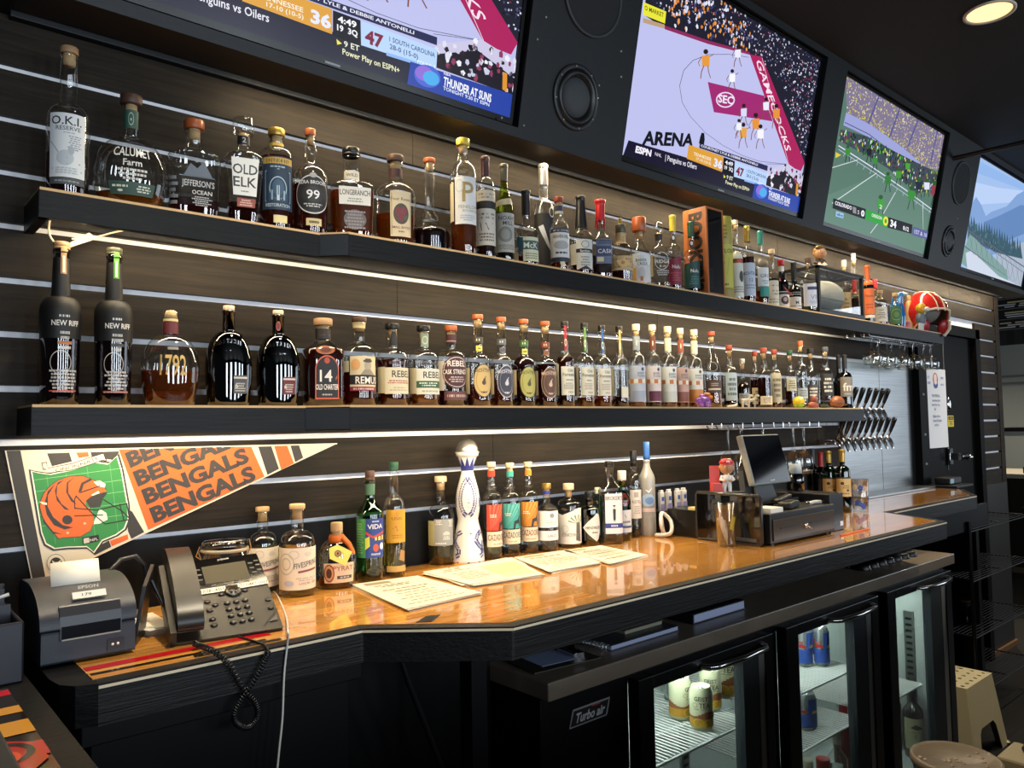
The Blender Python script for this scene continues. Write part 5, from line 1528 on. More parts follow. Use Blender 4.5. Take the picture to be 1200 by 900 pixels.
for cx, yt, w, lbl, lv, lq, kind in ((460, 378.5, 37, 'clear bottle with black stopper and cream label with red text, left of the green-banded one', .56, 'rd', 0), (496.7, 381, 36, 'half empty clear bottle with cream label crossed by a green band', .24, 'or', 1)):
    B(A, (cx, yt, w, YL, ZL), lbl, LG_, (.59, .70, .34, 'round', 1, .36), .3, liq=(lq, lv), cap=('wood', .93, 1.25, 'black'),
      labs=[(10, 112, .15, .46, [('r', 0, 0, 1, 1, '#cdc8b0' if not kind else '#cfd2c6'), ('t', 'REBEL', .6, .76, .25, '#2c2c2e', .92)] + ([('g', .1, .38, .9, .54, 2, '#9a4a40'), ('g', .15, .1, .85, .28, 2, '#a8a48c')] if not kind else [('r', 0, .25, 1, .52, '#2f5a44'), ('g', .1, .3, .8, .48, 2, '#d9e0d0'), ('g', .15, .06, .85, .18, 1, '#9aa090')])), (0, 100, .49, .55, [('g', .05, 0, .95, 1, 1, '#4a4a4a')], 'upper_text'), (-64, 40, .16, .47, [('r', 0, 0, 1, 1, '#c2b896')], 'back_label'),
            (0, 120, .735, .9, [('p', [(.1, 0), (.9, 0), (.7, 1), (.3, 1)], '#1c1c1f')] if not kind else [('r', .1, 0, .9, 1, '#7a8a7a'), ('ring', .5, .5, .26, .3, .2, '#b9c4b4')], 'neck_label')])
B(A, (529, 381, 34, YL, ZL), 'clear bottle with wood stopper and large maroon oval label', LG_, (.60, .71, .32, 'round', 1, .36), .28, liq=('dk', .2), cap=('wood', .93, 1.2, 'copper'),
  labs=[(8, 124, .22, .62, [('e', .5, .5, .5, .5, '#4a262c'), ('ring', .5, .5, .47, .46, .05, '#c9c0bc'), ('t', 'REBEL', .5, .76, .17, '#e6e2de', .95), ('r', .04, .42, .96, .6, '#3a1c22'), ('t', 'CASK STRENGTH', .5, .51, .14, '#e6e2de', .62), ('g', .2, .18, .8, .38, 3, '#b9a8a6')]), (10, 112, .08, .19, [('r', 0, 0, 1, 1, '#5a3a3e'), ('g', .1, .25, .9, .75, 1, '#b3a19f')], 'lower_label'), (-64, 40, .2, .56, [('r', 0, 0, 1, 1, '#c9c3b4')], 'back_label'), (0, 359, .78, .89, [('r', 0, 0, 1, 1, '#46262c'), ('r', 0, .2, 1, .3, '#a8948c')], 'neck_label')])
for cx, yt, w, lbl, lq, lv, c0, c1, c2, bc in ((560.5, 368, 29, 'bottle with round tan label outlined in black, first of the four round-label bottles', 'rd', .24, '#c4ac74', '#2f2c26', '#4c4436', '#e0cf58'), (588, 371, 26.5, 'bottle with round navy label, second of the four round-label bottles', 'rd', .3, '#3a3f54', '#b9bcc6', '#c9ccd6', '#5a5f74'),
                                          (614.3, 373.6, 26, 'bottle with round olive green label, third of the four round-label bottles', 'dk', .6, '#a8a860', '#3a3a24', '#4c4c30', '#d3d064'), (639.5, 376, 25.5, 'bottle with round brown label, last of the four round-label bottles', 'dk', .5, '#5a4238', '#b39c88', '#c9b4a0', '#8a5a40')):
    B(A, (cx, yt, w, YL - .015, ZL), lbl, LG_, (.47, .575, .40, 'round', 1, .40), .0, liq=(lq, lv), cap=('wood', .945, 1.12, 'copper'),
      labs=[(26, 100, .10, .46, [('e', .5, .5, .5, .5, c1), ('e', .5, .5, .47, .47, c0), ('t', "MICHTER'S", .5, .8, .1, c2, .95), ('g', .3, .12, .7, .2, 1, c2), ('ring', .5, .5, .36, .38, .03, c2), ('e', .5, .44, .1, .07, c2), ('e', .52, .52, .06, .05, c2), ('ln', [(.5, .54), (.6, .62)], .03, c2)]), (15, 76, .60, .66, [('r', 0, 0, 1, 1, bc), ('g', .15, .25, .85, .75, 1, '#5a4a30')], 'small_label'), (0, 359, .69, .755, [('r', 0, 0, 1, 1, {'#c4ac74': '#4a443a', '#3a3f54': '#5a5f6a', '#a8a860': '#3f6a3c', '#5a4238': '#7a3f2c'}[c0]), ('e', .46, .5, .015, .2, '#e0dccc'), ('e', .54, .5, .015, .2, '#e0dccc')], 'neck_band'), (-66, 44, .14, .42, [('r', 0, 0, 1, 1, '#c9bc9a')], 'back_label')])
for cx, yt, w, lbl, lq, lv, sc_ in ((662.5, 376, 21.5, 'full dark bottle with white label and red neck strip right of the round-label bottles', 'dk', .58, '#a8242c'), (685.5, 378, 21.5, 'bottle with white label and green neck strip', 'am', .12, '#5f8a4a'), (706, 380.6, 21, 'bottle with white label and blue neck strip', 'am', .14, '#2f5a9a'), (726.5, 381.7, 20, 'bottle with gold neck strip turned to show its clear side', 'dk', .14, '#c9aa5c')):
    turned = cx > 720
    B(A, (cx, yt, w, YL - .02, ZL), lbl, LG_, (.52, .62, .42, 'round', 1, .38), .0, liq=(lq, lv), cap=('screw', .93, 1.1, 'black'),
      labs=[(38 if turned else 24, 100 if not turned else 60, .14 if not turned else .12, .47 if not turned else .25, [('r', 0, 0, 1, 1, '#d3d6cc'), ('ln', [(.05, .03), (.95, .03), (.95, .97), (.05, .97), (.05, .03)], .02, '#8a8d86')] + ([] if turned else [('t', 'Old', .6, .86, .1, '#3a3a3a'), ('t', 'Forester', .55, .72, .12, '#3a3a3a', .85), ('g', .3, .5, .8, .56, 1, '#5a5a58'), ('g', .15, .2, .85, .44, 4, '#9a9c96'), ('t', '1910', .6, .1, .07, '#5a5a58')])), (18, 56, .66, .97, [('r', .1, 0, .75, 1, sc_), ('e', .45, .3, .34, .14, '#d9d6cc'), ('e', .45, .3, .2, .09, sc_)], 'neck_strip'), (-66, 44, .14, .5, [('r', 0, 0, 1, 1, '#c9c6b0')], 'back_label')])
for cx, yt, w, lbl, nc, c0, c1, cz in ((746.5, 379.3, 19.5, 'blue labelled bottle with grey foil neck, first of five with metal belly bands', 'grey', '#a9b6cc', '#8f9fbc', .62), (765.5, 380, 18, 'bottle with white and purple label, second of five with metal belly bands', 'brownfoil', '#c6c4cc', '#5a2c48', .63), (783.5, 382, 18.5, 'bottle with white label and cream neck, third of five with metal belly bands', 'cream', '#c9d2d6', '#b4c2c8', .63), (798.5, 384, 17, 'bottle with pinkish label and mauve neck, fourth of five with metal belly bands', 'mauve', '#b59a94', '#7a5250', .63), (814.5, 385.7, 18.5, 'bottle with white and orange label, last of five with metal belly bands', 'cream', '#c9cfd0', '#b9824a', .63)):
    B(A, (cx, yt, w, YL - .02, ZL), lbl, LG_, (.52, .65, .4, 'round', 1, .42), .12, liq=('am' if nc != 'brownfoil' else 'dk', .46), cap=('wood', .925, 1.12, 'palewood'),
      labs=[(0, 165, .07, .50, [('r', 0, 0, 1, 1, c0), ('r', 0 if c1 == '#b9824a' else .25, .02, 1, .38 if c1 == '#b9824a' else .3, c1), ('e', .72, .9, .07, .05, '#3a4250'), ('t', 'BARDS', .66, .79, .06, '#4a5260', .9), ('t', 'TOWN', .66, .71, .06, '#4a5260', .9)]), (0, 359, .29, .34, [('r', i / 12, 0, (i + 1) / 12, 1, ['#b0703c', '#d9dad6'][i % 2]) for i in range(12)], 'metal_band'), (0, 359, .69, .855, [('r', 0, 0, 1, 1, {'grey': '#8c969e', 'brownfoil': '#6a3c2c', 'cream': '#d6d2b4', 'mauve': '#94503c'}[nc]), ('e', .5, .5, .03, .2, '#d9cfb4')], 'neck_wrap')])
B(A, (835, 388, 21, YL - .02, ZL), 'sloping tall clear bottle with small brown label behind the purple grapes', LG_, (.45, .78, .33, 'slope', 1, .33), .1, liq=('or', .2), cap=('wood', .94, 1.25, 'redwood'),
  labs=[(10, 110, .2, .36, [('r', 0, 0, 1, 1, '#4a3a34'), ('r', .1, .2, .9, .34, '#c9c0b4'), ('g', .15, .5, .85, .8, 2, '#a89a8c')]), (0, 90, .5, .62, [('ring', .5, .3, .4, .5, .06, '#c9ccd0')], 'etched_arch')])
SM = [(856, 404, 16.5, 'clear bottle with pale blue back label and wood stopper right of the sloping bottle', 'redwood', 'dk', .22, '#9fb4c0', .12, .56, 'clear'), (871.5, 420, 15, 'short dark bottle with silver neck strip above the white animal figures', 'silver', 'bk', .5, '#8c9298', .1, .3, 'clear'), (886, 411, 13, 'bottle with brown label standing behind the short dark bottle', 'redwood', 'dk', .5, '#b9b097', .08, .36, 'clear'),
      (896.5, 407, 17, 'wide bottle with dark red stopper and small cream label', 'redwood', 'dk', .5, '#c2bda6', .06, .2, 'clear'), (909, 409, 15, 'bottle with reddish stopper and tall greyish label', 'redwood', 'dk', .46, '#a8a48c', .1, .6, 'clear'), (927, 410, 14, 'bottle with green cap behind the yellow ball', 'green', 'dk', .36, '#b9b9a8', .3, .52, 'clear'),
      (939.5, 399, 14, 'tall pale bottle with orange stopper behind the yellow ball', 'copper', 'cl', .5, '#a9b9c4', .15, .3, 'clear'), (951.5, 408, 16, 'clear bottle with black stopper and black-white script label', 'black', 'pl', .3, '#4a4a4a', .1, .4, 'clear'), (968.5, 406, 17.5, 'clear bottle with dark stopper and black side label', 'slate', 'cl', .3, '#2a2c30', .2, .56, 'clear')]
for i, (cx, yt, w, lbl, cc, lq, lv, c, z0, z1, g) in enumerate(SM):
    sh = (.52, .66, .38, 'round', 1, .38) if i != 1 else (.4, .6, .34, 'slope', 1, .34)
    B(A, (cx, yt, w, YL - .02 + (.05 if i == 2 else 0), ZL), lbl, LG_, sh, .2, liq=(lq, lv), cap=('wood', .92, 1.25, cc), gl=g, labs=[(10, 120, z0, z1, [('r', 0, 0, 1, 1, c), ('g', .15, .15, .85, .85, 4, '#e0ddd2' if c in ('#4a4a4a', '#2a2c30') else '#4a4640')])])
B('wine_bottle', (984.5, 415, 13, YL + .03, ZL), 'slender black wine bottle behind the one with grey script label', LG_, (.5, .66, .36, 'slope', 1, .36), .1, cap=('foil', .74, 1.06, 'black'), gl='black')
B('wine_bottle', (991.5, 415, 17, YL - .02, ZL), 'black wine bottle with grey script label at the right end of the lower shelf', LG_, (.56, .68, .33, 'round', 1, .33), .2, cap=('foil', .74, 1.06, 'black'), gl='black',
  labs=[(10, 130, .22, .58, [('r', 0, 0, 1, 1, '#77726c'), ('t', 'fm', .55, .5, .4, '#d9d6ce', 1), ('g', .15, .08, .85, .2, 1, '#b3aea6')])])

# ---- bar counter, left to right
cream = '#e3d6bf'
for cx, yt, w, yb, lbl in ((306, 593, 38, 697, 'corked clear bottle with ornate cream label half hidden by the desk phone'), (347.6, 589.5, 43, 700.5, 'corked clear bottle with ornate cream label in full view beside the phone')):
    B('gin_bottle', (cx, yt, w, yb), lbl, CG, (.55, .70, .36, 'round', 1, .35), .1, liq=('pl', .53), cap=('wood', .945, 1.25, 'cork'),
      labs=[(0, 165, .08, .535, [('r', 0, 0, 1, 1, cream), ('ring', .24, .62, .17, .26, .12, '#b9b4ac'), ('ring', .24, .62, .1, .15, .2, '#b9b4ac'), ('ring', .4, .84, .1, .1, .15, '#c0bab0'), ('e', .68, .84, .08, .06, '#cfc6b6'), ('e', .3, .16, .1, .07, '#b9bcc6'), ('tq', 'FIVESPRING', (.40, .50), (.93, .60), (.0, .13), '#5a5058', .01), ('p', [(.48, .4), (.9, .45), (.9, .5), (.48, .45)], '#8a4a4a'), ('g', .4, .2, .9, .3, 2, '#c0b6a4'), ('tq', 'LOCAL GIN', (.5, .12), (.88, .14), (0, .05), '#8a5a5a'), ('ln', [(.45, .9), (.75, .93), (.95, .88)], .01, '#b0a898')])])
t = B('rum_bottle', (395, 611, 47, 692), 'squat corked bottle with orange ribbon, yellow hang tag and cream label', CG, (.55, .74, .30, 'globe', .92, .3), .1, liq=('am', .12), cap=('wood', .86, 1.0, 'cork'), gl='clear', fy=.8, seg=36,
      labs=[(4, 96, .1, .4, [('r', 0, 0, 1, 1, '#dcc4a4'), ('e', .17, .5, .17, .46, '#7a3c2a'), ('e', .17, .5, .14, .38, '#c98f60'), ('e', .17, .5, .09, .25, '#4a2c22'), ('t', 'PYRAT', .62, .74, .24, '#a8583a', .95), ('r', .42, .2, .9, .36, '#3a3a40'), ('g', .45, .22, .87, .34, 1, '#c9bca4')])])
d_ = MB()
hh = at(395, 611, Y=t.location.y)[2] - ZC
d_.lathe([(.018, hh * .68), (.019, hh * .70), (.0185, hh * .77), (.0165, hh * .80)], 20)
d_.tube([(.012, -.014, hh * .76), (.026, -.018, hh * .66), (.036, -.016, hh * .5)], [.007, .0065, .006], 6)
d_.build('ribbon', mat('orange_ribbon', '#c9641e', .6), t)
tg = MB()
tg.prism([(-.026, .004), (-.014, -.016), (.026, -.016), (.026, .02), (-.012, .02)], 0, .0012, 0, None, '#d8c65a')
art(tg, [('e', .45, .5, .15, .22, '#6a4a28'), ('e', .45, .5, .1, .14, '#b98a4a'), ('e', .45, .5, .06, .09, '#4a3420')], flat((-.026, -.016, .0014), (.052, 0, 0), (0, .036, 0)), .052, .036)
tg.build('hang_tag', PRINT, t).matrix_local = basis((.0, -.0335, hh * .52), (1, 0, -.55), (.5, .25, 1))
B('mezcal_bottle', (435, 550.5, 32, 682.6), 'dark green bottle with blue picture label and green side', CG, (.60, .76, .34, 'slope', 1, .36), .1, cap=('screw', .91, 1.0, 'dkwood'), gl='green', liq=('cl', .57), labs=[(18, 90, .22, .57, [('r', 0, 0, 1, 1, '#2c458c'), ('g', .2, .9, .8, .96, 1, '#c6cbe0'), ('t', 'VIDA', .5, .8, .12, '#f0eee6', 1.1), ('p', [(0, .62), (.35, .5), (.4, .54), (.05, .68)], '#c04434'), ('p', [(.4, .5), (1, .62), (1, .68), (.4, .56)], '#c04434'), ('p', [(.45, .44), (.95, .44), (.95, .56), (.45, .52)], '#d9c86a'), ('p', [(.0, .2), (.22, .3), (.2, .55), (0, .5)], '#c9cc4c'), ('r', .55, .42, .62, .54, '#4a3c3c'), ('r', .75, .42, .82, .56, '#4a3c3c'), ('e', .5, .25, .14, .1, '#d0583c'), ('e', .82, .28, .12, .09, '#dfe4ea'), ('t', 'mezcal', .5, .1, .07, '#dfe4f0', .9)]),
        (-56, 62, .22, .57, [('r', 0, 0, 1, 1, '#4a9a50'), ('g', .15, .1, .85, .9, 12, '#8fc48c')], 'side_label'), (0, 359, .78, .88, [('r', 0, 0, 1, 1, '#4a7058')], 'neck_label')])
B('mezcal_bottle', (463.5, 540, 26, 677), 'tall clear bottle with green cap and golden yellow label', CG, (.58, .70, .40, 'round', 1, .4), .1, liq=('pl', .3), cap=('screw', .92, 1.05, 'green'),
  labs=[(10, 120, .30, .585, [('r', 0, 0, 1, 1, '#d09a30'), ('t', 'ILEGAL', .5, .74, .09, '#8a5a1c', .9), ('ring', .5, .86, .06, .05, .2, '#9a6a20'), ('ln', [(.3, .42), (.45, .5), (.5, .36), (.7, .48)], .02, '#8a5a1c'), ('g', .25, .12, .8, .26, 2, '#a87424')]), (10, 120, .05, .10, [('r', 0, 0, 1, 1, '#c9a25c')], 'lower_label'), (40, 40, .13, .24, [('p', [(0, .2), (.8, 0), (1, .8), (.2, 1)], '#a8804a')], 'paper_tab')])
B('tequila_bottle', (519.6, 556.7, 32, 662.5), 'pale clear bottle with wooden top and translucent grey label left of the white vase bottle', CG, (.52, .68, .36, 'round', 1, .36), .1, liq=('pl', .4), cap=('wood', .935, 1.25, 'palewood'),
  labs=[(8, 88, .22, .52, [('r', 0, 0, 1, 1, '#9a9c98'), ('g', .05, .78, .4, .97, 3, '#dcdcd8'), ('g', .7, .7, .97, .97, 4, '#dcdcd8'), ('e', .6, .42, .18, .12, '#c9c9c4'), ('r', .42, .2, .78, .4, '#a4a6a2'), ('g', .42, .22, .78, .36, 2, '#dcdcd8'), ('g', .05, .04, .6, .14, 1, '#dcdcd8')]), (-55, 38, .22, .5, [('r', 0, 0, 1, 1, '#b9b27c')], 'back_label')])
# tall white and blue ceramic bottle
P = at(553, 661, Z=ZC)
P = (P[0] + .012, P[1] + .03, ZC)
t = thing('ceramic_decanter', 'tall white ceramic bottle painted with blue leaves under a silver ball stopper', 'bottle', P, -atan2(P[0], P[1] + 1.76), CG)
H = at(550, 522, Y=P[1])[2] - ZC
k = depth(P) / FPX / 6
rows = [(0, 850, 236), (.0, 830, 238), (0, 760, 225), (0, 690, 210), (0, 620, 182), (0, 580, 160), (0, 545, 150), (0, 500, 168), (0, 450, 180), (0, 400, 178), (0, 340, 158), (0, 280, 124), (0, 230, 95), (0, 205, 88), (0, 180, 92), (0, 140, 118), (0, 110, 145), (0, 82, 176), (0, 76, 178)]
pr = [(0, .001)] + [(w / 2 * k * .97, (850 - y) * k * 1.0) for _, y, w in rows]
MB().lathe(pr, 40, close=False).build('ceramic_body', mat('glazed_white', '#e9e8e6', .12, coat=1), t)
lip = pr[-1]
MB().lathe([(0, lip[1] - .012), (lip[0] * .93, lip[1] - .012), (lip[0] * .96, lip[1])], 32, close=False).build('inner_rim', mat('glazed_white', '#e9e8e6', .12), t)
MB().ball((0, 0, lip[1] + .002), (lip[0] * .9, lip[0] * .9, lip[0] * 1.0), 0, 28, 16).build('ball_stopper', mat('satin_silver', '#b9b8b4', .3, .85), t, label='silver ball stopper')
pm = MB()


def cer(u, v, l):
    z = v
    r = rad(pr, z)
    return ((r + .0004 + l * .00005) * sin(u), -(r + .0004 + l * .00005) * cos(u), z)


NV = '#25307c'


def leaf(u, z, a, s):
    r = max(.01, rad(pr, z))
    q = [(-.5, 0), (0, .22), (.5, 0), (0, -.22)]
    pm.add([cer(u + (x * cos(a) - y * sin(a)) * s / r, z + (x * sin(a) + y * cos(a)) * s, 1) for x, y in q], [(0, 1, 2, 3)], 0, NV)


def sprig(pts, s=.0095):
    for i in range(len(pts) - 1):
        (u0, z0), (u1, z1) = pts[i], pts[i + 1]
        for j in range(3):
            t_ = j / 3
            u, z = u0 + (u1 - u0) * t_, z0 + (z1 - z0) * t_
            r = rad(pr, z)
            a = atan2(z1 - z0, (u1 - u0) * r)
            leaf(u - sin(a) * .004 / r, z + cos(a) * .004, a + .6, s)
            leaf(u + sin(a) * .004 / r, z - cos(a) * .004, a - .6, s)
            pm.add([cer(u0, z0 - .0006, 0), cer(u1, z1 - .0006, 0), cer(u1, z1 + .0006, 0), cer(u0, z0 + .0006, 0)], [(0, 1, 2, 3)], 0, NV)


Zp = lambda y: (850 - y) * k
for s in (1, -1):
    for base in (0, pi):
        sprig([(base + s * u, Zp(y)) for u, y in ((.05, 262), (.45, 300), (.62, 350), (.66, 400), (.58, 450), (.36, 500), (.1, 520))])
        sprig([(base + s * u, Zp(y)) for u, y in ((1.25, 400), (1.3, 430), (1.25, 470))])
        sprig([(base + s * .85 + u, Zp(y)) for u, y in ((.25, 632), (-.1, 650), (-.3, 690), (-.1, 720), (.2, 750), (.2, 785), (-.1, 800))])
        sprig([(base + s * 1.8 + u, Zp(y)) for u, y in ((-.1, 700), (-.25, 740), (-.1, 780))])
for i in range(9):
    u = 2 * pi * i / 9
    leaf(u + .2, Zp(640), .4, .008)
    leaf(u, Zp(836), .3, .009)
    n = 6
    for j in range(n):
        a0, a1 = u - .35 + .7 * j / n, u - .35 + .7 * (j + 1) / n
        f0, f1 = 1 - abs(j - n / 2) / (n / 2), 1 - abs(j + 1 - n / 2) / (n / 2)
        za, zb = Zp(205), Zp(180)
        ztop = lambda f: Zp(178) + (Zp(112) - Zp(178)) * f
        for (p0, p1) in ((0, .5), (.5, 1)):
            pm.add([cer(a0, Zp(178) + (ztop(f0) - Zp(178)) * p0, 0), cer(a1, Zp(178) + (ztop(f1) - Zp(178)) * p0, 0), cer(a1, Zp(178) + (ztop(f1) - Zp(178)) * p1, 0), cer(a0, Zp(178) + (ztop(f0) - Zp(178)) * p1, 0)], [(0, 1, 2, 3)], 0, NV)
for i in range(24):
    a0, a1 = 2 * pi * i / 24, 2 * pi * (i + 1) / 24
    for y0, y1 in ((208, 193), (193, 178)):
        pm.add([cer(a0, Zp(y0), 0), cer(a1, Zp(y0), 0), cer(a1, Zp(y1), 0), cer(a0, Zp(y1), 0)], [(0, 1, 2, 3)], 0, NV)
art(pm, [('ring', .1, Zp(410), .34, Zp(360) - Zp(410), .06, '#9a9aa0'), ('tq', 'CLASE', (-.06, Zp(408)), (.26, Zp(408)), (0, .005), '#5a5a60'), ('tq', 'AZUL', (-.04, Zp(432)), (.24, Zp(432)), (0, .005), '#5a5a60')], cer, 1, 1)
pm.build('painted_leaves', mat('print', '#fff'), t)
for cx, yt, w, yb, lbl, c in ((579.5, 540, 23.5, 656.7, 'bottle with beaded neck and red deer label', '#c8402a'), (601.5, 541, 22, 652.5, 'bottle with beaded neck and turquoise deer label', '#3fa39c'), (623, 540, 21.5, 649, 'bottle with beaded neck and orange deer label', '#d88428')):
    B('tequila_bottle', (cx, yt, w, yb), lbl, CG, (.58, .70, .36, 'round', 1, .36), .25, liq=('pl' if cx < 590 else 'cl', .3), cap=('wood', .945, 1.25, 'palewood'), neck=[(.40, .70), (.55, .735), (.38, .765), (.30, .775), (.47, .80), (.30, .83), (.36, .85), (.36, .945)],
      labs=[(0 if cx > 590 else 24, 138, .30, .565, [('r', 0, 0, 1, 1, c)] + [('p', [(.15, .0), (.1 + .2 * i, 1), (.2 + .2 * i, 1)], {'#c8402a': '#dc6a50', '#3fa39c': '#6ebcb4', '#d88428': '#e6a650'}[c]) for i in range(5)] + [('p', [(.5, 0), (.55, .3), (.75, .36), (.82, .5), (.9, .5), (.86, .36), (.9, .1), (.84, 0), (.8, .2), (.64, .18), (.6, 0)], '#2c3436'), ('ln', [(.85, .5), (.78, .72), (.7, .82)], .02, '#2c3436'), ('ln', [(.86, .5), (.92, .78)], .02, '#2c3436'), ('g', .12, .5, .45, .64, 2, '#f0e6d4')]),
            (0 if cx > 590 else 24, 138, .135, .29, [('r', 0, 0, 1, 1, '#e0cdb4'), ('t', 'CAZADORES', .52, .62, .38, '#7a3c2a' if cx < 590 or cx > 610 else '#3a5a58', .72), ('g', .2, .12, .8, .24, 1, '#a08468')], 'name_label'), (0, 359, .85, .91, [('r', 0, 0, 1, 1, c)], 'neck_band')])
B('tequila_bottle', (645, 565, 26, 647), 'clear bottle with gold top, blue neck band and split white label', CG, (.56, .68, .33, 'round', 1, .33), .15, liq=('cl', .5), cap=('wood', .92, 1.25, 'gold'),
  labs=[(0, 160, .36, .60, [('r', 0, 0, 1, 1, '#e3e1e2'), ('e', .62, .72, .08, .14, '#8c8c90'), ('g', .4, .15, .85, .45, 3, '#a9a9ac')]), (0, 160, .17, .31, [('r', 0, 0, 1, 1, '#e3e1e2'), ('t', 'LALO', .62, .5, .28, '#6a6a6e')], 'lower_label'), (0, 359, .84, .89, [('r', 0, 0, 1, 1, '#2c3a9a')], 'neck_band')])
B('tequila_bottle', (671.5, 565, 28, 642), 'stout clear bottle with wooden top and white cactus label', CG, (.64, .75, .36, 'round', 1, .34), .1, liq=('cl', .6), cap=('wood', .9, 1.35, 'palewood'),
  labs=[(0, 172, .06, .62, [('p', [(0, 0), (.25, 0), (.25, .82), (0, .88)], '#e6e6e2'), ('p', [(.25, 0), (.5, 0), (.5, .9), (.25, .8)], '#e6e6e2'), ('p', [(.5, 0), (.75, 0), (.75, 1), (.5, .9)], '#e6e6e2'), ('p', [(.75, 0), (1, 0), (1, .98), (.75, 1)], '#e6e6e2'), ('p', [(.66, .1), (.84, .05), (.82, .6), (.68, .6)], '#5a605a')] + [('p', [(.72, .55), (.72 + .3 * cos(a), .6 + .22 * sin(a)), (.72 + .27 * cos(a + .2), .6 + .2 * sin(a + .2))], '#7a9050') for a in (.3, .8, 1.3, 1.8, 2.3, 2.8)] + [('ring', .35, .42, .1, .1, .1, '#a9aca6'), ('t', 'CINCORO', .5, .26, .09, '#8a8d88', .8)])])
B('gin_bottle', (695.5, 574.5, 23, 640), 'black apothecary bottle with white diamond label', CG, (.66, .73, .38, 'round', .96, .4), .15, cap=('wood', .88, 1.2, 'black'), gl='black', liq=('bk', .6),
  labs=[(16, 140, .08, .6, [('p', [(0, .5), (.25, .27), (.5, .08), (.5, .9), (.25, .72)], '#d9d9d4'), ('p', [(.5, .08), (.62, 0), (.75, .1), (.75, .98), (.62, 1), (.5, .9)], '#d9d9d4'), ('p', [(.75, .1), (1, .5), (.75, .98)], '#d9d9d4'), ('t', "HENDRICK'S", .52, .5, .1, '#2c2c2c', .8), ('g', .4, .28, .7, .38, 1, '#7a7a78')])])
B('vermouth_bottle', (704, 570, 14, 634), 'pale green clear bottle standing behind the black apothecary bottle', CG, (.62, .74, .5, 'round', 1, .5), 0, liq=('pl', .6), cap=('screw', .88, 1.1, 'cream'))
t = B('gin_bottle', (720.5, 539, 26, 638), 'square clear green bottle with bowler-hatted man on a white and blue label', CG, (.62, .82, .30, 'slope', 1, .34), .2, cap=('screw', .93, 1.25, 'black'), gl='clear', n=5, liq=('cl', .6),
      labs=[(8, 84, .13, .61, [('r', 0, 0, 1, 1, '#dcdfe4'), ('t', "BROKER'S", .5, .89, .1, '#23252c', .72), ('r', 0, .14, 1, .26, '#2c3c8c'), ('p', [(.44, .34), (.58, .34), (.6, .62), (.42, .62)], '#2a2c30'), ('e', .51, .66, .055, .035, '#c9a890'), ('e', .51, .7, .09, .02, '#1c1c1e'), ('r', .47, .3, .5, .36, '#2a2c30'), ('r', .53, .3, .56, .36, '#2a2c30'), ('g', .2, .16, .8, .24, 1, '#c9cfe0')]), (-60, 60, .1, .6, [('r', 0, 0, .3, 1, '#4a8a4c')], 'side_label')])
B('gin_bottle', (734, 550, 20, 634), 'green bottle with white cap and red wax seal', CG, (.56, .74, .44, 'slope', 1, .44), .2, cap=('screw', .86, 1.15, 'white'), gl='green', liq=('cl', .5),
  labs=[(15, 120, .12, .44, [('r', 0, 0, 1, 1, '#cdd6dc'), ('ln', [(.2, .7), (.4, .8), (.5, .66), (.8, .78)], .03, '#4a5a60'), ('g', .2, .4, .8, .55, 1, '#6a7a80'), ('r', .1, .2, .9, .3, '#4a5a8c')]), (10, 60, .5, .68, [('e', .5, .5, .45, .48, '#b02a2c'), ('e', .5, .5, .28, .3, '#8c1c22')], 'wax_seal')])
B('vodka_bottle', (747.5, 527, 16.5, 630), 'tall clear bottle with black cap and white label behind the green gin', CG, (.62, .74, .4, 'round', 1, .4), .25, liq=('cl', .6), cap=('screw', .82, 1.2, 'black'),
  labs=[(8, 120, .22, .55, [('r', 0, 0, 1, 1, '#dcd9d6'), ('r', .3, .74, .62, .92, '#a9a6a4'), ('t', 'KETEL', .5, .58, .1, '#6a6a70', .9), ('g', .2, .15, .8, .45, 4, '#a4a2a2')])])
B('vodka_bottle', (763.5, 516.5, 19, 629), 'tall frosted bottle with blue cap and blue picture at the right of the row', CG, (.60, .76, .40, 'slope', 1, .37), .1, liq=('cl', .6), cap=('screw', .81, 1.1, 'blue'), gl='frost',
  labs=[(0, 110, .32, .45, [('e', .5, .5, .5, .5, '#8fa9cc'), ('e', .6, .45, .3, .3, '#5f84b8')]), (10, 60, .46, .52, [('p', [(0, .6), (.4, 0), (.9, 1), (.45, .35)], '#f0f2f4')], 'bird_mark'), (0, 110, .2, .3, [('r', 0, .6, 1, 1, '#c4b0b0'), ('t', 'VODKA', .5, .25, .5, '#8f9498', .9)], 'lower_label'), (0, 359, .83, .96, [('r', .0, 0, 1, 1, '#2a5aa0'), ('t', 'GREY', .5, .5, .4, '#9fc0e6', .9)], 'neck_label')])
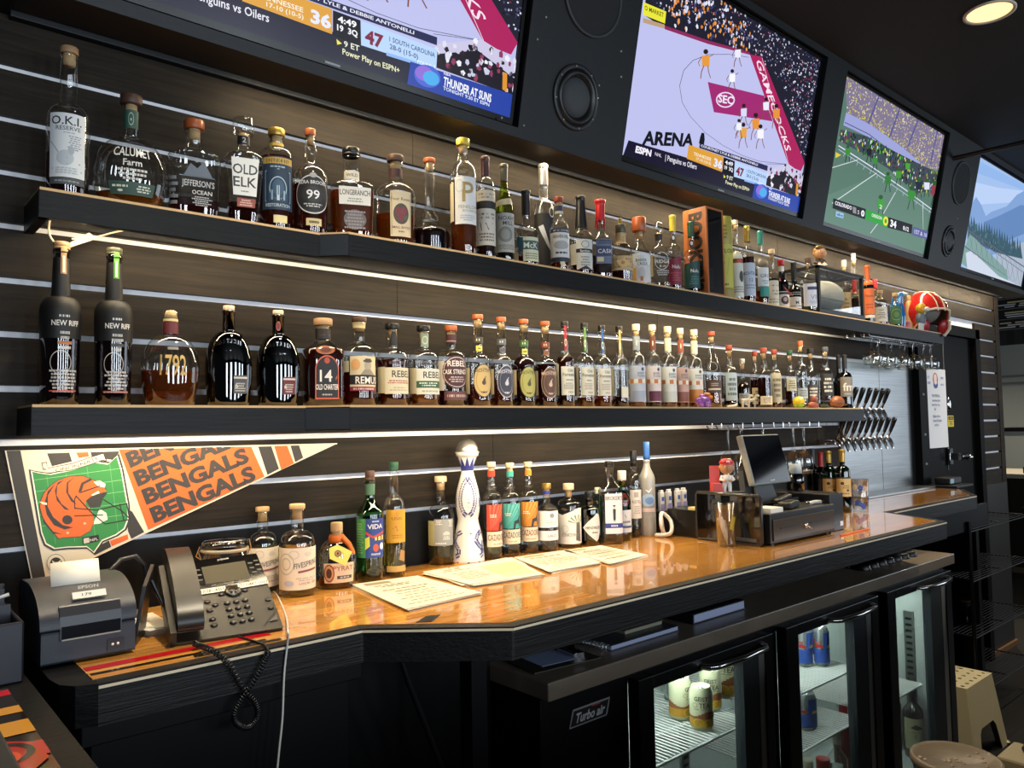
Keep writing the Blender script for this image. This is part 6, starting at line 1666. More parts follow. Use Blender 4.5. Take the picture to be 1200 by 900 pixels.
# wine bottles at the far end
for cx, yt, w, yb, lbl, cc, g, labc in ((958, 524, 15, 590, 'dark wine bottle with blue-grey neck label, leftmost of the wine group', 'slate', 'black', None), (968, 528, 15, 592, 'dark wine bottle with red foil and white scrawl label', 'redcap', 'black', '#d9d6d4'), (976.5, 524, 13, 586, 'dark wine bottle with slate foil behind the red foil bottle', 'slate', 'black', None)):
    B('wine_bottle', (cx, yt, w, yb), lbl, CG, (.6, .74, .36, 'slope', 1, .38), .2, cap=('foil', .72, 1.06, cc), gl=g, labs=[(20, 120, .2, .5, [('r', 0, 0, 1, 1, '#26222a'), ('g', .3, .2, .9, .8, 3, labc)])] if labc else [(0, 359, .8, .86, [('r', 0, 0, 1, 1, '#5f7078')], 'neck_label')])
for cx, yt, yb, lbl in ((978.5, 527, 599, 'gold-topped dark wine bottle with cream and gold label, left of the pair'), (995, 525, 600.5, 'gold-topped dark wine bottle with gold label beside the blue flower vase')):
    B('wine_bottle', (cx, yt, 18.5, yb), lbl, CG, (.62, .74, .33, 'round', 1, .36), .2, cap=('foil', .80, 1.08, 'gold'), gl='dkgreen',
      labs=[(6, 150, .25, .56, [('r', 0, 0, 1, 1, '#c6b078'), ('r', 0, .92, 1, 1, '#3a3428'), ('e', .35, .68, .09, .08, '#3a3428'), ('e', .62, .32, .07, .06, '#3a3428'), ('g', .3, .4, .8, .6, 2, '#7a6a40'), ('g', .2, .1, .8, .22, 1, '#7a6a40')])])
def curve(pts, n):
    """smooth path through the points"""
    out = []
    P = [Vector(p) for p in pts]
    P = [P[0] * 2 - P[1]] + P + [P[-1] * 2 - P[-2]]
    for i in range(1, len(P) - 2):
        for j in range(n):
            t_ = j / n
            a, b, c, d = P[i - 1:i + 3]
            out.append(.5 * ((2 * b) + (c - a) * t_ + (2 * a - 5 * b + 4 * c - d) * t_ * t_ + (3 * b - a - 3 * c + d) * t_ ** 3))
    out.append(P[-2])
    return out


# ---------------------------------------------------------------- pennant on the wall
def clip_top(vs, fs, y_of):
    """keep the part of each lettering triangle below the pennant's top edge (image y grows downward)"""
    out = []
    for f in fs:
        P = [vs[i] for i in f]
        q = []
        for i in range(len(P)):
            a, b = P[i], P[(i + 1) % len(P)]
            ia, ib = a[1] >= y_of(a[0]), b[1] >= y_of(b[0])
            if ia:
                q.append(a)
            if ia != ib:
                da, db = a[1] - y_of(a[0]), b[1] - y_of(b[0])
                k = da / (da - db)
                q.append((a[0] + (b[0] - a[0]) * k, a[1] + (b[1] - a[1]) * k))
        if len(q) > 2:
            out.append(q)
    return out


def pennant():
    t = thing('pennant', 'orange, black and cream felt pennant with green shield and striped helmet on the wall', 'pennant', at(150, 560, Y=-.002))
    f5 = lambda x, y: (x / 5.294, 520 + y / 5.294)
    k = lambda pts: [f5(*p) for p in pts]
    wallp = lambda u, v, l: at(u, v, Y=-.0035 - l * .000015)
    body = [at(x, y, Y=0) for x, y in [(6, 528), (395, 519.5), (38.7, 687)]]
    mb = MB()
    poly = [(p[0], p[2]) for p in body]
    mb.prism(poly, .0005, .003, 0, Matrix(((1, 0, 0, 0), (0, 0, -1, 0), (0, 1, 0, 0), (0, 0, 0, 1))), '#e2d8c0')
    BK, OR, CRM, GN = '#35312d', '#dc6420', '#e6dcc4', '#2f8440'

    def clipped(poly, c):
        yo = lambda x: 528.0 - (x - 6) * (8.2 / 389)
        q = clip_top(poly, [list(range(len(poly)))], yo)
        return [('p', z, c) for z in q]
    E = [('p', [(7.5, 528.2), (24, 528), (53, 675.5), (38.7, 682)], BK)]
    E += [('p', k([(292, 60), (430, 55), (447, 110), (322, 140)]), BK), ('p', k([(472, 55), (546, 52), (552, 78), (490, 88)]), OR), ('p', k([(562, 52), (738, 47), (735, 60), (700, 100), (570, 84)]), BK)]
    E += [('p', [(139.3, 527), (294.5, 523.5), (310, 558.5), (173.8, 620.9)], OR), ('p', [(302.5, 523.4), (318, 523), (327, 549.5), (313.5, 556.5)], BK), ('p', [(321.5, 522.8), (336.5, 522.4), (344.5, 543), (329.5, 550.5)], OR), ('p', [(340.5, 522.2), (350.5, 522), (355.3, 536.5), (346, 541.5)], BK)]
    E += [('p', k([(776, 400), (820, 420), (895, 548), (815, 590), (795, 545)]), BK), ('p', k([(682, 602), (792, 562), (796, 592), (694, 636)]), OR), ('p', k([(585, 692), (600, 640), (676, 600), (690, 640)]), BK)]
    sh = [(178, 158), (215, 168), (300, 180), (450, 150), (590, 100), (680, 112), (738, 60), (765, 150), (785, 260), (806, 380), (810, 470), (785, 535), (730, 575), (640, 612), (587, 690), (540, 652), (420, 655), (330, 665), (272, 632), (245, 560)]
    cx, cy = 510, 380
    for s, c in ((1.0, BK), (.962, '#f0ead8'), (.935, GN)):
        E.append(('p', k([(cx + (x - cx) * s, cy + (y - cy) * s) for x, y in sh]), c))
    for i in range(6):
        y0 = 225 + i * 72
        a, b = 215 + i * 8, 770 + i * 4
        if i < 5:
            E.append(('ln', k([(a, y0), (b, y0 - 75)]), .35, '#9ccc98'))
    for x, y0, y1 in ((410, 185, 610), (540, 145, 610), (290, 200, 620), (680, 120, 560)):
        E.append(('ln', k([(x, y0), (x + 55, y1)]), .3, '#7fbb80'))
    hel = [(248, 390), (255, 350), (275, 305), (310, 265), (360, 228), (430, 204), (510, 200), (580, 225), (628, 258), (662, 290), (640, 302), (600, 312), (560, 330), (535, 352), (530, 382), (556, 402), (580, 440), (582, 490), (560, 540), (500, 575), (430, 580), (390, 582), (365, 588), (335, 555), (295, 505), (262, 450)]
    E += [('p', k([(533, 352), (560, 330), (640, 300), (668, 303), (640, 340), (622, 392), (560, 398)]), BK), ('p', k([(575, 500), (590, 470), (618, 402), (660, 430), (668, 470), (620, 495)]), '#f0e6d0')]
    E += [('p', k([(510 + (x - 430) * 0 + (x - 510) * 1.02, 390 + (y - 390) * 1.02) for x, y in hel]), '#2a2622'), ('p', k(hel), OR)]
    for s in ([(345, 245), (298, 320), (296, 390), (330, 455), (390, 505), (455, 520), (400, 532), (335, 505), (290, 440), (276, 370), (296, 295)], [(398, 224), (356, 258), (352, 320), (382, 372), (432, 412), (402, 408), (352, 352), (340, 290), (358, 240)], [(466, 204), (424, 244), (424, 305), (475, 378), (440, 356), (410, 300), (414, 240)], [(560, 214), (505, 242), (484, 302), (506, 296), (520, 252), (572, 226)], [(256, 400), (270, 470), (330, 545), (385, 560), (330, 558), (270, 490)]):
        E.append(('p', k(s), BK))
    E += [('p', k([(418 + 32 * cos(i * pi / 8), 472 + 29 * sin(i * pi / 8)) for i in range(16)]), BK), ('p', k([(242, 358), (290, 366), (292, 380), (265, 376)]), '#f0e6d0'), ('p', k([(580, 236), (620, 228), (655, 250), (650, 272), (610, 266)]), '#e6ddc8'), ('p', k([(565, 318), (610, 292), (618, 306), (575, 322)]), '#f0e6d0')]
    for pts in ([(465, 400), (600, 412), (790, 370)], [(460, 448), (640, 442)], [(470, 322), (560, 420), (652, 498), (804, 470)], [(786, 368), (804, 470)], [(742, 372), (770, 480)], [(640, 345), (760, 420), (800, 460)], [(465, 405), (462, 345), (475, 322)], [(492, 305), (620, 262)]):
        E.append(('ln', k(pts), 1.3, '#1c1a18'))
    for q in ((526, 494), (420, 553)):
        E.append(('p', k([(q[0] + 9 * cos(i), q[1] + 8 * sin(i)) for i in range(6)]), '#c9b48c'))
    E += [('p', k([(256, 118), (290, 112), (296, 150), (450, 120), (560, 82), (640, 58), (662, 100), (660, 118), (640, 104), (560, 130), (450, 165), (300, 185), (290, 160), (268, 162)]), '#2a2622'), ('p', k([(262, 122), (286, 118), (296, 154), (450, 125), (560, 87), (640, 63), (656, 104), (640, 98), (560, 126), (450, 160), (300, 180), (288, 156), (270, 156)]), CRM)]
    E += [('tq', 'CINCIN', f5(346, 176), f5(492, 143), (-.9, -3.7), '#2a2622', .005), ('tq', 'NATI', f5(502, 140), f5(602, 102), (-1.1, -3.6), '#2a2622', .005)]
    E += [('p', k([(510, 582), (612, 564), (618, 604), (514, 626)]), '#1f1d1b'), ('p', k([(518, 588), (552, 582), (556, 612), (520, 620)]), '#c9c4b4'), ('tq', 'NFL', f5(560, 607), f5(610, 597), (-.6, -3), '#d6d2c4')]
    ring = lambda cx, cy, r: [(cx + r * cos(i * pi / 12), cy + r * sin(i * pi / 12)) for i in range(24)]
    E += [('p', k(ring(348, 742, 58)), '#2a2622'), ('p', k(ring(348, 742, 55)), '#e2d8c0'), ('p', k(ring(348, 742, 37)), '#2a2622'), ('p', k([(322, 722), (340, 735), (360, 733), (378, 720), (374, 742), (382, 764), (360, 752), (338, 754), (320, 768), (328, 745)]), '#e2d8c0')]
    art(mb, E, wallp, 1, 1)
    yo = lambda x: 529.0 - (x - 6) * (8.2 / 389)
    for p0, p1, hv in (((180.8, 612), (301, 561), (-6.2, -15.5)), ((171.5, 590.5), (293, 540), (-6.2, -15.5)), ((161.7, 569.3), (283, 519), (-6.2, -15.5)), ((152.5, 547.4), (273, 497), (-6.2, -15.5))):
        vs, fs, w = text_mesh('BENGALS', .05)
        pts = [(p0[0] + (p1[0] - p0[0]) * x / w + hv[0] * y, p0[1] + (p1[1] - p0[1]) * x / w + hv[1] * y) for x, y in vs]
        for q in clip_top(pts, fs, yo):
            mb.add([wallp(x, y, 60) for x, y in q], [list(range(len(q)))], 0, BK)
    art(mb, [('ln', [(6, 528), (38.7, 686)], .9, '#d9d4c8'), ('ln', [(24, 528.4), (395, 520)], 1.3, '#e6dcc4')], wallp, 1, 1, l0=61)
    mb.build('felt_print', MATS['print'], t, world=True)


pennant()

# ---------------------------------------------------------------- receipt printer
q = thing('receipt_printer', 'charcoal receipt printer with a paper slip on top at the left counter end', 'printer', (.317, -.25, ZC))
YZ = Matrix(((0, 0, 1, 0), (1, 0, 0, 0), (0, 1, 0, 0), (0, 0, 0, 1)))      # x -> Y, y -> Z, z -> X
blue = mat('printer_grey', '#1f2531', .42, bump=.15, bscale=1200)
MB().prism([(-.092, .004), (-.092, .056), (.10, .06), (.10, .004)], -.069, .069, 0, YZ).build('lower_case', blue, q, bevel=.004)
m = MB()
prof = [(-.093, .057), (-.090, .075), (-.080, .094), (-.062, .110), (-.040, .118), (.0, .121), (.07, .119), (.095, .112), (.098, .06)]
prof = [(-.095, .057)] + [(.02 - .113 * cos(radians(a)), .062 + .059 * sin(radians(a))) for a in range(4, 91, 6)] + [(.07, .119), (.095, .112), (.098, .06)]
m.prism(prof, -.071, .071, 0, YZ, smooth=True)
m.build('cover', blue, q, bevel=.003)
m = MB()
m.prism([(-.0955, .040), (-.0945, .060), (-.091, .077), (-.083, .093), (-.079, .094), (-.079, .040)], -.043, .047, 0, YZ)
pd = m.build('paper_door', mat('printer_door', '#23262e', .35), q, bevel=.002)
m = MB()
m.box((-.041, -.0965, .042), (.045, -.0955, .062))
m.build('paper_window', mat('printer_window', '#12141a', .15), pd)
MB().box((-.041, -.098, .0405), (.045, -.094, .0425)).build('cutter_bar', mat('tear_bar', '#a9a498', .3, .6), pd)
m = MB()
m.box((.026, -.0935, .012), (.052, -.092, .03), 0)
m.lathe([(.0022, 0), (.0018, .0008), (0, .001)], 10, 1, basis((.034, -.0936, .021), (1, 0, 0), (0, 0, 1)))
m.lathe([(.0022, 0), (.0018, .0008), (0, .001)], 10, 1, basis((.042, -.0936, .021), (1, 0, 0), (0, 0, 1)))
m.build('switch', [BLKPL, WHITE], q)
m = MB()
sl = [(-.058, -.045, .114), (.026, -.045, .114)]
m.add([(-.044, -.028, .112), (.03, -.028, .112), (.03, -.018, .136), (-.044, -.018, .136), (.031, -.006, .152), (-.042, -.006, .152)], [(0, 1, 2, 3), (3, 2, 4, 5)], 0, None, True)
so = m.build('paper_slip', PAPER, q)
so.modifiers.new('thick', 'SOLIDIFY').thickness = .0004
m = MB()
M_ = basis((-.03, -.0815, .0925), (1, 0, 0), (0, .62, .78))
m.box((.008, .009, -.0005), (.058, .021, .0012), 0, M_, '#dcdad2')
mp = lambda u, v, l: tuple(M_ @ Vector((u, v, .0013 + l * .0001)))
art(m, [('tq', '179', (.022, .0125), (.036, .0125), (0, .005), '#2a2a2c'), ('tq', 'EPSON', (.018, .026), (.048, .026), (0, .0055), '#b9b9b4')], mp, 1, 1)
m.build('sticker', MATS['print'], q)
m = MB()
m.tube([(.06, .05, .115), (.085, .06, .135), (.11, .06, .138), (.125, .06, .12), (.13, .06, .09), (.13, .07, .02)], .004, 8)
m.build('power_cord', BLKPL, q)
q = thing('photo_frame', 'black folding easel frame standing between receipt printer and desk phone', 'stand', (.408, -.25, ZC))
m = MB()
m.add([(-.012, -.055, .0), (.025, .02, .0), (.04, .02, .125), (.005, -.055, .1)], [(0, 1, 2, 3)])
o = m.build('panel', BLKPL, q)
o.modifiers.new('thick', 'SOLIDIFY').thickness = .006
MB().tube([(.03, .0, .1), (.05, -.01, .05), (.062, -.03, .003)], .004, 6).build('strut', BLKPL, q)
q = thing('note_paper', 'cream slips of paper lying between printer and phone', 'paper', (.43, -.16, ZC))
MB().box((-.045, -.05, 0), (.05, .05, .012)).build('pad', PAPER, q)
MB().box((-.03, -.1, .0122), (.04, .03, .0128), 0, Matrix.Rotation(.3, 4, 'Z')).build('sheet', PAPER, q)

# ---------------------------------------------------------------- desk phone
PO, PU = Vector((.444, -.355, ZC + .006)), Vector((.984, -.178, 0))
ta = radians(26.4)
PV = Vector((.178 * cos(ta), .984 * cos(ta), sin(ta)))
PM = basis(PO, PU, PV)
PH = thing('desk_phone', 'black office desk phone with handset at its left and label strips under the display', 'telephone', tuple(PO))
PL = Matrix.Translation(-PO) @ PM
PMI = PM.inverted()


def ph(x, y, h=.001):
    """spot of the phone's face for a place in the close view of it"""
    d = PMI.to_3x3() @ Vector(ray(170 + x / 7.06, 640 + y / 7.06))
    c = PMI @ Vector(CAM)
    k_ = (h - c[2]) / d[2]
    return (c[0] + k_ * d[0], c[1] + k_ * d[1])


phm = mat('phone_black', '#1f1d17', .42, bump=.1, bscale=1500)
m = MB()
m.prism([(0, 0), (.187, 0), (.187, .235), (.055, .235), (.05, .21), (0, .21)], -.022, 0, 0, PL)
m.build('body', phm, PH, bevel=.004)
m = MB()
m.prism([ph(335, 130), ph(920, 60), ph(1015, 290), ph(415, 360)], .0002, .0012, 0, PL)
m.build('display_bezel', mat('phone_gloss', '#0c0c0d', .12), PH)
m = MB()
m.prism([ph(465, 178), ph(825, 122), ph(870, 268), ph(505, 318)], .0012, .0018, 0, PL)
m.build('display', mat('lcd_grey', '#4a4638', .5, spec=.15), PH)
m = MB()
mp = lambda u, v, l: tuple(PL @ Vector((*ph(u, v), .0019 + l * .00006)))
E = [('p', [(418, 368), (662, 332), (668, 372), (424, 410)], '#dedacc'), ('p', [(765, 318), (1010, 278), (1020, 310), (772, 354)], '#dedacc'),
     ('tq', '(513)281-4355', (424, 400), (660, 366), (-3, -24), '#33322e'), ('tq', '(513)487-1012', (778, 342), (1014, 303), (-3, -22), '#33322e'), ('tq', 'polycom', (600, 122), (690, 108), (-2, -14), '#c9c9c4'), ('ln', [(985, 655), (1095, 518)], 6, '#121210'), ('ln', [(430, 520), (505, 745)], 4, '#14140f')]
art(m, [E[0], E[2]], mp, 1, 1)
m.build('label_strip', MATS['print'], PH, label='white paper strip with a phone number left of the ring key')
m = MB()
art(m, [E[1], E[3]], mp, 1, 1)
m.build('label_strip', MATS['print'], PH, label='white paper strip with a phone number right of the ring key')
m = MB()
art(m, E[4:], mp, 1, 1)
m.build('face_print', MATS['print'], PH)
keyb, keyl = mat('key_black', '#141414', .3), mat('key_light', '#8c8a80', .35)
for i, (x, y) in enumerate(((680, 472), (754, 460), (828, 447), (695, 525), (770, 511), (845, 500), (712, 577), (789, 564), (862, 551), (729, 632), (806, 620), (880, 606))):
    a_, b_ = ph(x, y)
    k_ = MB().lathe([(.0062, 0), (.0062, .002), (.005, .0032), (0, .0034)], 16, 0, PL @ Matrix.Translation((a_, b_, .0003)) @ Matrix.Diagonal((1, .8, 1, 1)))
    k_.ball((a_ + .0008, b_, .0036), (.0028, .002, .0004), 1, 8, 4, M=PL)
    k_.build('keypad_key', [keyb, keyl], PH)
for x, y in ((515, 460), (582, 487), (535, 532), (632, 398), (826, 365), (558, 605), (572, 655), (1018, 443), (1042, 510)):
    a_, b_ = ph(x, y)
    MB().lathe([(.006, 0), (.006, .0016), (.0048, .0026), (0, .0028)], 14, 0, PL @ Matrix.Translation((a_, b_, .0003)) @ Matrix.Diagonal((1, .75, 1, 1))).build('function_key', keyb, PH)
a_, b_ = ph(728, 375)
MB().lathe([(.0155, 0), (.0155, .0025), (.012, .004), (.0085, .003), (.0075, .0045), (0, .0048)], 24, 0, PL @ Matrix.Translation((a_, b_, .0003))).build('navigation_ring', mat('nav_key', '#1d1c1a', .25), PH)
for col, xs in ((0, ((385, 190), (435, 202), (395, 230), (448, 243), (408, 270), (456, 284))), (1, ((868, 142), (915, 122), (882, 180), (930, 155), (905, 217), (943, 195))), (2, ((567, 327), (662, 313), (753, 298), (842, 285)))):
    for x, y in xs:
        a_, b_ = ph(x, y)
        MB().box((a_ - .0045, b_ - .0018, .0012), (a_ + .0045, b_ + .0018, .0026), 0, PL).build('line_key', mat('soft_key', '#4a4a46', .35), PH, bevel=.0006)
m = MB()
m.prism([ph(1030, 625), ph(1088, 565), ph(1098, 610)], .0003, .0022, 0, PL)
m.build('speaker_key', mat('soft_key', '#4a4a46', .35), PH)
m = MB()
hp = [(.012, .010), (.006, .022), (.012, .036), (.03, .047), (.07, .055), (.12, .058), (.17, .056), (.212, .048), (.236, .034), (.242, .018), (.238, .010), (.205, .008), (.19, .022), (.12, .026), (.06, .022), (.045, .008)]
hq = curve([(a_, b_, 0) for a_, b_ in hp], 4)
m.prism([(v.x, v.y) for v in hq], .006, .049, 0, PL @ YZ, smooth=True)
m.build('handset', mat('handset_black', '#1c1a16', .36), PH, bevel=.004, seg=3)
m = MB()
m.prism([(-.006, .0), (0.004, .0), (.004, .2), (-.006, .2)], -.02, .022, 0, PL)
for i in range(14):
    m.box((-.0065, .05 + i * .0075, .004), (-.006, .053 + i * .0075, .018), 1, PL)
m.build('cradle_side', [phm, BLKPL], PH, bevel=.001)
m = MB()
m.box((.02, -.0, -.085), (.16, .006, -.02), 0, PL @ Matrix.Translation((0, .16, 0)))
m.build('stand', phm, PH)
m = MB()
for x in (.02, .165):
    m.ball((x, .01, -.0245), (.006, .006, .003), 0, 10, 6, M=PL)
m.build('rubber_feet', BLKPL, PH)


px = [(785, 393), (800, 400), (870, 428), (930, 480), (985, 575), (1035, 635), (1045, 690), (1010, 735), (962, 722), (952, 680), (985, 610), (1040, 530), (1080, 450), (1086, 425)]
pts = [at(x / 3.4615, 640 + y / 3.4615, Y=-.388) if i < 2 else at(x / 3.4615, 640 + y / 3.4615, Y=-.484) for i, (x, y) in enumerate(px)]
pts[0] = at(785 / 3.4615, 640 + 393 / 3.4615, Z=ZC + .012)
pts[1] = at(815 / 3.4615, 640 + 405 / 3.4615, Z=ZC + .006)
pts[2] = at(870 / 3.4615, 640 + 428 / 3.4615, Y=-.482)
path = curve(pts, 70)
hel = []
up = Vector((0, 1, 0))
for i, p in enumerate(path):
    tn = (path[min(i + 1, len(path) - 1)] - path[max(i - 1, 0)]).normalized()
    a = tn.cross(up).normalized()
    b = a.cross(tn)
    w = i * .62
    hel.append(p + (a * cos(w) + b * sin(w)) * .0042)
cc = MB().tube(hel, .0013, 5)
cc.tube([hel[-1]] + [at(x / 3.4615, 640 + y / 3.4615, Y=-.478) for x, y in ((1085, 415),)] + [at(x / 3.4615, 640 + y / 3.4615, Z=ZC + .002) for x, y in ((1070, 400), (1030, 385), (970, 368))], .0018, 6)
tag(cc.build('coiled_cord', BLKPL), 'coiled black handset cord looping down in front of the counter edge', 'cord')
wc = [at(318, 690, Z=ZC + .002), at(326, 700, Z=ZC + .002), at(335, 722, Z=ZC + .003), at(337, 738, Y=-.4765), at(337, 752, Y=-.4775), at(333, 790, Y=-.478), at(331, 840, Y=-.478), at(327, 880, Y=-.478), at(322, 930, Y=-.478)]
tag(MB().tube(curve(wc, 6), .0019, 8).build('white_cable', mat('white_cable_skin', '#c9c8c4', .4)), 'thin white cable hanging over the counter edge beside the phone', 'cable')

# ---------------------------------------------------------------- glass storage jar behind the phone
jx, jy = .632, -.09
q = thing('clamp_jar', 'glass jar with wire clamp and lid behind the desk phone', 'jar', (jx, jy, ZC))
MB().lathe([(0, .002), (.045, 0), (.05, .005), (.05, .095), (.045, .11), (.042, .118)], 32, close=False).build('jar_glass', CLEAR, q)
MB().lathe([(.046, .119), (.048, .122), (.048, .132), (.04, .137), (0, .139)], 32, close=False).build('lid', GLASS['smoke'], q)
MB().lathe([(.0465, .113), (.049, .115), (.049, .119), (.0465, .121)], 32, close=False).build('rubber_seal', mat('seal', '#b9a98a', .6), q)
MB().tube([(-.05, .0, .1), (-.056, -.004, .115), (-.05, -.01, .134), (0, -.052, .138), (.05, -.01, .134), (.056, -.004, .115), (.05, 0, .1)], .0014, 6).tube([(-.05, 0, .1), (-.064, -.01, .11), (-.06, -.02, .13)], .0014, 6).build('wire_clamp', CHROME, q)

# ---------------------------------------------------------------- menus on the counter
for i, (pp, lbl) in enumerate((([(412, 686), (489, 675.5), (563, 695.5), (475.5, 715)], 'stack of cream printed menus nearest the phone, at the counter\'s angled edge'), ([(495.6, 671), (600, 654), (637, 674), (549.5, 686)], 'stack of printed sheets in front of the white ceramic bottle'),
                               ([(602, 654), (664, 645), (704, 660), (643.6, 671)], 'printed sheets between the ceramic bottle stack and the far menu pile'), ([(659, 646), (704, 640), (759, 651), (717.6, 661)], 'farthest pile of printed menus, in front of the black bottle'))):
    P = [at(x, y, Z=ZC + .004) for x, y in pp]
    q = thing('paper_menu', lbl, 'menu', (sum(p[0] for p in P) / 4, sum(p[1] for p in P) / 4, ZC), 0, 'menus on the counter')
    rr = random.Random(i)
    c = Vector((q.location.x, q.location.y))
    for s in range(4):
        m = MB()
        R2 = Matrix.Rotation(rr.uniform(-.07, .07), 2)
        Q = []
        for p in P:
            v = R2 @ (Vector((p[0], p[1])) - c) + c + Vector((rr.uniform(-.006, .006), rr.uniform(-.006, .006)))
            Q.append((v.x, v.y) if s < 3 else (p[0], p[1]))
        z0 = ZC + .0006 + s * .0016
        m.prism(Q, z0, z0 + .0009, 0, None, '#d6ceba')
        if s == 3:
            a, b, cc_, d = [Vector((p[0], p[1], 0)) for p in P]
            mp = lambda u, v, l: tuple((d + (cc_ - d) * u) * (1 - v) + (a + (b - a) * u) * v + Vector((0, 0, z0 + .0009 + l * .0001)))
            els = [('r', .12, .86, .5, .95, '#8d8468'), ('g', .1, .72, .8, .82, 2, '#6a6450')] if i != 1 else [('r', .52, .1, .95, .8, '#c9bf94'), ('g', .08, .75, .45, .9, 2, '#8a8270')]
            for k_ in range(7):
                els.append(('g', .1, .08 + k_ * .085, .5 if i == 1 else .88, .115 + k_ * .085, 1, '#8a8474'))
            if i == 1:
                els.append(('ring', .3, .94, .06, .05, .2, '#4a4a48'))
            if i == 3:
                els += [('r', .1, .2 + k_ * .16, .92, .215 + k_ * .16, '#6a665c') for k_ in range(4)]
            art(m, els, mp, (b - a).length, (a - d).length)
        m.build('sheet', MATS['print'], q, world=True)

# ---------------------------------------------------------------- register corner
q = thing('glossy_panel', 'upright glossy black framed panel at the left side of the cash drawer', 'panel', (2.07, -.388, ZC))
MB().box((-.004, -.112, .006), (.004, .112, .146)).build('pane', mat('gloss_black', '#08090b', .05, coat=1), q)
fr = [(0, y * .114, z) for y, z in ((-1, .012), (-1, .14), (-.95, .148), (.95, .15), (1, .142), (1, .012), (.95, .004), (-.95, .004))]
MB().tube(fr, .0055, 8, closed=True).build('frame', mat('panel_frame', '#2a2b2d', .25), q)
MB().box((-.0065, -.1, .012), (-.004, -.02, .022)).build('foot_strip', mat('panel_foot', '#4a4c4e', .3), q)
q = thing('cash_drawer', 'black cash drawer with bronze front panel at the right end of the counter', 'cash drawer', (2.29, -.4, ZC))
MB().box((-.198, -.118, .006), (.198, .118, .095)).build('case', BLKPL, q, bevel=.003)
MB().box((-.186, -.122, .014), (.186, -.118, .078)).build('drawer', mat('bronze_panel', '#4a3f33', .28, .4), q, bevel=.002)
for a_, b_ in ((-.15, -.035), (.03, .15)):
    MB().box((a_, -.124, .048), (b_, -.122, .052)).build('slot', BLKPL, q)
MB().lathe([(.009, 0), (.009, .004), (.006, .006), (0, .006)], 16, 0, basis((0, -.122, .045), (1, 0, 0), (0, 0, 1))).tube([(0, -.128, .045), (.006, -.134, .038), (.014, -.134, .035)], .002, 6).build('lock', CHROME, q)
for x in (-.17, .17):
    MB().lathe([(.01, 0), (.01, .006), (0, .006)], 12, 0, Matrix.Translation((x, -.1, 0))).build('foot', BLKPL, q)
q = thing('drawer_box', 'taller black box at the right side of the cash drawer', 'box', (2.56, -.38, ZC))
MB().box((-.065, -.12, 0), (.03, .12, .125)).build('case', mat('black_box', '#0f1014', .3), q, bevel=.003)
MB().box((.0, -.1215, .015), (.02, -.12, .03)).build('sticker', WHITE, q)
# touch screen
t1 = radians(14.9)
MO = Vector((2.285, -.35, 1.2905))
MM = basis(MO, (1, 0, 0), (0, sin(t1), cos(t1)))
q = thing('touch_screen', 'tilted black touch screen with silver left edge above the cash drawer', 'monitor', tuple(MO))
LM = Matrix.Translation(-MO) @ MM
MB().box((0, 0, -.022), (.236, .172, 0), 0, LM).build('housing', mat('screen_grey', '#9a9890', .4), q, bevel=.004)
MB().box((.008, .006, 0), (.232, .167, .002), 0, LM).build('screen', mat('dark_screen', '#06070c', .06), q)
m = MB()
m.box((.10, .009, .002), (.13, .013, .0024), 0, LM)
m.lathe([(.003, .002), (.003, .003), (0, .003)], 8, 0, LM @ Matrix.Translation((.215, .014, 0)))
m.build('badge', mat('grey_mark', '#a9acb0', .4), q)
m = MB()
m.prism([(.02, -.065), (.16, -.065), (.13, .1), (.09, .12)], -.03, -.022, 0, LM)
m.prism([(-.012, -.065), (.05, -.065), (.06, .06), (.02, .06)], -.06, -.04, 0, LM)
m.prism([(.02, -.0655), (.2, -.0655), (.2, -.058), (.02, -.058)], -.1, .03, 0, LM)
m.build('stand', mat('stand_grey', '#2c2e32', .4), q)
MB().box((.262, .02, -.05), (.275, .15, -.03), 0, LM).prism([(.25, .03), (.29, .03), (.27, .15), (.24, .15)], -.06, -.05, 0, LM).build('customer_display', mat('blue_grey', '#39424e', .4), q)
zt = ZC + .0955
q = thing('tape_roll', 'roll of green tape standing on the cash drawer under the touch screen', 'tape', (2.17, -.42, zt + .021))
RM = basis((0, 0, 0), (.8, -.6, 0), (0, 0, 1)) @ Matrix.Translation((0, 0, -.012))
MB().lathe([(.0125, 0), (.0205, 0), (.0205, .024), (.0125, .024)], 28, 0, RM, close=False).build('tape', mat('green_tape', '#2f8a3c', .4), q)
MB().lathe([(.0125, -.0005), (.0105, -.0005), (.0105, .0245), (.0125, .0245)], 28, 0, RM, close=False).build('core', PAPER, q)
q = thing('card_reader', 'black hand-held card reader lying on the cash drawer', 'card reader', (2.29, -.47, zt))
MB().box((-.06, -.02, 0), (.05, .022, .022), 0, Matrix.Rotation(.25, 4, 'Z')).build('case', mat('reader_black', '#1b1a18', .4), q, bevel=.006)
MB().box((-.05, -.012, .022), (.0, .014, .0235), 0, Matrix.Rotation(.25, 4, 'Z')).build('screen', mat('lcd_dark', '#39372e', .25), q)
q = thing('stapler', 'black stapler lying behind the card reader on the cash drawer', 'stapler', (2.34, -.42, zt))
MB().box((-.06, -.014, 0), (.06, .014, .008), 0, Matrix.Rotation(.2, 4, 'Z')).build('base', BLKPL, q, bevel=.003)
MB().box((-.06, -.012, .014), (.06, .012, .03), 0, Matrix.Rotation(.2, 4, 'Z') @ Matrix.Rotation(-.08, 4, 'Y')).build('arm', BLKPL, q, bevel=.005)
q = thing('bottle_opener', 'white and chrome corkscrew lying at the right of the cash drawer top', 'corkscrew', (2.44, -.48, zt + .006))
MB().tube([(-.04, 0, 0), (-.01, .004, .002), (.03, 0, 0)], .006, 8).build('body', mat('opener_white', '#c9c6c0', .3), q)
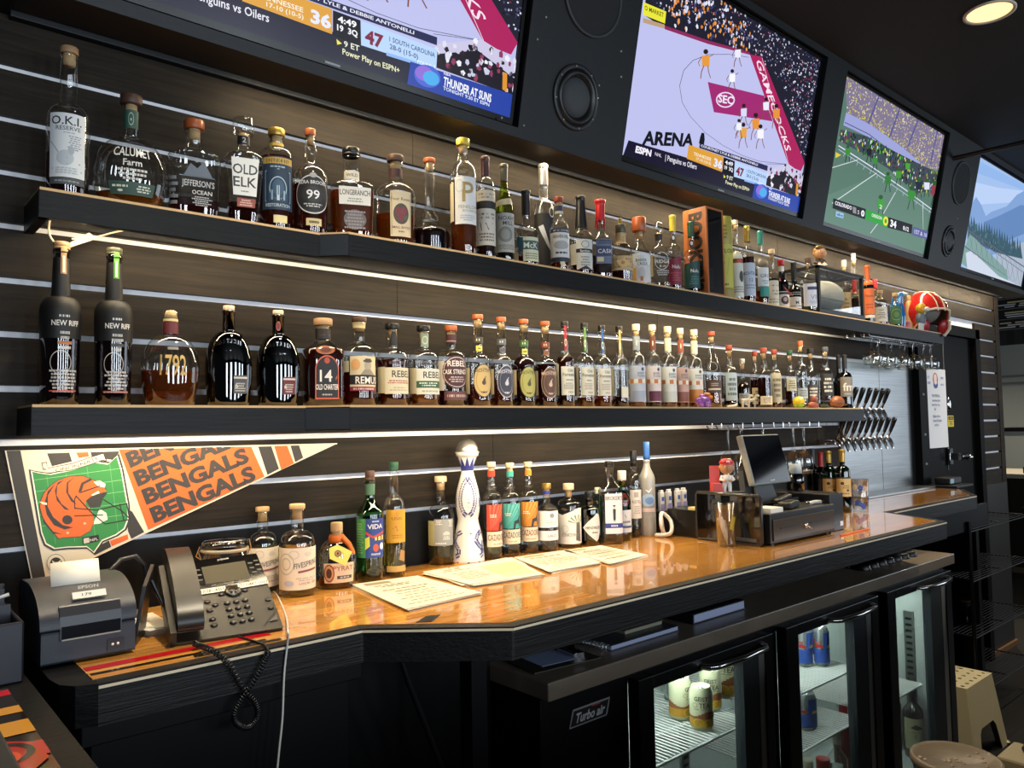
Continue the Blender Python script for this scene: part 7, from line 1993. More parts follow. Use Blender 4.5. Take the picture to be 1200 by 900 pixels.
MB().tube([(-.04, 0, 0), (-.05, .01, .003), (-.035, .018, .004), (-.01, .014, .003)], .003, 6).tube([(.03, 0, 0), (.04, -.01, .002), (.02, -.016, .003)], .003, 6).build('lever', CHROME, q)
q = thing('note_block', 'stack of white paper slips on the left of the cash drawer top', 'paper', (2.14, -.48, zt))
MB().box((-.03, -.03, 0), (.04, .03, .014)).build('slips', PAPER, q)
q = thing('scanner_base', 'small black box carrying the baseball figurine behind the glossy panel', 'box', (2.17, -.325, zt))
MB().box((-.07, -.03, 0), (.06, .035, .05)).build('case', BLKPL, q, bevel=.003)
q = thing('spray_bottle', 'dark bottle with pale cap beside the touch screen', 'bottle', (2.585, -.33, ZC + .126))
MB().lathe([(0, 0), (.03, 0), (.03, .05), (.02, .06)], 20).build('bottle_body', GLASS['black'], q)
MB().lathe([(.021, .058), (.023, .06), (.02, .09), (0, .092)], 20).build('cap', mat('pale_cap', '#aeb6ba', .4), q)


def figurine(name, label, P, rz, H, skin, hair, cap, top, legs, base=None, sit=False):
    t = thing(name, label, 'figurine', P, rz)
    s = H
    z0 = 0
    if base:
        MB().lathe([(0, 0), (.24 * s, 0), (.24 * s, .05 * s), (.22 * s, .06 * s), (0, .06 * s)], 24).build('base', mat('fig_base_' + base, base, .4), t)
        z0 = .06 * s
    m = MB()
    hz = z0 + .72 * s
    if sit:
        hz = z0 + .47 * s
    m.ball((0, 0, hz), (.2 * s, .19 * s, .22 * s), 0, 20, 14)
    m.ball((0, -.19 * s, hz - .02 * s), (.035 * s, .04 * s, .035 * s), 0, 10, 6)
    for q_ in (-1, 1):
        m.ball((q_ * .2 * s, 0, hz - .01 * s), (.03 * s, .04 * s, .05 * s), 0, 10, 6)
        m.ball((q_ * .07 * s, -.165 * s, hz + .03 * s), (.026 * s, .02 * s, .032 * s), 1, 10, 6)
        m.ball((q_ * .07 * s, -.182 * s, hz + .03 * s), (.012 * s, .01 * s, .016 * s), 2, 8, 6)
    m.tube([(-.05 * s, -.172 * s, hz - .09 * s), (0, -.178 * s, hz - .1 * s), (.05 * s, -.172 * s, hz - .09 * s)], .008 * s, 6, 3)
    m.tube([(0, 0, hz - .24 * s), (0, 0, hz - .15 * s)], .06 * s, 10, 0)
    m.build('head', [mat('fig_skin', skin, .45), WHITE, BLKPL, mat('fig_lip', '#a04a40', .5)], t)
    m = MB()
    if cap:
        m.lathe([(.2 * s, .1 * s), (.212 * s, .11 * s), (.19 * s, .17 * s), (.12 * s, .235 * s), (0, .255 * s)], 22, 0, Matrix.Translation((0, 0, hz)))
        m.prism([(.2 * s * cos(a), -.1 * s + .24 * s * sin(a)) for a in [pi + pi * i / 10 for i in range(11)]], hz + .09 * s, hz + .11 * s)
        cp = m.build('cap', mat('fig_cap', cap, .4), t)
        lg = MB()
        lg.add([(-.05 * s, -.2 * s, hz + .09 * s), (.05 * s, -.2 * s, hz + .12 * s), (.045 * s, -.19 * s, hz + .19 * s), (-.045 * s, -.19 * s, hz + .19 * s)], [(0, 1, 2, 3)])
        lg.build('cap_badge', WHITE, cp)
    else:
        m.ball((0, .03 * s, hz + .05 * s), (.215 * s, .2 * s, .2 * s), 0, 18, 12)
        m.ball((-.05 * s, -.1 * s, hz + .17 * s), (.15 * s, .1 * s, .07 * s), 0, 12, 8)
        m.build('hair', mat('fig_hair', hair, .5), t)
    b = z0 + (.02 if sit else .24) * s
    m = MB()
    m.lathe([(.09 * s, 0), (.125 * s, .02 * s), (.12 * s, .12 * s), (.14 * s, .2 * s), (.1 * s, .25 * s), (.05 * s, .27 * s)], 18, 0, Matrix.Translation((0, 0, b)) @ Matrix.Diagonal((1, .75, 1, 1)))
    for q_ in (-1, 1):
        m.tube([(q_ * .12 * s, 0, b + .22 * s), (q_ * .19 * s, -.04 * s, b + .12 * s), (q_ * .1 * s, -.13 * s, b + .1 * s)], [.05 * s, .042 * s, .036 * s], 8, 0)
    m.build('shirt', mat('fig_top_' + top, top, .5), t)
    m = MB()
    for q_ in (-1, 1):
        m.ball((q_ * .08 * s, -.15 * s, b + .1 * s), .04 * s, 0, 10, 6)
    m.build('hand', mat('fig_skin', skin, .45), t)
    m = MB()
    for q_ in (-1, 1):
        if sit:
            m.tube([(q_ * .06 * s, 0, b + .04 * s), (q_ * .09 * s, -.16 * s, b + .05 * s), (q_ * .09 * s, -.2 * s, b - .01 * s)], [.065 * s, .055 * s, .045 * s], 8, 0)
            m.ball((q_ * .09 * s, -.23 * s, z0 + .03 * s), (.045 * s, .075 * s, .035 * s), 0, 10, 6)
        else:
            m.tube([(q_ * .06 * s, 0, b + .02 * s), (q_ * .075 * s, -.01 * s, b - .1 * s), (q_ * .08 * s, 0, z0 + .03 * s)], [.07 * s, .06 * s, .05 * s], 8, 0)
            m.ball((q_ * .08 * s, -.03 * s, z0 + .03 * s), (.05 * s, .085 * s, .035 * s), 0, 10, 6)
    m.build('trousers', mat('fig_leg_' + legs, legs, .5), t)
    return t


t = figurine('bobblehead', 'baseball bobblehead figurine with red cap and white uniform beside the touch screen', (2.165, -.325, zt + .05), -.75, .112, '#c08c62', '#3a2a20', '#b3202a', '#e6e2de', '#e6e4e2')
m = MB()
m.box((-.052, .01, 0), (-.02, .014, .085))
m.box((-.05, -.03, 0), (-.022, .012, .03))
m.build('backdrop_plate', mat('fig_plate', '#c04a48', .5), t)
figurine('bobblehead', 'seated blond figurine in black and white sitting on top of the football case', (3.155, -.165, 2.1555), -.7, .13, '#f0d6c4', '#7a5a24', None, '#17171a', '#e0ddd6', None, True)
# cup with straws
q = thing('clear_cup', 'clear plastic cup holding white sticks and a yellow tag in front of the glossy panel', 'cup', (2.018, -.415, ZC))
MB().lathe([(0, .002), (.025, 0), (.026, .002), (.0355, .124), (.036, .126), (.0345, .126), (.025, .005), (0, .005)], 32, close=False).build('cup_wall', CLEAR, q)
MB().tube([(.0, -.012, .006), (-.012, .014, .085)], .0085, 10).tube([(.008, -.004, .006), (-.002, .008, .075)], .007, 10).build('white_stick', mat('stick_white', '#c9ccd6', .5), q)
MB().box((-.009, -.002, 0), (.009, .0, .04), 0, Matrix.Translation((-.004, -.02, .05)) @ Matrix.Rotation(.35, 4, 'Y')).build('yellow_tag', mat('tag_yellow', '#d3c24a', .5), q)
MB().tube([(-.01, -.015, .006), (.0, -.01, .06)], .004, 8).build('pen', BLKPL, q)
# black charger dock with vape-like sticks
q = thing('charger_dock', 'plain black box standing left of the glossy panel against the wall side', 'box', (2.14, -.205, ZC))
MB().box((-.055, -.06, 0), (.055, .06, .088)).build('case', mat('dock_black', '#0f0f11', .3), q, bevel=.002)
MB().box((-.05, -.058, .0885), (.0, -.02, .097)).build('yellow_pad', mat('pad_yellow', '#c9bd7c', .6), q)
q = thing('dock_tray', 'low black tray on the counter behind the black box, holding upright white devices', 'tray', (2.19, -.085, ZC))
MB().box((-.085, -.045, 0), (.09, .06, .07)).build('tray_body', BLKPL, q, bevel=.002)
for i, x in enumerate((2.125, 2.165, 2.215, 2.25)):
    q = thing('handheld_device', ['white device with purple base standing in the dock tray nearest the frosted bottle', 'white device with purple base second in the dock tray', 'white device with purple base third in the dock tray', 'white device with purple base farthest along the dock tray'][i], 'device', (x, -.09, ZC + .07), 0, 'white devices in the dock tray')
    MB().box((-.011, -.007, 0), (.011, .007, .066)).build('case', mat('device_white', '#d3d4da', .35), q, bevel=.003)
    MB().box((-.0112, -.0075, .002), (.0112, -.0069, .026)).build('purple_base', mat('device_purple', '#8f8cc4', .4), q)
    MB().box((-.006, -.0078, .036), (.006, -.0069, .05)).build('screen', mat('device_blue', '#2f5ab0', .3), q)
    MB().box((-.007, -.005, .066), (.007, .005, .073)).build('mouthpiece', mat('device_white', '#d3d4da', .35), q, bevel=.001)
c_ = [at(770, 607, Y=-.14), at(777, 614, Y=-.15), at(785, 598, Y=-.15), at(792, 590, Y=-.14), at(796, 600, Y=-.13)]
wp = [(2.05, -.16, ZC + .007), (2.02, -.17, ZC + .04), (2.05, -.15, ZC + .075), (2.07, -.17, ZC + .05), (2.04, -.19, ZC + .015), (2.02, -.15, ZC + .007), (2.065, -.14, ZC + .007), (2.07, -.13, ZC + .06)]
tag(MB().tube(curve(wp, 8), .0065, 8).build('white_adapter_cord', mat('white_cable_skin', '#c9c8c4', .4)), 'thick white cord curled beside the frosted bottle', 'cord')
# blue flower glass at the far end, red placemat ring
P = at(1013, 600, Z=ZC)
q = thing('flower_glass', 'tall glass tumbler printed with blue flowers beside the gold-topped wine bottles', 'glass', (P[0] + .01, P[1] + .02, ZC))
MB().lathe([(0, .004), (.028, 0), (.03, .004), (.034, .13), (.033, .131), (.028, .008), (0, .008)], 28, close=False).build('glass_wall', CLEAR, q)
m = MB()
rr = random.Random(4)
for i in range(16):
    a, z = rr.uniform(0, 2 * pi), rr.uniform(.015, .115)
    c = ['#2c4fa8', '#2c4fa8', '#3a62bc', '#b9a48c'][i % 4]
    for j in range(5):
        b = j * 1.256 + i
        r_ = .0305 + .0035 * z / .13 + .0006
        da, dz = .2 * cos(b), .0075 * sin(b)
        q_ = [(a + da + .16 * cos(w), z + dz + .0055 * sin(w)) for w in [k_ * 1.047 for k_ in range(6)]]
        m.add([(r_ * sin(u), -r_ * cos(u), v) for u, v in q_], [list(range(6))], 0, c)
m.build('flower_print', MATS['print'], q)
m = MB()
m.tube([at(x, y, Z=ZC + .002) for x, y in ((985, 628), (1000, 624), (1018, 620))], .003, 6)
tag(m.build('orange_strap', COLS['orange']), 'flat orange strap lying in front of the gold-topped wine bottles', 'strap')
# ---------------------------------------------------------------- beer taps
rows = [(1.381, [3.40, 3.463, 3.53, 3.597, 3.66, 3.726, 3.79, 3.86, 3.928], 'lower'), (1.521, [3.53, 3.60, 3.672, 3.744, 3.81, 3.868], 'upper')]
pl = ['first', 'second', 'third', 'fourth', 'fifth', 'sixth', 'seventh', 'eighth', 'ninth']
proto = None
for z, xs, nm in rows:
    for i, x in enumerate(xs):
        lbl = 'chrome beer tap with tilted handle, %s from the left in the %s row' % (pl[i], nm)
        if proto is None:
            t = thing('beer_tap', lbl, 'beer tap', (x, -.05, z), 0, 'beer taps on the steel wall')
            MB().tube([(0, .036, .02), (0, .0, .02), (0, -.03, .02)], [.012, .009, .008], 10).build('shank', CHROME, t)
            MB().tube([(0, -.03, .035), (0, -.045, .02), (0, -.056, 0), (0, -.062, -.022)], [.009, .011, .009, .007], 10).build('spout', CHROME, t)
            MB().tube([(0, -.036, .03), (0, -.05, .06)], [.006, .007], 8).build('ferrule', CHROME, t)
            MB().tube([(0, -.05, .06), (0, -.062, .09), (0, -.074, .122), (0, -.078, .13)], [.008, .0105, .0125, .009], 10).build('handle', mat('tap_handle', '#1a1a1c', .15, coat=1), t)
            proto = t
        else:
            t = proto.copy()
            COL.objects.link(t)
            t.location = (x, -.05, z)
            t['label'] = lbl
            for c in proto.children:
                d = c.copy()
                COL.objects.link(d)
                d.parent = t
for z, a, b in ((1.401, 3.38, 3.95), (1.541, 3.5, 3.9)):
    o = MB().tube([(a, -.028, z), (b, -.028, z)], .014, 10).build('tap_rail', CHROME)
    tag(o, 'chrome rail behind the %s row of beer taps' % ('lower' if z < 1.5 else 'upper'), 'rail')
q = thing('drip_tray', 'dark metal tray on the counter below the cold room door', 'tray', (4.6, -.1, ZC))

MB().box((-.12, -.1, .0), (.12, .05, .012)).build('tray_base', BLKPL, q, bevel=.002)
MB().box((-.07, -.05, .012), (.1, .03, .05)).build('black_pad', BLKPL, q, bevel=.008)
MB().box((-.07, -.052, .02), (-.02, -.05, .044)).build('blue_display', mat('tray_display', '#8fb4c4', .3), q)


# ---------------------------------------------------------------- hanging stemware
def stem_glass(label, P, h, r, grp, proto=None):
    if proto is not None:
        t = proto.copy()
        COL.objects.link(t)
        t.location = P
        t['label'] = label
        for c in proto.children:
            d = c.copy()
            COL.objects.link(d)
            d.parent = t
        return t
    t = thing('wine_glass', label, 'wine glass', P, 0, grp)
    MB().lathe([(.0, 0), (r * .85, -.001), (r * .85, -.003), (.005, -.006)], 24, close=False).build('foot', GLASS['clear'], t)
    MB().lathe([(.005, -.006), (.0042, -.02), (.0042, -h * .42), (.007, -h * .46)], 14, close=False).build('stem', GLASS['clear'], t)
    MB().lathe([(.007, -h * .46), (r * .7, -h * .55), (r * .97, -h * .68), (r, -h * .76), (r * .93, -h * .9), (r * .82, -h), (r * .8, -h), (r * .9, -h * .9), (r * .97, -h * .76), (r * .93, -h * .68)], 28, close=False).build('bowl', GLASS['clear'], t)
    return t


def rack(label, x0, x1, z, ys):
    m = MB()
    for y in ys:
        m.tube([(x0, y, z), (x1, y, z)], .003, 8)
        m.tube([(x0, y, z), (x0 - .015, y, z + .012)], .003, 6)
    for x in (x0 + .02, (x0 + x1) / 2, x1 - .02):
        for y in ys:
            m.tube([(x, y, z), (x, y, z + .026)], .0025, 6)
    return tag(m.build('glass_rack', CHROME), label, 'rack')


rack('wire stemware rack under the right end of the upper shelf', 3.6, 4.36, ZU - .061, (-.165, -.13, -.085, -.05))
rack('wire stemware rack under the right part of the lower shelf', 2.46, 3.06, ZL - .078, (-.19, -.15, -.10, -.06))
pr = None
ord_ = ['first', 'second', 'third', 'fourth', 'fifth', 'sixth', 'seventh', 'eighth', 'ninth', 'tenth']
k_ = 0
for x, y in ((3.66, -.147), (3.74, -.147), (3.83, -.147), (3.9, -.068), (3.98, -.147), (4.06, -.068), (4.13, -.147), (4.22, -.068), (4.26, -.147), (4.35, -.147)):
    pr0 = stem_glass('upside-down balloon glass hanging under the upper shelf, %s from the left' % ord_[k_], (x, y, ZU - .057), .135, .042, 'hanging balloon glasses', pr)
    pr = pr or pr0
    k_ += 1
pr = None
for x, y, l in ((2.50, -.17, 'long-stemmed glass hanging left of the touch screen, nearer the wall end'), (2.55, -.08, 'long-stemmed glass hanging left of the touch screen, behind its neighbour'), (2.80, -.08, 'long-stemmed glass hanging right behind the touch screen'), (2.87, -.17, 'long-stemmed glass hanging right of the touch screen in front'), (2.95, -.17, 'long-stemmed glass hanging nearest the dark wine bottles')):
    pr0 = stem_glass(l, (x, y, ZL - .0745), .19, .036, 'hanging long-stemmed glasses', pr)
    pr = pr or pr0

# ---------------------------------------------------------------- upper shelf: crate, carton, football case, toys
q = thing('wooden_crate_box', 'tall wooden bottle box with dark clear front and vertical burnt lettering on the upper shelf', 'box', (2.345, -.14, ZU))
wd = wood('crate_wood', '#8a4a20', '#b06a34', (30, 30, 1.2), .5, bump=.2)
Hc = .315
m = MB()
m.box((-.052, -.05, 0), (-.044, .05, Hc))
m.box((.044, -.05, 0), (.052, .05, Hc))
m.box((-.044, .042, 0), (.044, .05, Hc))
m.box((-.044, -.05, 0), (.044, .042, .008))
m.box((-.044, -.05, Hc - .008), (.044, .042, Hc))
m.build('crate', wd, q, bevel=.001)
MB().box((-.044, -.048, .008), (.044, -.045, Hc - .008)).build('front_pane', GLASS['smoke'], q)
m = MB()
mp = lambda u, v, l: (-.0523 - l * .0001, .05 - .1 * u, Hc * v)
art(m, [('tq', "BOOKER'S", (.28, .95), (.28, .05), (.52, 0), '#1f120a', .05)], mp, .1, Hc)
m.build('burnt_lettering', MATS['print'], q)
bottle(A, (2.345, -.137, ZU + .0085), .22, .034, 'dark whiskey bottle with white label standing inside the wooden box', UG, (.56, .68, .4, 'round', 1, .4), liq=('dk', .6), cap=('foil', .74, 1.05, 'slate'), rz=-.6, labs=[(0, 150, .08, .42, [('r', 0, 0, 1, 1, '#b9b9b4'), ('g', .1, .1, .9, .9, 6, '#6a6a68')])])
q = thing('bottle_carton', 'tall yellow-green bottle tube standing right of the wooden box on the upper shelf', 'carton', (2.475, -.135, ZU))
MB().lathe([(0, 0), (.034, 0), (.034, .31), (.033, .312), (0, .312)], 28).build('tube', mat('carton_yellow', '#a8a04a', .4), q)
m = MB()
mp = lambda u, v, l: ((.0342 + l * .0001) * sin(-.85 + (u - .5) * 2.4), -(.0342 + l * .0001) * cos(-.85 + (u - .5) * 2.4), .312 * v)
art(m, [('r', 0, .14, 1, .66, '#c2bf50'), ('r', 0, 0, 1, .12, '#9c8c4a'), ('t', 'TAYLOR', .5, .58, .05, '#4a4418', .9), ('g', .3, .72, .7, .9, 4, '#7a7030'), ('ln', [(.2, .2), (.5, .45), (.35, .25), (.7, .5), (.6, .3)], .01, '#6a6430'), ('g', .3, .16, .7, .2, 1, '#6a6430')], mp, .08, .312, du=.1)
m.build('tube_print', MATS['print'], q)
q = thing('football_case', 'black framed clear display case on the upper shelf', 'display case', (3.28, -.115, ZU + .0005))
cx0, cx1, cy0, cy1, ch = -.2, .2, -.075, .075, .2
m = MB()
m.box((cx0 - .01, cy0 - .008, 0), (cx1 + .01, cy1 + .008, .02))
m.build('base', BLKPL, q, bevel=.003)
for x in (cx0, cx1):
    for y in (cy0, cy1):
        MB().box((x - .007, y - .007, .02), (x + .007, y + .007, ch)).build('post', BLKPL, q)
m = MB()
for y in (cy0, cy1):
    m.box((cx0 - .007, y - .007, ch - .012), (cx1 + .007, y + .007, ch))
for x in (cx0, cx1):
    m.box((x - .007, cy0, ch - .012), (x + .007, cy1, ch))
m.build('top_frame', BLKPL, q)
m = MB()
m.box((cx0, cy0 - .001, .02), (cx1, cy0 + .001, ch - .012))
m.box((cx0 - .001, cy0, .02), (cx0 + .001, cy1, ch - .012))
m.box((cx0 - .003, cy0 - .003, ch - .001), (cx1 + .003, cy1 + .003, ch + .003))
m.build('clear_pane', GLASS['clear'], q)
q = thing('football', 'white signed football inside the black framed display case', 'football', (3.28, -.115, ZU + .0215))
m = MB()
pf = [(.072 * max(0, 1 - abs(t_) ** 2.2) ** .75 if abs(t_) < 1 else 0, t_ * .135) for t_ in [-1 + 2 * i / 20 for i in range(21)]]
FBM = Matrix.Translation((0, 0, .073)) @ Matrix.Rotation(radians(90), 4, 'Y')
m.lathe(pf, 28, 0, FBM)
m.build('leather', mat('football_white', '#d3d2cc', .45, bump=.3, bscale=800), q)
m = MB()
for a in (200, 290):
    m.tube([tuple(FBM @ Vector((r * 1.005 * cos(radians(a)), r * 1.005 * sin(radians(a)), z))) for r, z in pf[1:-1]], .0008, 5)
m.build('seam', BLKPL, q)
m = MB()
mp = lambda u, v, l: tuple(FBM @ Vector(((rad([(r, z) for r, z in pf], u) + .0006) * cos(v), (rad([(r, z) for r, z in pf], u) + .0006) * sin(v), u)))
art(m, [('tq', 'Joe Mix', (.02, -2.15), (.09, -2.1), (0, -.14), '#2a3a6a', 0), ('tq', 'T Higgins', (.03, -2.5), (.1, -2.45), (0, -.14), '#2a3a6a', 0), ('tq', 'Who Dey', (.0, -2.8), (.07, -2.75), (0, -.12), '#3a3a3a', 0)], mp, 1, 1)
m.build('handwriting', MATS['print'], q)
# red helmet
q = thing('football_helmet', 'red football helmet with white stripes and grey lining, rightmost on the upper shelf', 'helmet', (4.355, -.125, ZU), .0)
HM = Matrix.Translation((0, 0, .112)) @ Matrix.Rotation(radians(-30), 4, 'Z') @ Matrix.Rotation(radians(20), 4, 'X')
v, f = [], []
seg, rg = 40, 24
for i in range(rg + 1):
    a = pi * i / rg
    for k2 in range(seg):
        b = 2 * pi * k2 / seg
        v.append((.108 * sin(a) * cos(b), .125 * sin(a) * sin(b), .112 * cos(a)))
for i in range(rg):
    for k2 in range(seg):
        c = [v[j] for j in (i * seg + k2, i * seg + (k2 + 1) % seg, (i + 1) * seg + (k2 + 1) % seg, (i + 1) * seg + k2)]
        mx, my, mz = [sum(p[j] for p in c) / 4 for j in range(3)]
        face_open = my < -.045 and -.075 < mz < .045 and abs(mx) < .078
        neck_open = mz < -.068 and my < .07
        if not face_open and not neck_open and mz > -.1:
            f.append((i * seg + k2, (i + 1) * seg + k2, (i + 1) * seg + (k2 + 1) % seg, i * seg + (k2 + 1) % seg))
m = MB().add(v, f, 0, None, True, HM)
o = m.build('shell', [mat('helmet_red', '#b32420', .18, coat=1), mat('helmet_grey', '#77746e', .8)], q)
sm_ = o.modifiers.new('thick', 'SOLIDIFY')
sm_.thickness = .012
sm_.offset = -1
sm_.material_offset = 1
m = MB()
m.tube([tuple(HM @ Vector((x, -.118 * sqrt(max(0, 1 - (x / .108) ** 2 - (z / .112) ** 2)) - .008, z))) for x, z in ((-.078, -.07), (-.08, -.01), (-.07, .035), (-.03, .048), (.03, .048), (.07, .035), (.08, -.01), (.078, -.07))], .006, 8)
m.build('edge_trim', mat('helmet_trim', '#d6c8b4', .4), q)
m = MB()
for x0 in (-.02, .02):
    m.tube([tuple(HM @ Vector((x0 * 1.02, .1265 * cos(a), .1135 * sin(a)))) for a in [radians(d) for d in range(20, 162, 7)]], .003, 6)
m.build('white_stripe', mat('helmet_trim', '#d6c8b4', .4), q)
for s in (-1, 1):
    m = MB()
    m.ball((s * .055, -.085, -.055), (.03, .016, .04), 0, 16, 10, M=HM)
    m.build('jaw_pad', mat('helmet_pad_red', '#9c1c22', .35), q)
    m = MB()
    m.tube([tuple(HM @ Vector((s * (.055 + .02), -.1, -.02))), tuple(HM @ Vector((s * .085, -.1, -.06))), tuple(HM @ Vector((s * .06, -.1, -.1)))], .009, 8)
    m.build('pad_edge', mat('helmet_trim', '#d6c8b4', .4), q)
m = MB()
m.ball((0, .02, .02), (.085, .09, .085), 0, 18, 12, M=HM)
m.build('lining', mat('helmet_grey', '#77746e', .8), q)
# toys
P = at(1057, 385, Y=-.13)
q = thing('bird_figurine', 'bright blue glazed bird figurine left of the red helmet', 'figurine', (P[0], -.11, ZU))
MB().lathe([(0, 0), (.03, 0), (.034, .01), (.04, .06), (.036, .12), (.024, .15), (0, .165)], 20).tube([(0, .0, .13), (-.01, -.01, .175), (.0, -.03, .185)], [.03, .026, .012], 12).build('bird_body', mat('glaze_blue', '#1c6ab0', .15, coat=1), q)
MB().tube([(.0, -.03, .185), (.006, -.055, .18)], [.01, .002], 8).build('beak', mat('glaze_pale', '#9fb4c0', .3), q)
P = at(1079, 388, Y=-.17)
q = thing('animal_figurine', 'small figurine with yellow head, grey coat and white legs in front of the helmet', 'figurine', (P[0], -.172, ZU))
MB().tube([(-.012, 0, .0), (-.011, 0, .045)], .009, 10).tube([(.012, 0, 0), (.011, 0, .045)], .009, 10).build('legs', mat('fig_white', '#c9cdd2', .4), q)
MB().lathe([(.02, .04), (.026, .06), (.02, .085), (.012, .095)], 16).build('coat', mat('fig_slate', '#5f6a78', .5), q)
MB().ball((0, -.004, .115), (.026, .026, .028), 0, 14, 10).ball((.0, -.03, .108), (.016, .016, .013), 1, 10, 8).build('head', [mat('fig_yellow', '#c99a2c', .4), mat('fig_white', '#c9cdd2', .4)], q)
P = at(1064, 387, Y=-.18)
q = thing('pink_toy', 'tiny pink toy at the front edge of the upper shelf by the helmet', 'toy', (P[0], -.18, ZU))
MB().ball((0, 0, .012), (.016, .012, .012), 0, 12, 8).ball((-.012, -.004, .028), (.01, .009, .01), 0, 10, 8).tube([(.01, 0, .018), (.02, -.004, .034)], [.006, .003], 6).build('toy_body', mat('toy_pink', '#c4708c', .4), q)

# lower shelf trinkets
P = at(827, 476, Y=-.19)
q = thing('grape_cluster', 'purple glass grape cluster with amber leaves on the lower shelf edge', 'ornament', (P[0], -.185, ZL))
m = MB()
rr = random.Random(9)
for x, y, z in ((-.02, 0, .01), (0, -.006, .01), (.02, 0, .01), (-.01, .01, .012), (.012, .012, .012), (-.012, -.002, .026), (.01, -.002, .027), (0, .008, .036), (-.026, .006, .022), (.028, .006, .02)):
    m.ball((x, y, z), .0115, 0, 12, 8)
m.build('grapes', mat('grape_glass', '#7a3f9c', .12, coat=1), q)
MB().ball((.018, 0, .046), (.016, .008, .006), 0, 10, 6).ball((.03, -.004, .036), (.014, .007, .006), 0, 10, 6).tube([(0, 0, .04), (.01, 0, .055)], .002, 6).build('leaf', mat('leaf_amber', '#c47a3c', .2), q)


def dogfig(P, lbl, rz):
    t = thing('animal_figurine', lbl, 'figurine', P, rz, 'white animal figurines')
    m = MB()
    m.tube([(-.014, 0, .026), (0, 0, .027), (.012, 0, .028)], [.0065, .006, .007], 8)
    for x in (-.012, .011):
        for y in (-.004, .004):
            m.tube([(x, y, .026), (x, y, .0)], [.003, .0022], 6)
    m.tube([(.012, 0, .03), (.017, 0, .04)], [.0045, .004], 8)
    m.ball((.02, 0, .043), (.008, .005, .005), 0, 10, 6)
    m.tube([(-.015, 0, .028), (-.022, 0, .034)], [.002, .001], 6)
    m.build('figure', mat('bone_white', '#c9c2ae', .45), t)


for px_, lbl, rz in ((874, 'white dog figurine on the lower shelf, left of its twin', -.6), (881, 'white dog figurine on the lower shelf, right of its twin', -1.0)):
    P = at(px_, 477, Y=-.195)
    dogfig((P[0], -.195, ZL), lbl, rz)
P = at(858, 477, Y=-.2)
q = thing('bone_ornament', 'flat white bone-like ornament left of the dog figurines', 'ornament', (P[0], -.2, ZL))
MB().tube([(-.03, 0, .004), (0, .0, .005), (.02, 0, .007), (.028, -.003, .014)], [.003, .004, .005, .003], 8).build('bone', mat('bone_white', '#c9c2ae', .45), q)
P = at(936.5, 478, Y=-.18)
q = thing('rubber_ball', 'shiny yellow and green ball on the lower shelf edge', 'ball', (P[0], -.18, ZL + .0235))
MB().ball((0, 0, 0), .0235, 0, 20, 14).build('upper_half', mat('ball_yellow', '#d3b81c', .2, coat=1), q)
MB().ball((0, 0, -.0035), (.0228, .0228, .0205), 0, 20, 14).build('lower_half', mat('ball_green', '#8cb41c', .2, coat=1), q)
P = at(953, 478, Y=-.18)
q = thing('clay_figure', 'reddish lumpy clay figure between the yellow ball and the brown ball', 'ornament', (P[0], -.18, ZL))
MB().ball((0, 0, .013), (.036, .015, .013), 0, 16, 10).ball((.008, 0, .036), (.016, .013, .015), 0, 14, 10).build('clay', mat('clay_red', '#8c4a3c', .5), q)
P = at(980, 478, Y=-.18)
q = thing('toy_football', 'small brown toy football lying at the right end of the lower shelf', 'football', (P[0], -.185, ZL + .026))
MB().lathe([(.026 * max(0, 1 - abs(t_) ** 2.2) ** .7 if abs(t_) < 1 else 0, t_ * .045) for t_ in [-1 + i / 8 for i in range(17)]], 20, 0, Matrix.Rotation(radians(90), 4, 'Y')).build('leather', mat('toy_brown', '#8a4f2c', .45), q)
P = at(966, 478, Y=-.17)
q = thing('leaf_sprig', 'dull green leaf sprig beside the small brown football', 'plant', (P[0], -.17, ZL))
m = MB()
for i in range(8):
    a = i * .8
    m.ball((.012 * cos(a), .01 * sin(a), .008 + .003 * (i % 3)), (.01, .005, .003), 0, 8, 5, M=Matrix.Rotation(a, 4, 'Z'))
m.build('leaves', mat('sprig_green', '#3f4a3a', .6), q)
# led driver and its white wire under the left end of the upper shelf
q = thing('led_driver', 'cream wire and small clip hanging below the left end of the upper shelf', 'wire', (.33, -.05, 1.87))
w = [at(61, 250, Y=-.06), at(57.5, 262, Y=-.06), at(58, 275, Y=-.06), at(64, 285, Y=-.06)]
MB().tube(curve(w, 6), .0022, 8).build('wire', CREAM, q, world=True)
w = [at(84, 280, Y=-.05), at(110, 278, Y=-.05), at(135, 272, Y=-.05), at(160, 267, Y=-.045)]
MB().tube(curve(w, 6), .0018, 8).build('tape_lead', CREAM, q, world=True)
p0, p1 = at(80, 288, Y=-.045), at(110, 281, Y=-.045)
m = MB()
m.prism([(p0[0], p0[2] - .005), (p1[0] - .006, p1[2] - .003), (p1[0] + .004, p1[2] + .004), (p1[0] - .01, p1[2] + .012), (p0[0], p0[2] + .004)], .042, .05, 0, Matrix(((1, 0, 0, 0), (0, 0, -1, 0), (0, 1, 0, 0), (0, 0, 0, 1))))
m.build('connector', CREAM, q, world=True)

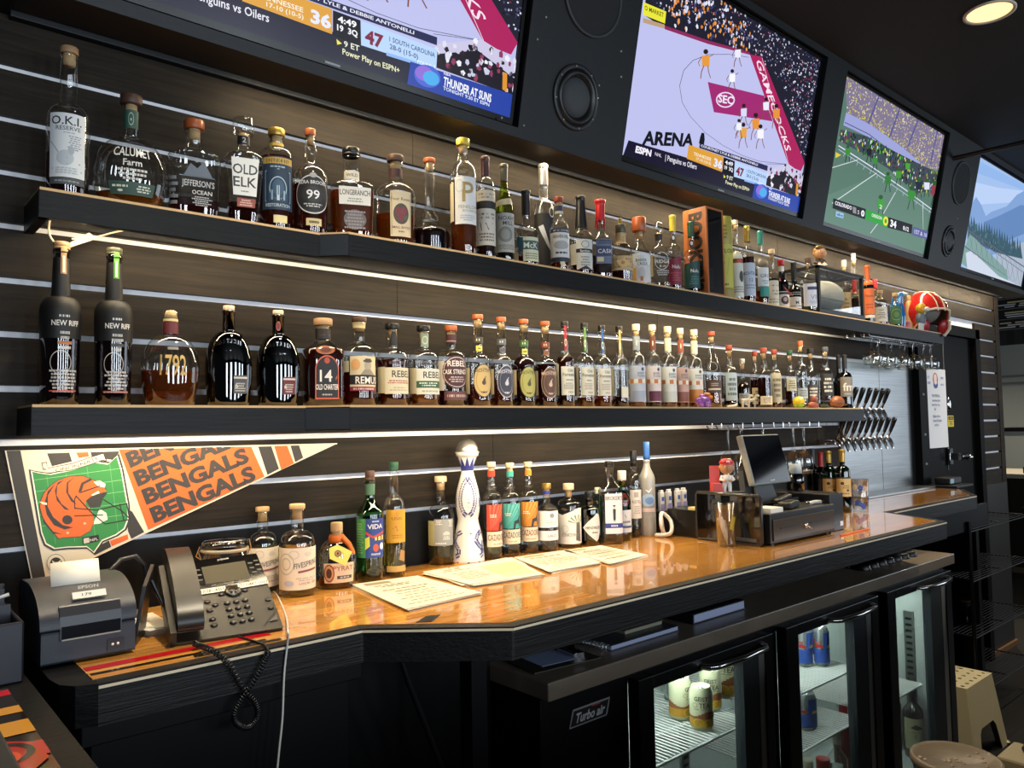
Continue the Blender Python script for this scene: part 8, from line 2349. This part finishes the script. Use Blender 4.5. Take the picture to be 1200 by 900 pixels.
# ---------------------------------------------------------------- worktop items under the counter
zw = ZW + .0003
q = thing('clipboard', 'clipboard with a bluish sheet and steel clip on the cooler worktop', 'clipboard', (1.29, -.42, zw))
RZ = Matrix.Rotation(-.12, 4, 'Z')
MB().box((-.11, -.07, 0), (.085, .08, .004), 0, RZ).build('board', mat('board_brown', '#2e2822', .5), q, bevel=.002)
MB().box((-.07, -.045, .0042), (.03, .055, .005), 0, RZ).build('sheet', mat('blue_sheet', '#8f9fc4', .6), q)
MB().box((.03, -.035, .0042), (.06, .03, .012), 0, RZ).tube([(.04, -.03, .012), (.055, .0, .02), (.04, .028, .012)], .003, 6, M=RZ).build('clip', CHROME, q)
for i, (x, y, s, lbl, c, h) in enumerate(((1.565, -.41, 1, 'spiral notebook with pale edge on the cooler worktop under the counter', '#3a3d44', .014), )):
    q = thing('spiral_notebook', lbl, 'notebook', (x, y, zw))
    MB().box((-.14, -.065, 0), (.13, .09, .002)).build('back_cover', mat('cover_dark', c, .4), q)
    MB().box((-.135, -.063, .002), (.128, .088, .012)).build('pages', mat('pages_blue', '#a9b4d4', .6), q)
    MB().box((-.14, -.065, .012), (.13, .09, .0135)).build('front_cover', mat('cover_dark', c, .4), q)
    m = MB()
    for j in range(14):
        yy = -.058 + j * .0108
        m.tube([(-.143 + .009 * cos(a), yy, .007 + .009 * sin(a)) for a in [k2 * pi / 4 for k2 in range(8)]], .0011, 5, closed=True)
    m.build('spiral', CHROME, q)
q = thing('order_pad', 'small cream pad lying on the spiral notebook', 'notepad', (1.60, -.40, zw + .0138))
MB().box((-.075, -.035, 0), (.075, .045, .009)).build('pad', mat('pad_cream', '#8f8c78', .6), q, bevel=.001)
MB().box((-.077, -.037, .009), (.077, .047, .0105)).build('cover', mat('pad_cover', '#5f5d50', .5), q)
q = thing('ring_binder', 'black binder with pale blue page edge on the cooler worktop', 'binder', (1.91, -.405, zw))
MB().box((-.135, -.06, 0), (.12, .09, .003)).box((-.135, -.06, .024), (.12, .09, .027)).box((-.138, -.06, 0), (-.135, .09, .027)).build('cover', BLKPL, q, bevel=.001)
MB().box((-.13, -.058, .003), (.115, .088, .024)).build('pages', mat('pages_blue', '#a9b4d4', .6), q)
MB().box((-.1, -.02, .0272), (.07, .07, .0285)).build('flap', mat('flap_grey', '#3c3f4a', .4), q)
pr = None
labels_ = ['black bottle pourer cap', ]
idx = 0
for r_ in range(2):
    for c_i in range(7):
        x = 2.86 + c_i * .068 + r_ * .02
        y = -.43 + r_ * .065
        lb = 'upturned black rubber cup on the cooler worktop, %s of seven in the %s row' % (pl[c_i], ['front', 'back'][r_])
        if pr is None:
            pr = thing('rubber_cup', lb, 'cup', (x, y, zw), 0, 'black rubber cups at the end of the worktop')
            MB().lathe([(.03, 0), (.028, .016), (.022, .022), (.018, .02), (0, .019)], 20).build('cup', mat('rubber_black', '#0d0d0f', .3), pr)
            MB().lathe([(.031, 0), (.0325, .003), (.031, .006)], 20, close=False).build('rim', mat('rubber_black', '#0d0d0f', .3), pr)
        else:
            t = pr.copy()
            COL.objects.link(t)
            t.location = (x, y, zw)
            t['label'] = lb
            for c in pr.children:
                d = c.copy()
                COL.objects.link(d)
                d.parent = t
q = thing('steel_jigger', 'small grey metal jigger at the right end of the worktop', 'jigger', (3.36, -.33, zw))
MB().lathe([(.022, 0), (.012, .035), (.02, .07)], 18, close=False).build('jigger_cup', STEEL, q)


# ---------------------------------------------------------------- drinks in the cooler
def can(P, label, grp, h=.122, r=.033, rz=-.9, kind='tea'):
    t = thing('drink_can', label, 'can', P, rz, grp)
    pf = [(0, .003), (r * .75, 0), (r * .92, .006), (r, .014), (r, h - .016), (r * .82, h - .003), (r * .8, h), (r * .76, h - .001), (r * .74, h - .006), (0, h - .006)]
    MB().lathe(pf, 28, close=False).build('can_body', mat('can_cream', '#cfcfae', .35) if kind == 'tea' else mat('can_metal', '#a9b0b4', .25, .8), t)
    MB().lathe([(0, h - .0055), (.009, h - .0055), (.009, h - .004), (0, h - .0035)], 12, 0, Matrix.Translation((0, -.008, 0))).build('pull_tab', CHROME, t)
    m = MB()
    mp = lambda u, v, l: ((r + .0003 + l * .00008) * sin((u - .5) * 2 * pi), -(r + .0003 + l * .00008) * cos((u - .5) * 2 * pi), .014 + (h - .03) * v)
    if kind == 'tea':
        els = [('r', 0, 0, 1, .3, '#b98a2c')] + [('r', i / 24, .26, (i + 1) / 24, .40 + .08 * sin(i * .55), '#8a5230') for i in range(24)] + [('ring', .46, .14, .07, .13, .15, '#d9c23c'), ('ring', .58, .12, .06, .12, .15, '#d9c23c'), ('ring', .52, .1, .04, .08, .3, '#d9b02c'),
              ('t', 'GEIST', .5, .86, .13, '#23241f', .85), ('t', 'TEA', .545, .67, .15, '#23241f', .85), ('ring', .42, .67, .035, .07, .2, '#8a7a50'), ('g', .4, .53, .62, .57, 1, '#8a8c70'), ('r', .06, .45, .12, .8, '#7a7c66'), ('r', .9, .45, .96, .8, '#7a7c66')]
    else:
        els = [('r', 0, 0, .25, 1, '#2f4fa0'), ('r', .5, 0, .75, 1, '#2f4fa0'), ('r', .25, .0, .5, .45, '#2f4fa0'), ('t', 'Red', .36, .68, .1, '#b0242c'), ('p', [(.3, .5), (.5, .5), (.46, .6), (.33, .6)], '#b0242c'), ('p', [(.55, .5), (.72, .5), (.68, .6), (.58, .6)], '#c9b22c')]
    art(m, els, mp, 2 * pi * r, h - .03, du=.03)
    m.build('can_print', MATS['print'], t)
    return t


z1 = SZ[1] + .003
for px_, py_, Y, lbl in ((822, 840, -.40, 'cream and amber tea can standing foremost behind the first cooler door'), (797, 820, -.31, 'tea can at the far left of the first cooler shelf, turned sideways'), (833, 825, -.33, 'tea can directly behind the foremost can in the cooler'), (851, 815, -.30, 'taller looking tea can at the right of the cooler can group')):
    P = at(px_, py_, Y=Y)
    can((P[0], Y, z1), lbl, 'tea cans in the first cooler door', h=.122 if px_ != 851 else .15, rz=-.95 + .2 * (px_ == 797) * 5)
z2 = SZ[2] + .003
for px_, Y, lbl in ((963, -.37, 'slim blue and silver energy can foremost behind the second cooler door'), (943, -.33, 'slim blue energy can at the left of the second cooler shelf'), (950, -.27, 'slim blue energy can behind the other two on the second cooler shelf')):
    P = at(px_, 765, Y=Y)
    can((P[0], Y, z2), lbl, 'energy cans in the second cooler door', h=.135, r=.0265, rz=-.8, kind='blue')
P = at(945, 830, Y=-.38)
can((P[0], -.38, SZ[3] + .003), 'silver can on the lower shelf behind the second cooler door', 'cans on the second cooler lower shelf', kind='silver')
for px_, Y, H, R, lbl, kw in ((946, -.40, .235, .03, 'cream capped bottle on the cooler floor behind the second door', dict(sh=(.7, .8, .5, 'round', 1, .5), liq=('pl', .7), cap=('screw', .84, 1.2, 'cream'))), (964, -.40, .21, .036, 'white juice bottle with red cap on the cooler floor', dict(sh=(.66, .78, .5, 'round', 1, .5), cap=('screw', .84, 1.3, 'redcap'), matte=mat('milk_white', '#c9c9c2', .4))), (981, -.37, .25, .034, 'clear bottle with silver cap on the cooler floor', dict(sh=(.6, .78, .36, 'slope', 1, .36), liq=('cl', .5), cap=('screw', .82, 1.15, 'silver'))), (990, -.28, .30, .04, 'dark red bottle at the back right of the second cooler bay', dict(sh=(.62, .8, .36, 'slope', 1, .36), cap=('foil', .78, 1.1, 'redcap'), matte=mat('red_bottle', '#5f1418', .3)))):
    P = at(px_, 880, Y=Y)
    bottle('soda_bottle', (P[0], Y, .135), H, R, lbl, 'bottles on the cooler floor', rz=-.7, **kw)
P = at(1071, 850, X=3.33)
bottle('wine_bottle', (P[0], P[1], .135), .305, .038, 'dark wine bottle with cream bird label behind the third cooler door', 'bottles on the cooler floor', (.58, .74, .36, 'slope', 1, .36), cap=('foil', .78, 1.06, 'black'), gl='dkgreen', rz=-1.0, labs=[(0, 150, .12, .52, [('r', 0, 0, 1, 1, '#b9b890'), ('p', [(.3, .7), (.5, .82), (.7, .74), (.8, .68), (.55, .64)], '#23231c'), ('ln', [(.4, .42), (.5, .5), (.48, .36), (.6, .42)], .03, '#3a3a2c'), ('g', .3, .55, .7, .59, 1, '#6a6a50')])])
bottle('wine_bottle', (3.352, -.30, .135), .305, .038, 'dark wine bottle standing behind the bird label bottle', 'bottles on the cooler floor', (.58, .74, .36, 'slope', 1, .36), cap=('foil', .78, 1.06, 'black'), gl='dkgreen', rz=-1.0)
for x, y, lbl, c in ((2.02, -.2, 'clear bottle with orange label standing at the right wall of the first cooler bay', '#b9905c'), (2.69, -.2, 'clear bottle with blue label standing at the right wall of the second cooler bay', '#8fa4c4')):
    bottle('water_bottle', (x, y, (SZ[1] if x < 2.2 else SZ[2]) + .003), .2, .03, lbl, 'bottles at the cooler bay walls', (.7, .84, .5, 'round', 1, .5), liq=('cl', .8), cap=('screw', .9, 1.1, 'white'), rz=-.9, labs=[(0, 170, .3, .6, [('r', 0, 0, 1, 1, c)])])

# ---------------------------------------------------------------- stool, crate, foreground tumbler, far shelving
q = thing('step_stool', 'cream plastic step stool with holes in its top standing right of the cooler', 'stool', (3.90, -.36, 0))
crm = mat('stool_cream', '#d3c8a4', .45)
h_ = .32
tx, ty, bx, by = .155, .095, .2, .135
m = MB()
nx, ny = 6, 4
for i in range(nx * 4 + 1):
    pass


def holed_top():
    mb_ = MB()
    xs = [-tx + 2 * tx * i / (nx * 3) for i in range(nx * 3 + 1)]
    ys = [-ty + 2 * ty * j / (ny * 3) for j in range(ny * 3 + 1)]
    vid = {}
    vs, fs = [], []
    for i in range(len(xs)):
        for j in range(len(ys)):
            vid[i, j] = len(vs)
            vs.append((xs[i], ys[j], h_))
    for i in range(len(xs) - 1):
        for j in range(len(ys) - 1):
            if i % 3 == 1 and j % 3 == 1:
                continue
            fs.append((vid[i, j], vid[i + 1, j], vid[i + 1, j + 1], vid[i, j + 1]))
    mb_.add(vs, fs)
    return mb_


o = holed_top().build('top', crm, q)
sd = o.modifiers.new('thick', 'SOLIDIFY')
sd.thickness = .006
sd.offset = -1
sides = [((-tx, -ty), (tx, -ty), (-bx, -by), (bx, -by)), ((tx, -ty), (tx, ty), (bx, -by), (bx, by)), ((tx, ty), (-tx, ty), (bx, by), (-bx, by)), ((-tx, ty), (-tx, -ty), (-bx, by), (-bx, -by))]
for a, b, c, d in sides:
    m = MB()
    L_ = lambda s, z: tuple((Vector((*a, h_)).lerp(Vector((*b, h_)), s)).lerp(Vector((*c, 0)).lerp(Vector((*d, 0)), s), 1 - z))
    ol = [(0, 1), (1, 1), (1, 0), (.82, 0), (.76, .36), (.70, .42), (.30, .42), (.24, .36), (.18, 0), (0, 0)]
    m.add([L_(s, z) for s, z in ol], [list(range(len(ol)))])
    o = m.build('side_panel', crm, q)
    sd = o.modifiers.new('thick', 'SOLIDIFY')
    sd.thickness = .006
    sd.offset = 0
for sx in (-1, 1):
    for sy in (-1, 1):
        MB().ball((sx * bx * .985, sy * by * .985, .008), (.014, .014, .008), 0, 12, 8).build('foot', crm, q)

q = thing('wooden_crate', 'pale wooden crate below the counter at the lower left, partly out of view', 'crate', (.45, -.36, .72))
cw = mat('crate_pale', '#6b5d48', .6)
m = MB()
for z in (.0, .085, .17):
    m.box((-.09, -.05, z), (.12, -.042, z + .04))
m.box((-.09, -.05, 0), (-.075, .0, .21))
m.box((.105, -.055, 0), (.12, .0, .21))
m.box((-.09, -.055, .185), (.12, -.04, .21))
m.build('slats', cw, q, bevel=.001)
m = MB()
m.box((-.09, -.04, 0), (.12, .08, .01))
m.build('crate_floor', cw, q)
q2 = thing('crate_shelf', 'dark shelf board carrying the pale crate under the counter', 'shelf', (.5, -.33, .70))
MB().box((-.25, -.09, 0), (.22, .1, .0195)).build('board', BLACK, q2)
m = MB()
m.tube([(.40, -.42, .93), (.385, -.43, .88), (.41, -.44, .80)], .004, 8)
tag(m.build('black_cable', BLKPL), 'black cable hanging in front of the pale crate', 'cable')

q = thing('drink_tumbler', 'tumbler with a flat beige lid at the bottom right edge of the picture', 'tumbler', (1.258, -1.303, .905))
MB().lathe([(0, 0), (.05, 0), (.052, .004), (.058, .082), (.059, .086)], 36, close=False).build('tumbler_wall', GLASS['smoke'], q)
MB().lathe([(.0595, .083), (.061, .085), (.061, .094), (.058, .096), (.055, .092), (0, .092)], 36, close=False).build('lid', mat('lid_beige', '#6f6455', .3, bump=.5, bscale=120), q)
m = MB()
rr = random.Random(2)
for i in range(22):
    a, r_ = rr.uniform(0, 6.28), rr.uniform(.0, .05)
    m.ball((r_ * cos(a), r_ * sin(a), .0923), (.004, .003, .0012), 0, 8, 4)
m.build('droplets', mat('drop_pale', '#9c8f80', .1), q)
q = thing('front_bar', 'dark front bar with inner ledge facing the bottle wall, below the picture', 'bar', (2.5, -1.9, 0))
MB().box((-3.2, -.35, 1.02), (4.0, .38, 1.07)).build('bar_top', BLACKW, q, bevel=.004)
MB().box((-3.2, -.25, 0), (4.0, .25, 1.02)).build('front_panel', BLACK, q)
MB().box((-1.5, .25, .875), (-1.08, .65, .904)).build('inner_ledge', BLACK, q, bevel=.003)
q = thing('straw_caddy', 'pale caddy with a dark ring at the far lower right corner', 'caddy', (1.345, -1.375, .905))
MB().box((-.02, -.04, 0), (.06, .04, .088)).build('box', mat('caddy_pale', '#8f8468', .5), q, bevel=.004)
MB().lathe([(.018, .088), (.02, .092), (.017, .098), (.014, .092)], 20, 0, Matrix.Translation((.03, 0, 0)), close=False).build('ring', BLKPL, q)

q = thing('wire_rack', 'dark wire shelving unit under the far counter beyond the step stool', 'shelving', (4.45, -.22, 0))
bw = mat('rack_black', '#15161a', .35, .4)
for x in (-.3, .55):
    for y in (-.14, .16):
        MB().tube([(x, y, 0), (x, y, 1.0)], .01, 8).build('post', bw, q)
for z in (.18, .45, .72, .96):
    m = MB()
    for y in [-.14 + .02 * i for i in range(16)]:
        m.tube([(-.3, y, z), (.55, y, z)], .002, 5)
    for x in (-.3, .12, .55):
        m.tube([(x, -.14, z), (x, .16, z)], .004, 6)
    m.tube([(-.3, -.14, z - .012), (.55, -.14, z - .012)], .004, 6)
    m.build('shelf', bw, q)
q = thing('glass_jar', 'small amber-lit glass jar on the dark wire shelving', 'jar', (4.42, -.24, .455))
MB().lathe([(0, 0), (.035, 0), (.037, .005), (.037, .09), (.03, .1)], 20).build('jar_glass', CLEAR, q)
MB().lathe([(.032, .1), (.032, .112), (0, .113)], 20).build('lid', COLS['gold'], q)
